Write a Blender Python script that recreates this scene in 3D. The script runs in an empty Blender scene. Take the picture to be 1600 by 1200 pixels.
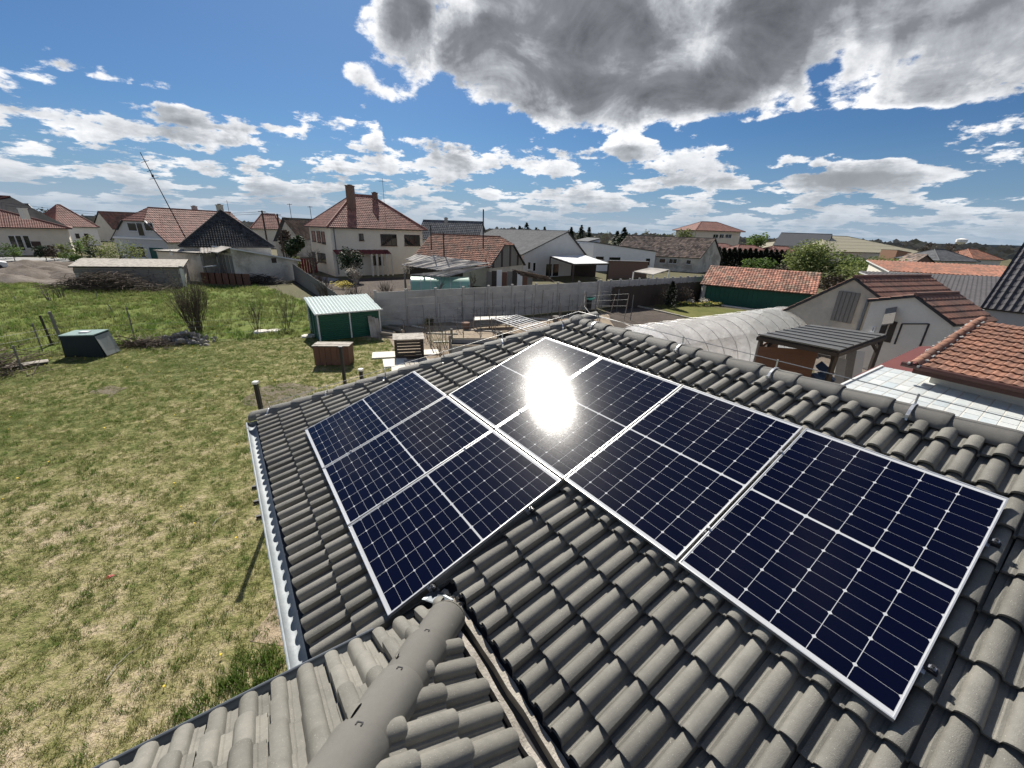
import bpy, bmesh, math, random
from mathutils import Vector, Matrix, noise as mnoise
random.seed(11)
SC = bpy.context.scene
COL = SC.collection
R_ = math.radians

# ------------------------------------------------------------------ camera
CAM_Z = 6.0
F_PX = 631.21
WM = ((0.9994559, 0.0329820, 0.0), (0.0116546, -0.3531688, 0.9354870), (0.0308543, -0.9349781, -0.3533611))
cd = bpy.data.cameras.new('camera')
cam = bpy.data.objects.new('camera', cd)
COL.objects.link(cam)
cd.sensor_width = 36.0
cd.lens = F_PX / 1600 * 36.0
cd.clip_start = 0.05
cd.clip_end = 6000
m = Matrix(((WM[0][0], -WM[0][1], -WM[0][2], 0), (WM[1][0], -WM[1][1], -WM[1][2], 0), (WM[2][0], -WM[2][1], -WM[2][2], CAM_Z), (0, 0, 0, 1)))
cam.matrix_world = m
SC.camera = cam

# ------------------------------------------------------------------ light
SUN_AZ, SUN_EL = R_(-17.7), R_(43.2)
sd = bpy.data.lights.new('sun', 'SUN')
sd.energy = 5.0
sd.angle = R_(0.55)
sd.color = (1.0, 0.945, 0.86)
sun = bpy.data.objects.new('sun', sd)
COL.objects.link(sun)
sdir = Vector((math.sin(SUN_AZ) * math.cos(SUN_EL), math.cos(SUN_AZ) * math.cos(SUN_EL), math.sin(SUN_EL)))
sun.rotation_euler = sdir.to_track_quat('Z', 'Y').to_euler()
sun.location = (-20, 40, 60)

SC.view_settings.view_transform = 'Standard'
SC.view_settings.look = 'None'
SC.view_settings.exposure = 0.55
SC.view_settings.gamma = 1.0
SC.view_settings.use_curve_mapping = False
SC.cycles.max_bounces = 6
SC.cycles.transparent_max_bounces = 8

# ------------------------------------------------------------------ node helper
class NT:
    def __init__(s, tree):
        s.t = tree
    def n(s, typ, **kw):
        nd = s.t.nodes.new(typ)
        for k, v in kw.items():
            setattr(nd, k, v)
        return nd
    def put(s, sock, v):
        if isinstance(v, bpy.types.NodeSocket):
            s.t.links.new(v, sock)
        elif v is not None:
            if hasattr(sock.default_value, '__len__'):
                if isinstance(v, (int, float)):
                    v = [v] * len(sock.default_value)
                if len(v) == 3 and len(sock.default_value) == 4:
                    v = (*v, 1.0)
            sock.default_value = v
    def math(s, op, a, b=None, c=None, clamp=False):
        nd = s.n('ShaderNodeMath', operation=op, use_clamp=clamp)
        s.put(nd.inputs[0], a)
        if b is not None: s.put(nd.inputs[1], b)
        if c is not None: s.put(nd.inputs[2], c)
        return nd.outputs[0]
    def vmath(s, op, a, b=None, scale=None):
        nd = s.n('ShaderNodeVectorMath', operation=op)
        s.put(nd.inputs[0], a)
        if b is not None: s.put(nd.inputs[1], b)
        if scale is not None: s.put(nd.inputs['Scale'], scale)
        return nd.outputs['Value'] if op in ('LENGTH', 'DISTANCE', 'DOT_PRODUCT') else nd.outputs[0]
    def mix(s, fac, a, b, blend='MIX'):
        nd = s.n('ShaderNodeMix', data_type='RGBA', blend_type=blend)
        s.put(nd.inputs[0], fac); s.put(nd.inputs[6], a); s.put(nd.inputs[7], b)
        return nd.outputs[2]
    def noise(s, vec, scale, detail=4, rough=0.55, dist=0.0, dim='3D'):
        nd = s.n('ShaderNodeTexNoise', noise_dimensions=dim)
        if vec is not None: s.put(nd.inputs['Vector'], vec)
        nd.inputs['Scale'].default_value = scale
        nd.inputs['Detail'].default_value = detail
        nd.inputs['Roughness'].default_value = rough
        nd.inputs['Distortion'].default_value = dist
        return nd.outputs[0]
    def remap(s, v, a, b, c=0.0, d=1.0, smooth=False):
        nd = s.n('ShaderNodeMapRange', interpolation_type='SMOOTHSTEP' if smooth else 'LINEAR')
        s.put(nd.inputs[0], v)
        for i, q in enumerate((a, b, c, d)): s.put(nd.inputs[i + 1], q)
        return nd.outputs[0]
    def ramp(s, v, stops):
        nd = s.n('ShaderNodeValToRGB')
        el = nd.color_ramp.elements
        while len(el) < len(stops): el.new(0.5)
        for e, (p, c) in zip(el, stops):
            e.position = p
            e.color = (*c, 1) if len(c) == 3 else c
        s.put(nd.inputs[0], v)
        return nd.outputs[0]

# ------------------------------------------------------------------ sky with cumulus clouds
world = bpy.data.worlds.new('World')
SC.world = world
world.use_nodes = True
wt = world.node_tree
wt.nodes.clear()
W = NT(wt)
geo = W.n('ShaderNodeTexCoord').outputs['Generated']
sky = W.n('ShaderNodeTexSky', sky_type='NISHITA')
sky.sun_disc = False
sky.sun_elevation = SUN_EL
sky.sun_rotation = SUN_AZ
sky.altitude = 150
sky.air_density = 1.0
sky.dust_density = 0.6
sky.ozone_density = 2.5
SKY_S = 0.056
sx = W.n('ShaderNodeSeparateXYZ')
W.put(sx.inputs[0], W.vmath('NORMALIZE', geo))
el = W.math('ARCSINE', sx.outputs[2])
elc = W.math('MAXIMUM', el, 0.0)
az = W.math('ARCTAN2', sx.outputs[0], sx.outputs[1])
# clear sky, paler low down
skyc = W.mix(1.0, sky.outputs[0], (0.43 * SKY_S, 0.68 * SKY_S, 0.95 * SKY_S), 'MULTIPLY')
hz = W.remap(el, 0.0, 0.20, 0.72, 0.0, smooth=True)
skyc = W.mix(hz, skyc, (0.20, 0.30, 0.43))
# cloud field wound round the sky: x, y on a cylinder by azimuth, height by a stretched elevation
ca, sa = W.math('COSINE', az), W.math('SINE', az)
def field_at(dv):
    e = W.math('ADD', elc, dv)
    vv = W.math('MULTIPLY', W.math('LOGARITHM', W.math('ADD', e, 0.075), 2.718282), 0.62)
    cx = W.n('ShaderNodeCombineXYZ')
    W.put(cx.inputs[0], ca); W.put(cx.inputs[1], sa); W.put(cx.inputs[2], vv)
    P = W.vmath('ADD', cx.outputs[0], (2.3, 5.1, 0.7))
    big = W.noise(P, 4.4, 10, 0.61, 0.15)
    small = W.noise(P, 10.5, 8, 0.60, 0.1)
    w = W.remap(e, 0.13, 0.34, 0.06, 1.0)
    return W.math('ADD', W.math('MULTIPLY', big, w), W.math('MULTIPLY', small, W.math('SUBTRACT', 1.0, w)))
BLOBS = [  # azimuth, elevation, half-widths in degrees, strength: a wide bank ahead and right, a clear patch left of it
    (1.0, 21.5, 19, 8.5, 0.175), (19, 20.5, 19, 9.0, 0.19), (43, 18.0, 16, 8.5, 0.14), (-46, 15.5, 5, 0.9, 0.10), (-40, 12.0, 5, 0.8, 0.12), (-34, 9.6, 8, 0.9, 0.09), (-25, 13.6, 1.8, 0.6, 0.16), (14, 9.2, 12, 0.9, 0.07), (30, 6.0, 12, 0.8, 0.06), (12, 14.5, 13, 3.4, 0.10), (31.5, 17.5, 2.2, 4.0, -0.10),
    (-33, 19.5, 15, 7.0, -0.30), (-25, 14.0, 7, 2.0, -0.12), (34, 10.3, 11, 1.9, -0.20), (-8, 11.6, 8, 1.3, -0.12), (-6, 8.6, 14, 1.8, 0.06), (22, 7.2, 6, 1.8, 0.07),
    (38, 6.4, 8, 1.5, 0.10), (-42, 10.6, 14, 2.4, -0.05), (-40, 8.4, 12, 1.2, 0.05), (-46, 13.4, 5, 1.1, 0.05), (48, 5.0, 7, 2.0, -0.08), (70, 25, 22, 14, 0.15), (-80, 28, 24, 14, -0.1), (-44, 16.5, 12, 4.0, -0.20), (-36, 11.8, 7, 1.4, -0.09),
]
bl = None
for (a0, e0, ra, re, amp) in BLOBS:
    da = W.math('MULTIPLY', W.math('SUBTRACT', az, math.radians(a0)), 1 / math.radians(ra))
    de = W.math('MULTIPLY', W.math('SUBTRACT', el, math.radians(e0)), 1 / math.radians(re))
    l = W.math('SQRT', W.math('ADD', W.math('MULTIPLY', da, da), W.math('MULTIPLY', de, de)))
    v = W.remap(l, 0.55, 1.15, amp, 0.0, smooth=True)
    bl = v if bl is None else W.math('ADD', bl, v)
thr = W.math('ADD', W.remap(el, 0.0, 0.20, 0.452, 0.528), W.remap(el, 0.45, 0.75, 0.0, 0.04))
cov = W.math('SUBTRACT', bl, thr)
d0 = W.math('ADD', field_at(0.0), cov)
above = None
for k, dv in enumerate((0.010, 0.024, 0.045)):
    dk = W.math('MAXIMUM', W.math('ADD', field_at(dv), cov), 0.0)
    above = dk if above is None else W.math('ADD', above, dk)
alpha = W.remap(d0, -0.005, 0.055, 0.0, 1.0, smooth=True)
fine = W.noise(W.vmath('ADD', geo, (4.0, 1.0, 2.0)), 15.0, 7, 0.64, 0.4)
lump = W.noise(W.vmath('MULTIPLY', geo, (1.0, 1.0, 1.6)), 6.5, 5, 0.6, 0.5)
shade = W.math('ADD', W.math('MULTIPLY', above, 0.95), W.math('MULTIPLY', W.math('MAXIMUM', d0, 0.0), 0.55))
shade = W.math('MINIMUM', shade, 0.62)
shade = W.math('ADD', shade, W.math('MULTIPLY_ADD', fine, -0.55, 0.27))
shade = W.math('ADD', shade, W.math('MULTIPLY', W.math('MULTIPLY_ADD', lump, -1.7, 0.85), W.remap(shade, 0.1, 0.5, 0.0, 1.0)))
cc = W.ramp(shade, [(0.0, (0.92, 0.92, 0.92)), (0.12, (0.70, 0.71, 0.73)), (0.30, (0.37, 0.39, 0.42)), (0.55, (0.19, 0.20, 0.22)), (1.0, (0.09, 0.096, 0.108))])
lowlift = W.remap(el, 0.06, 0.22, 0.42, 0.0)
cc = W.mix(lowlift, cc, (0.50, 0.54, 0.59))
col = W.mix(alpha, skyc, cc)
veil = W.remap(el, 0.0, 0.085, 0.85, 0.0, smooth=True)
col = W.mix(veil, col, (0.30, 0.375, 0.46))
below = W.remap(sx.outputs[2], -0.02, 0.0, 1.0, 0.0)
col = W.mix(below, col, (0.22, 0.23, 0.22))
bg = W.n('ShaderNodeBackground')
W.put(bg.inputs[0], col)
bg.inputs[1].default_value = 0.88
wo = W.n('ShaderNodeOutputWorld')
wt.links.new(bg.outputs[0], wo.inputs[0])

# ------------------------------------------------------------------ places
def ray(px, py):
    c = ((px - 800) / F_PX, (py - 600) / F_PX, 1.0)
    return Vector([sum(WM[r][k] * c[k] for k in range(3)) for r in range(3)])
def G(px, py, z=0.0):
    r = ray(px, py); k = (z - CAM_Z) / r.z
    return Vector((k * r.x, k * r.y, z))
def at(px, py, Y):
    r = ray(px, py); k = Y / r.y
    return Vector((k * r.x, Y, CAM_Z + k * r.z))

# ------------------------------------------------------------------ materials
MATS = {}
def mat(name, color, rough=0.8, var=0.25, scale=6.0, bump=0.0, bscale=None, metal=0.0, col2=None, tint=False, stretch=None, transl=0.0, spec=0.4, fleck=None, coat=0.0, thr=None, orand=0.12):
    """plain procedural surface: a base colour broken up by two scales of noise, optional second colour in patches, per-face tint, relief"""
    if name in MATS: return MATS[name]
    mt = bpy.data.materials.new(name); mt.use_nodes = True
    t = mt.node_tree; t.nodes.clear(); N = NT(t)
    tc = N.n('ShaderNodeTexCoord').outputs['Object']
    oi = N.n('ShaderNodeObjectInfo').outputs['Random']
    tc = N.vmath('ADD', tc, N.vmath('SCALE', (13.1, 7.7, 3.3), scale=N.math('MULTIPLY', oi, 9.0)))
    if stretch:
        mp = N.n('ShaderNodeMapping'); N.put(mp.inputs[0], tc); mp.inputs['Scale'].default_value = stretch; tc = mp.outputs[0]
    n1 = N.noise(tc, scale, 5, 0.6)
    n2 = N.noise(tc, scale * 6.3, 4, 0.65)
    c = color
    if col2 is not None:
        f = N.remap(N.noise(tc, scale * 0.37, 5, 0.65), *(thr or (0.45, 0.62)), 0.0, 1.0)
        c = N.mix(f, color, col2)
    k = N.math('ADD', N.math('MULTIPLY', n1, var * 2), N.math('MULTIPLY', n2, var * 1.4))
    k = N.math('ADD', k, 1.0 - var * 1.7)
    if tint:
        at_ = N.n('ShaderNodeAttribute', attribute_name='tint').outputs['Fac']
        k = N.math('MULTIPLY', k, N.math('ADD', at_, 1.0))
    k = N.math('MULTIPLY', k, N.math('MULTIPLY_ADD', oi, orand, 1.0 - orand / 2))
    cc = N.n('ShaderNodeCombineXYZ')
    for i in range(3): N.put(cc.inputs[i], k)
    c = N.mix(1.0, c, cc.outputs[0], 'MULTIPLY')
    if fleck is not None:
        ff = N.remap(N.noise(tc, fleck[1], 2, 0.5), fleck[2], fleck[2] + 0.06, 0, 1)
        c = N.mix(ff, c, fleck[0])
    b = N.n('ShaderNodeBsdfPrincipled')
    N.put(b.inputs['Base Color'], c)
    N.put(b.inputs['Roughness'], N.math('MULTIPLY_ADD', n1, 0.25 * rough, rough * 0.88, clamp=True))
    b.inputs['Metallic'].default_value = metal
    b.inputs['Specular IOR Level'].default_value = spec
    if coat: b.inputs['Coat Weight'].default_value = coat; b.inputs['Coat Roughness'].default_value = 0.1
    if bump:
        bp = N.n('ShaderNodeBump'); bp.inputs['Strength'].default_value = min(1, bump); bp.inputs['Distance'].default_value = 0.02
        N.put(bp.inputs['Height'], N.noise(tc, bscale or scale * 8, 5, 0.65))
        t.links.new(bp.outputs[0], b.inputs['Normal'])
    out = N.n('ShaderNodeOutputMaterial')
    sh = b.outputs[0]
    if transl:
        tr = N.n('ShaderNodeBsdfTranslucent'); N.put(tr.inputs[0], c)
        mx = N.n('ShaderNodeMixShader'); mx.inputs[0].default_value = transl
        t.links.new(sh, mx.inputs[1]); t.links.new(tr.outputs[0], mx.inputs[2]); sh = mx.outputs[0]
    t.links.new(sh, out.inputs[0])
    MATS[name] = mt
    return mt

M = {}
M['tile'] = mat('concrete_tile', (0.190, 0.182, 0.158), 0.6, 0.24, 7.0, 0.35, 200, tint=True, fleck=((0.46, 0.45, 0.40), 190, 0.68), spec=0.3, orand=0.34, col2=(0.138, 0.133, 0.116), thr=(0.48, 0.72))
M['cap'] = mat('ridge_cap', (0.142, 0.136, 0.120), 0.6, 0.16, 7.0, 0.4, 260, fleck=((0.26, 0.25, 0.23), 200, 0.72), orand=0.34, col2=(0.135, 0.132, 0.120), thr=(0.48, 0.72))
M['felt'] = mat('roof_felt', (0.035, 0.036, 0.04), 0.8, 0.2, 5)
M['zinc'] = mat('zinc_gutter', (0.27, 0.30, 0.32), 0.65, 0.22, 9, 0.15, 30, metal=0.15, col2=(0.33, 0.355, 0.37))
M['greygut'] = mat('dark_zinc', (0.13, 0.145, 0.16), 0.4, 0.15, 6, metal=0.5)
M['alu'] = mat('aluminium', (0.74, 0.74, 0.73), 0.35, 0.06, 8, metal=0.75)
M['steel'] = mat('steel', (0.5, 0.5, 0.5), 0.35, 0.1, 8, metal=0.85)
M['blackm'] = mat('black_metal', (0.018, 0.018, 0.02), 0.5, 0.2, 5)
M['plaster'] = mat('plaster', (0.70, 0.66, 0.58), 0.9, 0.12, 1.3, 0.2, 40)
M['plaster_dirty'] = mat('dirty_plaster', (0.56, 0.50, 0.41), 0.9, 0.25, 0.9, 0.3, 30, col2=(0.42, 0.38, 0.32))
M['plaster_old'] = mat('old_plaster', (0.56, 0.52, 0.45), 0.9, 0.3, 1.1, 0.5, 20, col2=(0.36, 0.33, 0.28), thr=(0.5, 0.6))
M['white'] = mat('white_wall', (0.84, 0.83, 0.80), 0.85, 0.08, 1.2)
M['grey_wall'] = mat('grey_wall', (0.56, 0.555, 0.53), 0.85, 0.12, 1.2)
M['beige'] = mat('beige_wall', (0.68, 0.62, 0.52), 0.9, 0.14, 0.9, 0.15, 30)
M['wood_light'] = mat('bleached_wood', (0.42, 0.35, 0.26), 0.85, 0.3, 6, 0.6, 60, stretch=(6, 6, 0.8))
M['board'] = mat('weathered_board', (0.42, 0.385, 0.33), 0.85, 0.35, 9, 0.7, 70, col2=(0.25, 0.225, 0.19))
M['wood_grey'] = mat('grey_wood', (0.21, 0.195, 0.175), 0.9, 0.3, 5, 0.4, 40, stretch=(5, 5, 0.7))
M['wood_dark'] = mat('dark_wood', (0.055, 0.043, 0.036), 0.8, 0.3, 5, 0.3, 40)
M['wood_red'] = mat('red_brown_wood', (0.155, 0.078, 0.052), 0.75, 0.25, 6, 0.3, 40)
M['concrete'] = mat('concrete', (0.34, 0.335, 0.32), 0.9, 0.22, 2, 0.4, 30)
M['concrete_fence'] = mat('concrete_slab', (0.42, 0.41, 0.385), 0.9, 0.2, 2.2, 0.35, 30, col2=(0.34, 0.33, 0.31))
M['orange'] = mat('orange_clay', (0.33, 0.142, 0.088), 0.8, 0.35, 3.0, 0.3, 50, tint=True, col2=(0.20, 0.11, 0.078))
M['orange_near'] = mat('orange_clay_near', (0.29, 0.138, 0.086), 0.75, 0.4, 6.0, 0.5, 60, tint=True, col2=(0.22, 0.115, 0.08), thr=(0.44, 0.62), orand=0.45)
M['redroof'] = mat('red_clay', (0.205, 0.085, 0.064), 0.75, 0.25, 2.0, 0.2, 40, tint=True)
M['pinkroof'] = mat('pale_red_clay', (0.32, 0.145, 0.108), 0.75, 0.25, 2.0, 0.2, 40, tint=True, col2=(0.25, 0.11, 0.085))
M['brownroof'] = mat('brown_clay', (0.23, 0.115, 0.082), 0.8, 0.25, 2.5, 0.2, 40, tint=True, col2=(0.17, 0.10, 0.078))
M['oldroof'] = mat('old_grey_clay', (0.235, 0.17, 0.13), 0.85, 0.35, 3.0, 0.3, 40, tint=True, col2=(0.14, 0.115, 0.1))
M['mossroof'] = mat('mossy_orange_clay', (0.37, 0.165, 0.11), 0.8, 0.4, 2.2, 0.3, 40, tint=True, col2=(0.25, 0.17, 0.12))
M['blackroof'] = mat('black_slate', (0.040, 0.040, 0.041), 0.9, 0.5, 4.0, 0.4, 30, tint=True, fleck=((0.22, 0.22, 0.21), 2.6, 0.70))
M['greyroof'] = mat('grey_roof', (0.12, 0.124, 0.13), 0.85, 0.15, 2.0, tint=True, spec=0.2)
M['darkroof'] = mat('anthracite_tile', (0.078, 0.074, 0.080), 0.8, 0.15, 3.0, tint=True, spec=0.2)
M['asbestos'] = mat('corrugated_cement', (0.46, 0.43, 0.385), 0.9, 0.3, 1.6, 0.3, 30, col2=(0.28, 0.25, 0.22))
M['whitesheet'] = mat('white_sheet', (0.62, 0.63, 0.63), 0.6, 0.1, 2)
M['glass'] = mat('window_glass', (0.015, 0.018, 0.02), 0.08, 0.2, 1, spec=0.6)
M['frame_w'] = mat('white_frame', (0.7, 0.7, 0.68), 0.5, 0.05, 4)
M['frame_d'] = mat('brown_frame', (0.06, 0.03, 0.022), 0.5, 0.1, 4)
M['fascia'] = mat('dark_fascia', (0.03, 0.03, 0.032), 0.5, 0.1, 3)
M['brick'] = mat('brick', (0.19, 0.12, 0.09), 0.9, 0.3, 8, 0.3, 40)
M['green_metal'] = mat('green_metal', (0.010, 0.095, 0.058), 0.45, 0.1, 4, spec=0.5)
M['green_wall'] = mat('green_paint', (0.012, 0.085, 0.058), 0.6, 0.15, 1.5)
M['soil'] = mat('soil', (0.062, 0.05, 0.042), 0.95, 0.35, 3, 0.8, 14)
M['bark'] = mat('bark', (0.115, 0.095, 0.078), 0.9, 0.3, 8, 0.4, 30)
M['bark_pale'] = mat('pale_bark', (0.24, 0.205, 0.165), 0.9, 0.3, 8, 0.3, 30)
M['leaf_dark'] = mat('dark_leaf', (0.022, 0.042, 0.018), 0.7, 0.3, 1.5, tint=True, transl=0.25)
M['leaf_black'] = mat('thuja_leaf', (0.012, 0.020, 0.012), 0.8, 0.3, 1.5, tint=True, transl=0.1)
M['leaf_mid'] = mat('mid_leaf', (0.105, 0.165, 0.040), 0.7, 0.3, 1.5, tint=True, transl=0.4)
M['leaf_lime'] = mat('lime_leaf', (0.175, 0.21, 0.068), 0.7, 0.3, 1.5, tint=True, transl=0.4)
M['leaf_brown'] = mat('dry_twigs', (0.105, 0.08, 0.058), 0.9, 0.3, 3, tint=True)
M['blossom'] = mat('blossom', (0.72, 0.68, 0.6), 0.8, 0.1, 3, tint=True, transl=0.3)
M['yellow'] = mat('yellow_petals', (0.72, 0.62, 0.16), 0.8, 0.1, 3, tint=True, transl=0.3)
M['stone'] = mat('rubble_stone', (0.25, 0.235, 0.215), 0.9, 0.3, 4, 0.4, 20)
M['wire'] = mat('wire', (0.42, 0.42, 0.41), 0.45, 0.1, 4, metal=0.6)

# ------------------------------------------------------------------ mesh builder
class MB:
    def __init__(s):
        s.v = []; s.f = []; s.mi = []; s.tint = []; s.cur = 0; s.t = 0.0
    def add(s, vs, fs):
        o = len(s.v)
        s.v += [tuple(v) for v in vs]
        for f in fs:
            s.f.append(tuple(i + o for i in f)); s.mi.append(s.cur); s.tint.append(s.t)
        return s
    def quad(s, a, b, c, d): return s.add([a, b, c, d], [(0, 1, 2, 3)])
    def box(s, c, e, ax=None):
        """centre, full size, axes (3 vectors)"""
        c = Vector(c); X, Y, Z = ax or (Vector((1, 0, 0)), Vector((0, 1, 0)), Vector((0, 0, 1)))
        x, y, z = X * (e[0] / 2), Y * (e[1] / 2), Z * (e[2] / 2)
        vs = [c + a * x + b * y + d * z for d in (-1, 1) for b in (-1, 1) for a in (-1, 1)]
        return s.add(vs, [(0, 2, 3, 1), (4, 5, 7, 6), (0, 1, 5, 4), (2, 6, 7, 3), (0, 4, 6, 2), (1, 3, 7, 5)])
    def beam(s, a, b, w, h=None, up=(0, 0, 1)):
        a, b = Vector(a), Vector(b); h = h or w
        d = b - a; L = d.length; d = d / L; up = Vector(up)
        if abs(d.dot(up)) > 0.98: up = Vector((0, 1, 0))
        sx = d.cross(up).normalized(); uz = sx.cross(d)
        return s.box((a + b) / 2, (L, w, h), (d, sx, uz))
    def tube(s, pts, r, n=6, cap=True, r2=None):
        pts = [Vector(p) for p in pts]; k = len(pts); rings = []
        ref = None
        for i, p in enumerate(pts):
            d = (pts[min(i + 1, k - 1)] - pts[max(i - 1, 0)]).normalized()
            if ref is None:
                ref = Vector((0, 0, 1)) if abs(d.z) < 0.9 else Vector((1, 0, 0))
            sx = d.cross(ref).normalized(); sy = sx.cross(d)
            ref = sy
            rr = r[i] if isinstance(r, (list, tuple)) else (r if r2 is None else r + (r2 - r) * i / (k - 1))
            rings.append([p + sx * (rr * math.cos(2 * math.pi * j / n)) + sy * (rr * math.sin(2 * math.pi * j / n)) for j in range(n)])
        vs = [v for rg in rings for v in rg]; fs = []
        for i in range(k - 1):
            for j in range(n):
                fs.append((i * n + j, i * n + (j + 1) % n, (i + 1) * n + (j + 1) % n, (i + 1) * n + j))
        if cap:
            fs.append(tuple(range(n))[::-1]); fs.append(tuple((k - 1) * n + j for j in range(n)))
        return s.add(vs, fs)
    def prism(s, poly, vec):
        """polygon (3D points) swept along vec"""
        vec = Vector(vec); n = len(poly); P = [Vector(p) for p in poly]
        vs = P + [p + vec for p in P]
        fs = [tuple(range(n))[::-1], tuple(n + i for i in range(n))]
        fs += [(i, (i + 1) % n, n + (i + 1) % n, n + i) for i in range(n)]
        return s.add(vs, fs)
    def mesh(s, name, mats, smooth=False, fix=True):
        me = bpy.data.meshes.new(name)
        me.from_pydata(s.v, [], s.f)
        if not isinstance(mats, (list, tuple)): mats = [mats]
        for mm in mats: me.materials.append(mm)
        if len(mats) > 1: me.polygons.foreach_set('material_index', s.mi)
        if any(s.tint):
            a = me.attributes.new('tint', 'FLOAT', 'FACE'); a.data.foreach_set('value', s.tint)
        if smooth:
            me.polygons.foreach_set('use_smooth', [True] * len(s.f))
            try: me.set_sharp_from_angle(angle=R_(smooth if smooth is not True else 40))
            except Exception: pass
        me.validate(); me.update()
        if fix:
            bm = bmesh.new(); bm.from_mesh(me); bmesh.ops.recalc_face_normals(bm, faces=bm.faces); bm.to_mesh(me); bm.free()
        return me
    def build(s, name, mats, parent=None, smooth=False, kind=None, label=None, fix=True, loc=None):
        return link(name, s.mesh(name, mats, smooth, fix), parent, kind, label, loc)

def link(name, me, parent=None, kind=None, label=None, loc=None):
    o = bpy.data.objects.new(name, me); COL.objects.link(o)
    if parent is not None: o.parent = parent
    if kind: o['kind'] = kind
    if label: o['label'] = label
    if loc is not None: o.location = loc
    return o
def thing(name, label, cat, loc=(0, 0, 0), rz=0.0, group=None):
    o = bpy.data.objects.new(name, None); COL.objects.link(o)
    o.location = loc; o.rotation_euler = (0, 0, rz); o.empty_display_size = 0.3
    tag(o, label, cat, group)
    return o
def tag(o, label, cat, group=None):
    o['label'] = label; o['category'] = cat
    if group: o['group'] = group
    return o
def inst(o, parent, loc=None, mtx=None):
    """another piece sharing the mesh of o"""
    c = o.copy(); COL.objects.link(c); c.parent = parent
    if loc is not None: c.location = loc
    if mtx is not None: c.matrix_local = mtx
    return c
def dup(root, loc, rz=None, label=None):
    r = root.copy(); COL.objects.link(r); r.location = loc
    if rz is not None: r.rotation_euler = (0, 0, rz)
    if label: r['label'] = label
    for ch in list(root.children):
        c = ch.copy(); COL.objects.link(c); c.parent = r
        for g in list(ch.children):
            d = g.copy(); COL.objects.link(d); d.parent = c
    return r

# ------------------------------------------------------------------ the house under the camera
UD = Vector((0.5779718, -0.8160567, 0)); HX, HY = 0.4819963, 5.8998554
HYAW = math.atan2(UD.y, UD.x)
PITCH = R_(20.04); TP = math.tan(PITCH); CP = math.cos(PITCH); SP = math.sin(PITCH)
# local frame of the house: x along the ridge towards the camera, y up-slope; w = -y is the run down the slope from the top row of panels
house = thing('house', 'bungalow with grey double-roll concrete tile roofs carrying the solar panels, in the foreground', 'house', (HX, HY, 0), HYAW)
ZT0 = 4.381            # tile plane at w = 0
def zt(w): return ZT0 - TP * w
U_HIP, W_TOP = -0.09, -0.714
U_HIPLOW, W_EAVE = -2.70, 3.78
U_END = 7.4
W_VAL, U_CORNER = 2.87, 2.5
P2 = R_(35.5); TP2 = math.tan(P2); CP2 = math.cos(P2); SP2 = math.sin(P2)

def hipx(w):  # u of the hip line at run w
    return U_HIP + (w - W_TOP) / (W_EAVE - W_TOP) * (U_HIPLOW - U_HIP)

# walls
mb = MB()
mb.box((3.0, 0.71, 1.35), (10.2, 8.0, 2.7))
mb.box((7.2, -6.2, 1.5), (9.2, 5.8, 3.0))
mb.build('wall', M['plaster'], house)

# roof decks (felt under the tiles)
mb = MB()
d = 0.05
A = (U_HIP, -W_TOP, zt(W_TOP) - d); B = (U_END, -W_TOP, zt(W_TOP) - d); Cc = (U_END, -W_EAVE, zt(W_EAVE) - d); D = (U_HIPLOW, -W_EAVE, zt(W_EAVE) - d)
mb.prism([A, B, Cc, D], (0, 0, -0.14))
wt2 = 2 * -W_TOP + W_EAVE
Bk = (U_END, 5.21, zt(W_EAVE) - d); Bk2 = (U_HIPLOW, 5.21, zt(W_EAVE) - d)
mb.prism([A, Bk2, Bk, B], (0, 0, -0.14))
mb.prism([A, D, Bk2], (0, 0, -0.14))
roof1 = mb.build('roof', M['felt'], house)
mb = MB()
zc0 = zt(W_VAL) + 0.03
Rr = 2.4
# left face, right face of the steeper roof behind the photographer
def z2(s): return zc0 + TP2 * s
mb.prism([(U_CORNER, -W_VAL, z2(0) - d), (U_CORNER + Rr, -W_VAL - Rr, z2(Rr) - d), (U_CORNER + Rr, -8.0, z2(Rr) - d), (U_CORNER, -8.0, z2(0) - d)], (0, 0, -0.12))
mb.prism([(U_CORNER, -W_VAL, z2(0) - d), (U_END + 3, -W_VAL, z2(0) - d), (U_END + 3, -W_VAL - Rr, z2(Rr) - d), (U_CORNER + Rr, -W_VAL - Rr, z2(Rr) - d)], (0, 0, -0.12))
roof2 = mb.build('roof', M['felt'], house)

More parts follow.
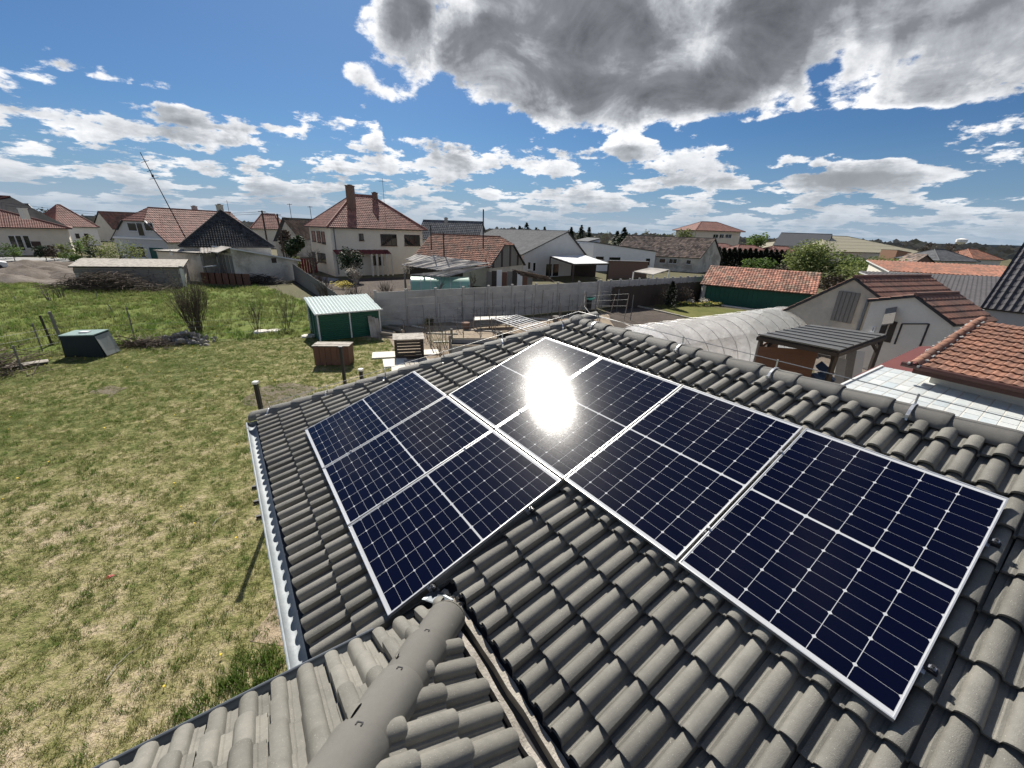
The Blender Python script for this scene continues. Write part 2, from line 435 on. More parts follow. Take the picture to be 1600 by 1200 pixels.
# one double-roll tile: 0.30 m cover, 0.32 m gauge plus overlap; origin at the lower left corner of the cover area
def tile_mesh(name, cut=1.0):
    mb = MB()
    prof = []
    for r_ in range(2):
        b0 = r_ * 0.15
        prof += [(b0 + 0.0, 0.001 if r_ else 0.0), (b0 + 0.030, 0.0), (b0 + 0.036, 0.006), (b0 + 0.050, 0.006)]
        for k in range(1, 8):
            a = math.pi * k / 8
            if r_ == 1 and k == 7: continue
            prof.append((b0 + 0.050 + 0.046 - 0.046 * math.cos(a), 0.006 + 0.047 * math.sin(a) ** 0.66))
        prof.append((b0 + 0.1495, 0.0))
    prof[-1] = (0.2830, 0.022)
    prof.append((0.2835, -0.016))
    prof.append((0.2990, -0.018))
    L = 0.395; n = len(prof)
    vs = []
    for yy, lift in ((0.0, 0.057), (0.010, 0.0595), (0.30, 0.015), (L, 0.004)):
        for (x, z) in prof: vs.append((x, yy, z + lift))
    for (x, z) in prof: vs.append((x, 0.003, z + 0.057 - 0.022))
    for (x, z) in prof: vs.append((x, 0.20, z - 0.004))
    fs = []
    for r_ in range(3):
        for i in range(n - 1): fs.append((r_ * n + i, r_ * n + i + 1, (r_ + 1) * n + i + 1, (r_ + 1) * n + i))
    for i in range(n - 1): fs += [(4 * n + i, 4 * n + i + 1, i + 1, i), (5 * n + i, 5 * n + i + 1, 4 * n + i + 1, 4 * n + i)]
    mb.add(vs, fs)
    return mb
TILE = tile_mesh('roof_tile')
def clip_tile(mtx, planes):
    """tile trimmed by cutting planes (co, no) given in house space; returns a bmesh in house space"""
    bm = bmesh.new()
    vs = [bm.verts.new(mtx @ Vector(v)) for v in TILE.v]
    for f in TILE.f:
        try: bm.faces.new([vs[i] for i in f])
        except ValueError: pass
    for co, no in planes:
        bmesh.ops.bisect_plane(bm, geom=bm.verts[:] + bm.edges[:] + bm.faces[:], plane_co=co, plane_no=no, clear_outer=True)
    return bm
tile_me = TILE.mesh('roof_tile', M['tile'], smooth=35)
def slope_mtx(u, w, z, xdir, ydir_h, pitch):
    """tile placed with its lower left corner there; xdir along the eave, ydir_h horizontal up-slope direction"""
    X = Vector(xdir); Yv = Vector(ydir_h) * math.cos(pitch) + Vector((0, 0, math.sin(pitch))); Z = X.cross(Yv)
    m_ = Matrix.Identity(4)
    for i in range(3): m_[i][0] = X[i]; m_[i][1] = Yv[i]; m_[i][2] = Z[i]
    m_.translation = Vector((u, -w, z))
    return m_
H2W = Matrix.Translation((HX, HY, 0)) @ Matrix.Rotation(HYAW, 4, 'Z')
camp = H2W.inverted() @ Vector((0, 0, CAM_Z))
jobs = []   # (distance, roof, matrix, planes)
rt = random.Random(5)
def jit(mm):
    return mm @ Matrix.Rotation(rt.uniform(-0.011, 0.011), 4, 'Z') @ Matrix.Rotation(rt.uniform(-0.008, 0.008), 4, 'Y') @ Matrix.Translation((rt.uniform(-.003, .003), rt.uniform(-.007, .007), rt.uniform(0, .004)))
# panels footprint on the slope, to leave out what they hide entirely
def hidden(u, v):
    uc, vc = u + 0.15, v - 0.16
    for (u0, u1, v0, v1) in ((0.0, 4.596, 0.0, 1.722), (-1.154, 2.288, 1.742, 3.464)):
        if u0 + 0.62 < uc < u1 - 0.34 and v0 + 0.5 < vc < v1 - 0.2: return True
    return False
for r_ in range(15):
    v = 3.98 - 0.32 * r_
    w = v * CP
    for k in range(-22, 15):
        u = 3.187 + 0.30 * k
        if u + 0.3 < min(hipx(w), hipx(w - 0.36)): continue
        if u > U_END: continue
        if w > W_VAL and u > U_CORNER + 0.15: continue
        if w + 0.0 < W_TOP: continue
        planes = []
        if u - 0.05 < max(hipx(w), hipx(w - 0.38)):
            hd = Vector((U_HIPLOW - U_HIP, -(W_EAVE - W_TOP), 0)).normalized()
            no = Vector((hd.y, -hd.x, 0))
            if no.x > 0: no = -no
            planes.append((Vector((U_HIP, -W_TOP, 0)), no))
        if w - 0.38 < W_TOP + 0.02: planes.append((Vector((0, -W_TOP - 0.03, 0)), Vector((0, 1, 0))))
        if w > W_VAL - 0.06 and w - 0.38 < W_VAL and u + 0.3 > U_CORNER - 0.2: planes.append((Vector((0, -W_VAL + 0.112, 0)), Vector((0, -1, 0))))
        if u + 0.3 > U_CORNER - 0.16 and w > W_VAL + 0.05: planes.append((Vector((U_CORNER - 0.14, 0, 0)), Vector((1, 0, 0))))
        if hidden(u, v): continue
        mm = jit(slope_mtx(u, w, zt(w), (1, 0, 0), (0, 1, 0), PITCH))
        jobs.append(((mm.translation - camp).length, roof1, mm, planes))
# steeper roof: left face (eave runs along w, rises with u)
for r_ in range(6):
    s0 = -0.02 + 0.32 * CP2 * r_
    for k in range(-2, 17):
        w = W_VAL - 0.05 + 0.30 * k
        s = s0
        # lower-left corner of the tile, looking up-slope (+u): x axis is -w (= +y)... towards the corner
        wl = w + 0.30
        if w < W_VAL + s - 0.45: continue
        planes = []
        if w < W_VAL + s + 0.5:
            planes.append((Vector((U_CORNER - .06, -W_VAL, 0)), Vector((1, 1, 0)).normalized()))
        if w > W_VAL + s + 3.4: continue
        mm = jit(slope_mtx(U_CORNER + s, wl, z2(s), (0, 1, 0), (1, 0, 0), P2))
        # right-handed: x=(0,1,0), up-slope=(1,0,..) gives a downward normal, so mirror the profile instead
        X = Vector((0, -1, 0)); Yv = Vector((CP2, 0, SP2)); Z = X.cross(Yv)
        m2 = Matrix.Identity(4)
        for i in range(3): m2[i][0] = X[i]; m2[i][1] = Yv[i]; m2[i][2] = Z[i]
        m2.translation = Vector((U_CORNER + s, -w, z2(s)))
        m2 = jit(m2)
        jobs.append(((m2.translation - camp).length, roof2, m2, planes))
# steeper roof: right face (eave in the valley, rises with +w)
for r_ in range(6):
    s0 = 0.16 + 0.32 * CP2 * r_
    for k in range(0, 18):
        u = U_CORNER - 0.1 + 0.30 * k
        s = s0
        if u + 0.3 < U_CORNER + s: continue
        planes = []
        if u < U_CORNER + s + 0.5:
            planes.append((Vector((U_CORNER + .06, -W_VAL, 0)), Vector((-1, -1, 0)).normalized()))
        X = Vector((-1, 0, 0)); Yv = Vector((0, -CP2, SP2)); Z = X.cross(Yv)
        m2 = Matrix.Identity(4)
        for i in range(3): m2[i][0] = X[i]; m2[i][1] = Yv[i]; m2[i][2] = Z[i]
        m2.translation = Vector((u + 0.30, -W_VAL - s, z2(s)))
        m2 = jit(m2)
        jobs.append(((m2.translation - camp).length, roof2, m2, planes))
# only those in view come singly
def in_view(mm):
    p = H2W @ mm.translation
    c = [sum(WM[r][k] * (p - Vector((0, 0, CAM_Z)))[r] for r in range(3)) for k in range(3)]
    if c[2] < 0.1: return False
    x, y = c[0] / c[2] * F_PX + 800, c[1] / c[2] * F_PX + 600
    return -130 < x < 1730 and 0 < y < 1330
jobs = [j for j in jobs if in_view(j[2])]
jobs.sort(key=lambda j: j[0])
rest = {roof1.name: (roof1, []), roof2.name: (roof2, [])}
n_single = 0
for dist, roof, mm, planes in jobs:
    if n_single < 296:
        if planes:
            bm = clip_tile(mm, planes)
            if len(bm.faces) < 4: bm.free(); continue
            me = bpy.data.meshes.new('roof_tile'); bm.to_mesh(me); bm.free()
            me.materials.append(M['tile'])
            me.polygons.foreach_set('use_smooth', [True] * len(me.polygons)); me.set_sharp_from_angle(angle=R_(35))
            link('roof_tile', me, roof)
        else:
            o = link('roof_tile', tile_me, roof); o.matrix_local = mm
        n_single += 1
    else:
        rest[roof.name][1].append((mm, planes))
for nm, (roof, lst) in rest.items():
    if not lst: continue
    bm_all = bmesh.new()
    for mm, planes in lst:
        bm = clip_tile(mm, planes)
        me = bpy.data.meshes.new('tmp'); bm.to_mesh(me); bm.free()
        bm_all.from_mesh(me); bpy.data.meshes.remove(me)
    me = bpy.data.meshes.new('tile_field'); bm_all.to_mesh(me); bm_all.free()
    me.materials.append(M['tile'])
    me.polygons.foreach_set('use_smooth', [True] * len(me.polygons)); me.set_sharp_from_angle(angle=R_(35))
    link('tile_field', me, roof, kind='stuff')

# ridge and hip caps: half-round pieces, each lapping the next
def cap_mesh(name, L, r0, r1, hh=0.78, n=12, th=0.016):
    mb = MB()
    prof = [(0, r0 - 0.004), (0.008, r0), (0.05, r0), (L, r1)]
    vs = []
    for x, rr in prof:
        for k in range(n + 1):
            a = math.pi * k / n
            vs.append((x, rr * math.cos(a), rr * hh * math.sin(a)))
    fs = []
    m_ = n + 1
    for i in range(len(prof) - 1):
        for k in range(n): fs.append((i * m_ + k, i * m_ + k + 1, (i + 1) * m_ + k + 1, (i + 1) * m_ + k))
    o = len(vs)
    for x, rr in ((0, r0 - th),(L, r1 - th)):
        for k in range(n + 1):
            a = math.pi * k / n
            vs.append((x, rr * math.cos(a), rr * hh * math.sin(a)))
    for k in range(n):
        fs.append((k, k + 1, o + k + 1, o + k))
        fs.append((3 * m_ + k, 3 * m_ + k + 1, o + m_ + k + 1, o + m_ + k))
    mb.add(vs, fs)
    return mb.mesh(name, M['cap'], smooth=38)
cap_me = cap_mesh('ridge_cap', 0.42, 0.138, 0.112)
def run_caps(a, b, step, me, parent, name, lift=0.0, jt=1.0):
    """caps from a to b, wide end at a-side"""
    a, b = Vector(a), Vector(b); d_ = (b - a); L = d_.length; d_.normalize()
    sx_ = d_; sy_ = Vector((0, 0, 1)).cross(sx_).normalized(); sz_ = sx_.cross(sy_)
    k = 0
    while k * step < L - 0.05:
        p = a + d_ * (k * step) + Vector((0, 0, lift))
        m_ = Matrix.Identity(4)
        for i in range(3): m_[i][0] = sx_[i]; m_[i][1] = sy_[i]; m_[i][2] = sz_[i]
        m_.translation = p
        o = link(name, me, parent); o.matrix_local = m_ @ Matrix.Rotation(jt * rt.uniform(-.012, .012), 4, 'Z') @ Matrix.Rotation(jt * rt.uniform(-.012, .012), 4, 'Y') @ Matrix.Rotation(jt * rt.uniform(-.05, .05), 4, 'X')
        k += 1
zr = zt(W_TOP) + 0.018
run_caps((U_END, -W_TOP, zr), (U_HIP - 0.02, -W_TOP, zr), 0.36, cap_me, roof1, 'ridge_cap')
run_caps((U_HIPLOW - 0.02, -W_EAVE - 0.03, zt(W_EAVE) + 0.02), (U_HIP, -W_TOP, zr + 0.01), 0.36, cap_me, roof1, 'ridge_cap')
run_caps((U_HIP, 2.14 + 3.05, zt(W_EAVE) + 0.02), (U_HIP, -W_TOP, zr - .02), 0.36, cap_me, roof1, 'ridge_cap') if False else None
# apex piece where the hip meets the ridge
mb = MB()
vs = []; fs = []
nn = 14
for i in range(6):
    a = math.pi / 2 * i / 5
    for j in range(nn): vs.append((0.165 * math.cos(a) * math.cos(2 * math.pi * j / nn), 0.165 * math.cos(a) * math.sin(2 * math.pi * j / nn), 0.125 * math.sin(a)))
for i in range(5):
    for j in range(nn): fs.append((i * nn + j, i * nn + (j + 1) % nn, (i + 1) * nn + (j + 1) % nn, (i + 1) * nn + j))
mb.add(vs, fs)
mb.build('apex_cap', M['cap'], roof1, smooth=60, loc=(U_HIP + 0.02, -W_TOP, zr + 0.015))
big_cap = cap_mesh('ridge_cap', 0.46, 0.137, 0.122, 0.90, 16)
hl = 3.3
a_ = Vector((U_CORNER + 0.085, -W_VAL - 0.055, z2(0) - 0.02)); b_ = a_ + Vector((hl, -hl, hl * TP2))
run_caps(a_ , b_, 0.40, big_cap, roof2, 'ridge_cap', lift=0.055, jt=0.2)
# rounded end of the hip
mb = MB(); vs = []; fs = []
for i in range(5):
    a = math.pi / 2 * i / 4
    for j in range(13):
        t = math.pi * j / 12
        vs.append((-0.10 * math.sin(a), 0.137 * math.cos(a) * math.cos(t) if i < 4 else 0, 0.123 * math.cos(a) * math.sin(t)))
for i in range(4):
    for j in range(12): fs.append((i * 13 + j, i * 13 + j + 1, (i + 1) * 13 + j + 1, (i + 1) * 13 + j))
mb.add(vs, fs)
ec = mb.build('cap_end', M['cap'], roof2, smooth=70)
d_ = (b_ - a_).normalized(); sy_ = Vector((0, 0, 1)).cross(d_).normalized(); sz_ = d_.cross(sy_)
m_ = Matrix.Identity(4)
for i in range(3): m_[i][0] = d_[i]; m_[i][1] = sy_[i]; m_[i][2] = sz_[i]
m_.translation = a_ + Vector((0, 0, 0.055))
ec.matrix_local = m_
# small iron clips on the hip caps
clip = MB(); clip.box((0.0, 0, 0.001), (0.006, 0.026, 0.006)); clip.box((0.010, 0.012, 0.001), (0.018, 0.005, 0.006)); clip.box((0.010, -0.012, 0.001), (0.018, 0.005, 0.006))
clip_me = clip.mesh('clip', M['blackm'])
for k in range(1, 7):
    o = link('cap_clip', clip_me, roof2); o.matrix_local = Matrix.Translation(a_ + d_ * (0.40 * k + 0.03) + Vector((0, 0, 0.055)) + sz_ * 0.122) @ Matrix([[*x, 0] for x in zip(d_, sy_, sz_)] + [[0, 0, 0, 1]])

# gutters: half-round channels
def gutter(a, b, r, mat_, parent, name, th=0.006, rim=0.011, side=1):
    a, b = Vector(a), Vector(b); d_ = (b - a).normalized(); sx_ = Vector((d_.y, -d_.x, 0)) * side
    mb = MB(); n = 10; seg = max(2, int((b - a).length / 0.5)); rings = []
    for i in range(seg + 1):
        p = a + (b - a) * (i / seg)
        ring = [p + sx_ * (r * math.cos(math.pi + math.pi * k / n)) + Vector((0, 0, r * math.sin(math.pi + math.pi * k / n))) for k in range(n + 1)]
        ring += [p + sx_ * ((r - th) * math.cos(math.pi + math.pi * k / n)) + Vector((0, 0, (r - th) * math.sin(math.pi + math.pi * k / n))) for k in reversed(range(n + 1))]
        rings.append(ring)
    q = 2 * (n + 1)
    vs = [v for rg in rings for v in rg]
    fs = [(i * q + k, i * q + (k + 1) % q, (i + 1) * q + (k + 1) % q, (i + 1) * q + k) for i in range(seg) for k in range(q)]
    fs.append(tuple(range(n + 1))); fs.append(tuple(seg * q + k for k in range(n + 1)))
    mb.add(vs, fs)
    mb.tube([a + sx_ * r, b + sx_ * r], rim, 8)
    return mb.build(name, mat_, parent, smooth=40)
gz = zt(W_EAVE) - 0.055
gutter((U_HIPLOW - 0.05, -W_EAVE - 0.06, gz), (U_CORNER + 0.2, -W_EAVE - 0.06, gz), 0.076, M['zinc'], house, 'gutter', side=1)
gutter((U_CORNER - 0.075, -W_VAL - 0.50, z2(0) - 0.015), (U_CORNER - 0.075, -8.0, z2(0) - 0.015), 0.085, M['greygut'], house, 'gutter', side=1)
# dark flashing strip under the first course and standing boards in the valley
mb = MB(); mb.box(((U_HIPLOW + U_CORNER) / 2 + 0.1, -W_EAVE + 0.02, zt(W_EAVE) - 0.035), (U_CORNER - U_HIPLOW - 0.1, 0.06, 0.02)); mb.build('drip_strip', M['felt'], house)
for (w, zz, wd) in ((W_VAL - 0.08, zt(W_VAL) + 0.040, 0.044), (W_VAL + 0.035, z2(0) + 0.06, 0.04)):
    mb = MB()
    n = 26
    L0, L1 = U_CORNER - 0.06, U_END - 1.0
    vs = []
    for i in range(n + 1):
        u = L0 + (L1 - L0) * i / n
        e1, e2, e3 = (rt.uniform(-.008, .008) for _ in range(3))
        for (dy, dz) in ((-wd / 2 + e1, -0.09), (wd / 2 + e2, -0.09), (wd / 2 + e2, e3), (-wd / 2 + e1, e3)):
            vs.append((u, -w + dy, zz + dz))
    fs = [(i * 4 + k, i * 4 + (k + 1) % 4, (i + 1) * 4 + (k + 1) % 4, (i + 1) * 4 + k) for i in range(n) for k in range(4)]
    fs += [(0, 1, 2, 3), (n * 4, n * 4 + 1, n * 4 + 2, n * 4 + 3)]
    mb.add(vs, fs); mb.build('valley_board', M['board'], house)
# crumbled mortar and a bent flashing at the head of the valley
mb = MB()
for k in range(40):
    c = Vector((U_CORNER - 0.06 + rt.gauss(0, .06), -W_VAL + 0.03 + rt.gauss(0, .04), zt(W_VAL) + 0.03 + rt.uniform(-.03, .02)))
    mb.box(c, (rt.uniform(.02, .05), rt.uniform(.02, .05), rt.uniform(.02, .04)), tuple(Matrix.Rotation(rt.uniform(0, 3), 3, Vector((rt.random(), rt.random(), 1)).normalized()).col))
mb.build('mortar', M['board'], house, kind='stuff')
mb = MB()
mb.prism([(U_CORNER - 0.22, -W_VAL - 0.02, zt(W_VAL) + 0.055), (U_CORNER - 0.03, -W_VAL + 0.06, zt(W_VAL) + 0.07), (U_CORNER + 0.03, -W_VAL - 0.05, zt(W_VAL) + 0.12), (U_CORNER - 0.16, -W_VAL - 0.14, zt(W_VAL) + 0.07)], (0, 0, -0.004))
mb.build('flashing', M['greygut'], house)

# lightning conductor: wire on holders above ridge and hip
def conductor(pts, name='conductor_wire', r=0.004):
    mb = MB(); mb.tube(pts, r, 6); return mb.build(name, M['wire'], house, smooth=60)
ridge_pts = []; 
hold = MB(); hold.box((0, 0, 0.02), (0.014, 0.005, 0.11))
for k_ in range(8):
    a0_, a1_ = math.pi * k_ / 8, math.pi * (k_ + 1) / 8
    hold.beam((0, 0.142 * math.cos(a0_), 0.112 * math.sin(a0_) - 0.128), (0, 0.142 * math.cos(a1_), 0.112 * math.sin(a1_) - 0.128), 0.004, 0.022, (1, 0, 0))
hold.box((0, -0.15, -0.09), (0.02, 0.02, 0.03))
hold_me = hold.mesh('wire_holder', M['alu'])
for u in (0.3, 1.74, 2.46 + 0.36, 3.9 + 0.0, 5.1):
    o = link('wire_holder', hold_me, house); o.location = (u + 0.03, -W_TOP, zr + 0.125)
    ridge_pts.append((u + 0.03, -W_TOP, zr + 0.185))
ridge_pts.append((U_END, -W_TOP, zr + 0.188))
conductor([(U_HIP, -W_TOP, zr + 0.19)] + ridge_pts)
hp = []
for k in range(6):
    t = 0.05 + k * 0.18
    p = Vector((U_HIPLOW, -W_EAVE, zt(W_EAVE) + 0.02)).lerp(Vector((U_HIP, -W_TOP, zr)), t)
    o = link('wire_holder', hold_me, house); ang = math.atan2(-W_TOP + W_EAVE, U_HIP - U_HIPLOW)
    o.matrix_local = Matrix.Translation(p + Vector((0, 0, 0.125))) @ Matrix.Rotation(ang, 4, 'Z')
    hp.append(p + Vector((0, 0, 0.185)))
conductor([(U_HIPLOW + 0.1, -W_EAVE - 0.1, zt(W_EAVE) - 0.02), (U_HIPLOW + 0.12, -W_EAVE + 0.2, zt(W_EAVE) + 0.1)] + hp + [(U_HIP, -W_TOP, zr + 0.19)])

# ------------------------------------------------------------------ solar panels
def panel_glass_mat(name, color, rough, spec):
    mt = bpy.data.materials.new(name); mt.use_nodes = True
    t = mt.node_tree; t.nodes.clear(); N = NT(t)
    tc = N.n('ShaderNodeTexCoord').outputs['Object']
    b = N.n('ShaderNodeBsdfPrincipled')
    oi = N.n('ShaderNodeObjectInfo').outputs['Random']
    N.put(b.inputs['Base Color'], N.mix(N.math('MULTIPLY', oi, 0.35), color, tuple(c * 0.5 for c in color)))
    wc = N.n('ShaderNodeNewGeometry').outputs['Position']
    dust = N.noise(wc, 2.2, 4, 0.7); grit = N.noise(wc, 60.0, 3, 0.7)
    N.put(b.inputs['Roughness'], N.math('ADD', N.math('MULTIPLY_ADD', dust, 0.05, rough - 0.066), N.math('MULTIPLY', grit, 0.085)))
    b.inputs['Coat Weight'].default_value = 0.05; b.inputs['Coat Roughness'].default_value = 0.24
    b.inputs['Specular IOR Level'].default_value = spec
    bp = N.n('ShaderNodeBump'); bp.inputs['Strength'].default_value = 0.05; bp.inputs['Distance'].default_value = 0.002
    N.put(bp.inputs['Height'], N.noise(tc, 900, 2, 0.5))
    t.links.new(bp.outputs[0], b.inputs['Normal'])
    o = N.n('ShaderNodeOutputMaterial'); t.links.new(b.outputs[0], o.inputs[0])
    return mt
M['cell'] = panel_glass_mat('solar_cell', (0.0019, 0.0028, 0.0135), 0.097, 0.17)
M['sheet'] = panel_glass_mat('white_backsheet', (0.52, 0.53, 0.54), 0.097, 0.17)
PW, PH = 1.131, 1.719
# frame with lip
fm = MB(); lip = 0.0075; hh = 0.030
for (x0, x1, y0, y1) in ((0, PW, 0, lip), (0, PW, PH - lip, PH), (0, lip, lip, PH - lip), (PW - lip, PW, lip, PH - lip)):
    fm.box(((x0 + x1) / 2, -(y0 + y1) / 2, -hh / 2 + 0.0015), (x1 - x0, y1 - y0, hh))
frame_me = fm.mesh('frame', M['alu'])
bm_ = MB(); bm_.box((PW / 2, -PH / 2, -0.006), (PW - 2 * lip, PH - 2 * lip, 0.008)); back_me = bm_.mesh('backsheet', M['sheet'])
cw, chh, ch = 0.1800, 0.0890, 0.010
cm = MB()
cm.prism([(-cw / 2, -chh / 2, 0), (cw / 2, -chh / 2, 0), (cw / 2, chh / 2 - ch, 0), (cw / 2 - ch, chh / 2, 0), (-cw / 2 + ch, chh / 2, 0), (-cw / 2, chh / 2 - ch, 0)], (0, 0, 0.0006))
cell_me = cm.mesh('solar_cell', M['cell'])
kb = MB(); kb.box((0, 0, 0), (0.05, 0.035, 0.03)); kb.tube([(0, 0, 0.01), (0, 0, 0.04)], 0.008, 6); clamp_me = kb.mesh('end_clamp', M['blackm'])
kb2 = MB(); kb2.tube([(0, 0, 0.0), (0, 0, 0.012)], 0.011, 6); kb2.box((0, 0, -0.002), (0.03, 0.018, 0.006)); bolt_me = kb2.mesh('bolt', M['steel'])
ZP0 = 4.530
labels = {
    (0, 0): 'solar panel touching the hip at the top, left half of the bright sun glare',
    (1, 0): 'solar panel under the lower part of the bright sun glare, second along the ridge',
    (2, 0): 'solar panel third along the ridge, between the glare panel and the large nearest one',
    (3, 0): 'nearest and largest solar panel, at the lower right end of the ridge row',
    (-1, 1): 'solar panel at the far end of the lower row, next to the hip ridge tiles',
    (0, 1): 'middle solar panel of the lower row of three',
    (1, 1): 'solar panel at the near end of the lower row, closest to the valley',
}
for (k, row), lab in labels.items():
    u0, v0 = k * 1.154, row * 1.742
    dz = rt.uniform(-0.004, 0.004)
    p = H2W @ Vector((u0, -v0 * CP, ZP0 - TP * v0 * CP + dz))
    pn = thing('solar_panel', lab, 'solar panel', p, 0)
    pn['group'] = 'solar panels on the tiled roof'
    X = H2W.to_3x3() @ Vector((1, 0, 0)); Yv = H2W.to_3x3() @ Vector((0, CP, SP)); Z = X.cross(Yv)
    mm = Matrix.Identity(4)
    for i in range(3): mm[i][0] = X[i]; mm[i][1] = Yv[i]; mm[i][2] = Z[i]
    mm.translation = p
    mm = mm @ Matrix.Rotation(rt.uniform(-.0012, .0012), 4, 'X') @ Matrix.Rotation(rt.uniform(-.0012, .0012), 4, 'Y')
    pn.matrix_world = mm
    link('frame', frame_me, pn); bs = link('backsheet', back_me, pn)
    mx0 = (PW - (6 * cw + 5 * 0.0040)) / 2 + cw / 2
    for half in range(2):
        y0 = 0.021 if half == 0 else PH / 2 + 0.0085
        tot = 9 * chh + 8 * 0.0020
        if half == 0: y0 = PH / 2 - 0.0085 - tot
        for r_ in range(9):
            for c_ in range(6):
                yy = y0 + chh / 2 + r_ * (chh + 0.0020)
                flip = (r_ % 2 == 0) if half == 1 else (r_ % 2 == 0)
                o = link('solar_cell', cell_me, pn)
                mxx = Matrix.Translation((mx0 + c_ * (cw + 0.0040), -yy, -0.0019))
                if (flip and half == 1) : pass
                if half == 1: up_ = (r_ % 2 == 0)
                else: up_ = ((8 - r_) % 2 == 1)
                if not up_: mxx = mxx @ Matrix.Rotation(math.pi, 4, 'Z')
                o.matrix_local = mxx
    # clamps at the outer edges
    cl = []
    if (k, row) == (3, 0): cl = [(PW + 0.03, 0.38), (PW + 0.03, 1.36)]
    if (k, row) == (1, 1): cl = [(PW + 0.03, 1.36), (PW + 0.03, 0.38)]
    if row == 0 and k < 3 or row == 1 and k < 1: cl = [(PW + 0.01, 0.38), (PW + 0.01, 1.36)]
    for (x, y) in cl:
        mid = x < PW + 0.02
        if mid:
            o = link('mid_clamp', bolt_me, pn); o.location = (x, -y, 0.004)
        else:
            o = link('end_clamp', clamp_me, pn); o.location = (x, -y, -0.03)
            b2 = link('bolt', bolt_me, o); b2.location = (0, 0, 0.02)
# rails under the panels
for (ua, ub, v) in ((0.02, 4.61, 0.38), (0.02, 4.61, 1.36), (-1.13, 2.30, 1.742 + 0.38), (-1.13, 2.30, 1.742 + 1.36)):
    mb = MB(); zz = ZP0 - TP * v * CP - 0.062
    mb.box(((ua + ub) / 2, -v * CP, zz), (ub - ua, 0.04, 0.045), (Vector((1, 0, 0)), Vector((0, CP, SP)), Vector((0, -SP, CP))))
    rl = mb.build('mounting_rail', M['alu'], None)
    rl.matrix_world = H2W
    tag(rl, ['aluminium mounting rail under the upper edge of the ridge row of solar panels', 'aluminium mounting rail under the lower edge of the ridge row of solar panels', 'aluminium mounting rail under the upper edge of the lower panel row', 'aluminium mounting rail under the lower edge of the lower panel row'][[(0.02, .38), (0.02, 1.36), (-1.13, 2.122), (-1.13, 3.102)].index((ua, round(v, 3)))], 'rail', 'mounting rails under the solar panels')

# ------------------------------------------------------------------ ground sheets
def ground_mat(name, stops, scale, bump=0.6, bscale=9.0, fine=26.0, macro=0.16, con=0.16, dry=None, wts=(0.42, 0.42, 0.16)):
    mt = bpy.data.materials.new(name); mt.use_nodes = True
    t = mt.node_tree; t.nodes.clear(); N = NT(t)
    tc = N.n('ShaderNodeNewGeometry').outputs['Position']
    a = N.noise(tc, macro, 5, 0.6); b = N.noise(tc, scale, 7, 0.68); c = N.noise(tc, fine, 4, 0.7)
    v = N.math('ADD', N.math('MULTIPLY', a, wts[0]), N.math('ADD', N.math('MULTIPLY', b, wts[1]), N.math('MULTIPLY', c, wts[2])))
    if dry:
        sxx = N.n('ShaderNodeSeparateXYZ'); N.put(sxx.inputs[0], tc)
        v = N.math('ADD', v, N.remap(sxx.outputs[0], dry[0], dry[1], dry[2], dry[3]))
    v = N.remap(v, 0.5 - con, 0.5 + con, 0, 1)
    col = N.ramp(v, stops)
    bs = N.n('ShaderNodeBsdfPrincipled'); N.put(bs.inputs['Base Color'], col); bs.inputs['Roughness'].default_value = 0.95; bs.inputs['Specular IOR Level'].default_value = 0.15
    bp = N.n('ShaderNodeBump'); bp.inputs['Strength'].default_value = bump; bp.inputs['Distance'].default_value = 0.12
    N.put(bp.inputs['Height'], N.noise(tc, bscale, 6, 0.7)); t.links.new(bp.outputs[0], bs.inputs['Normal'])
    o = N.n('ShaderNodeOutputMaterial'); t.links.new(bs.outputs[0], o.inputs[0])
    return mt
M['field'] = ground_mat('field_ground', [(0.0, (0.075, 0.085, 0.035)), (0.5, (0.11, 0.10, 0.055)), (1.0, (0.15, 0.13, 0.085))], 0.12, 0.4, 0.8, 2.0, 0.012)
M['lawn'] = ground_mat('lawn_turf', [(0.0, (0.06, 0.085, 0.02)), (0.28, (0.14, 0.158, 0.05)), (0.50, (0.25, 0.235, 0.10)), (0.73, (0.37, 0.32, 0.18)), (1.0, (0.53, 0.43, 0.30))], 2.3, 1.0, 6, con=0.12, dry=(-16, -5, -0.05, 0.03), wts=(0.30, 0.46, 0.24), macro=0.25)
M['meadow'] = ground_mat('meadow_turf', [(0.0, (0.045, 0.062, 0.016)), (0.3, (0.10, 0.14, 0.026)), (0.65, (0.15, 0.18, 0.04)), (1.0, (0.22, 0.19, 0.09))], 0.55, 0.9, 3.0, 14)
M['gsoil'] = ground_mat('garden_ground', [(0.0, (0.16, 0.125, 0.095)), (0.45, (0.31, 0.25, 0.185)), (1.0, (0.44, 0.37, 0.28))], 1.1, 0.8, 6)
M['dsoil'] = ground_mat('tilled_ground', [(0.0, (0.055, 0.045, 0.04)), (0.6, (0.095, 0.078, 0.066)), (1.0, (0.15, 0.125, 0.10))], 1.6, 0.9, 5)
M['slawn'] = ground_mat('mown_turf', [(0.0, (0.06, 0.08, 0.018)), (0.5, (0.12, 0.125, 0.035)), (1.0, (0.19, 0.17, 0.06))], 0.7, 0.4, 9)
M['dirt'] = ground_mat('bare_dirt', [(0.0, (0.07, 0.058, 0.046)), (0.5, (0.145, 0.12, 0.098)), (1.0, (0.28, 0.25, 0.22))], 0.3, 0.7, 2, 6, 0.05)
M['road'] = ground_mat('road_surface', [(0.0, (0.27, 0.265, 0.255)), (1.0, (0.38, 0.375, 0.36))], 0.3, 0.1, 4)
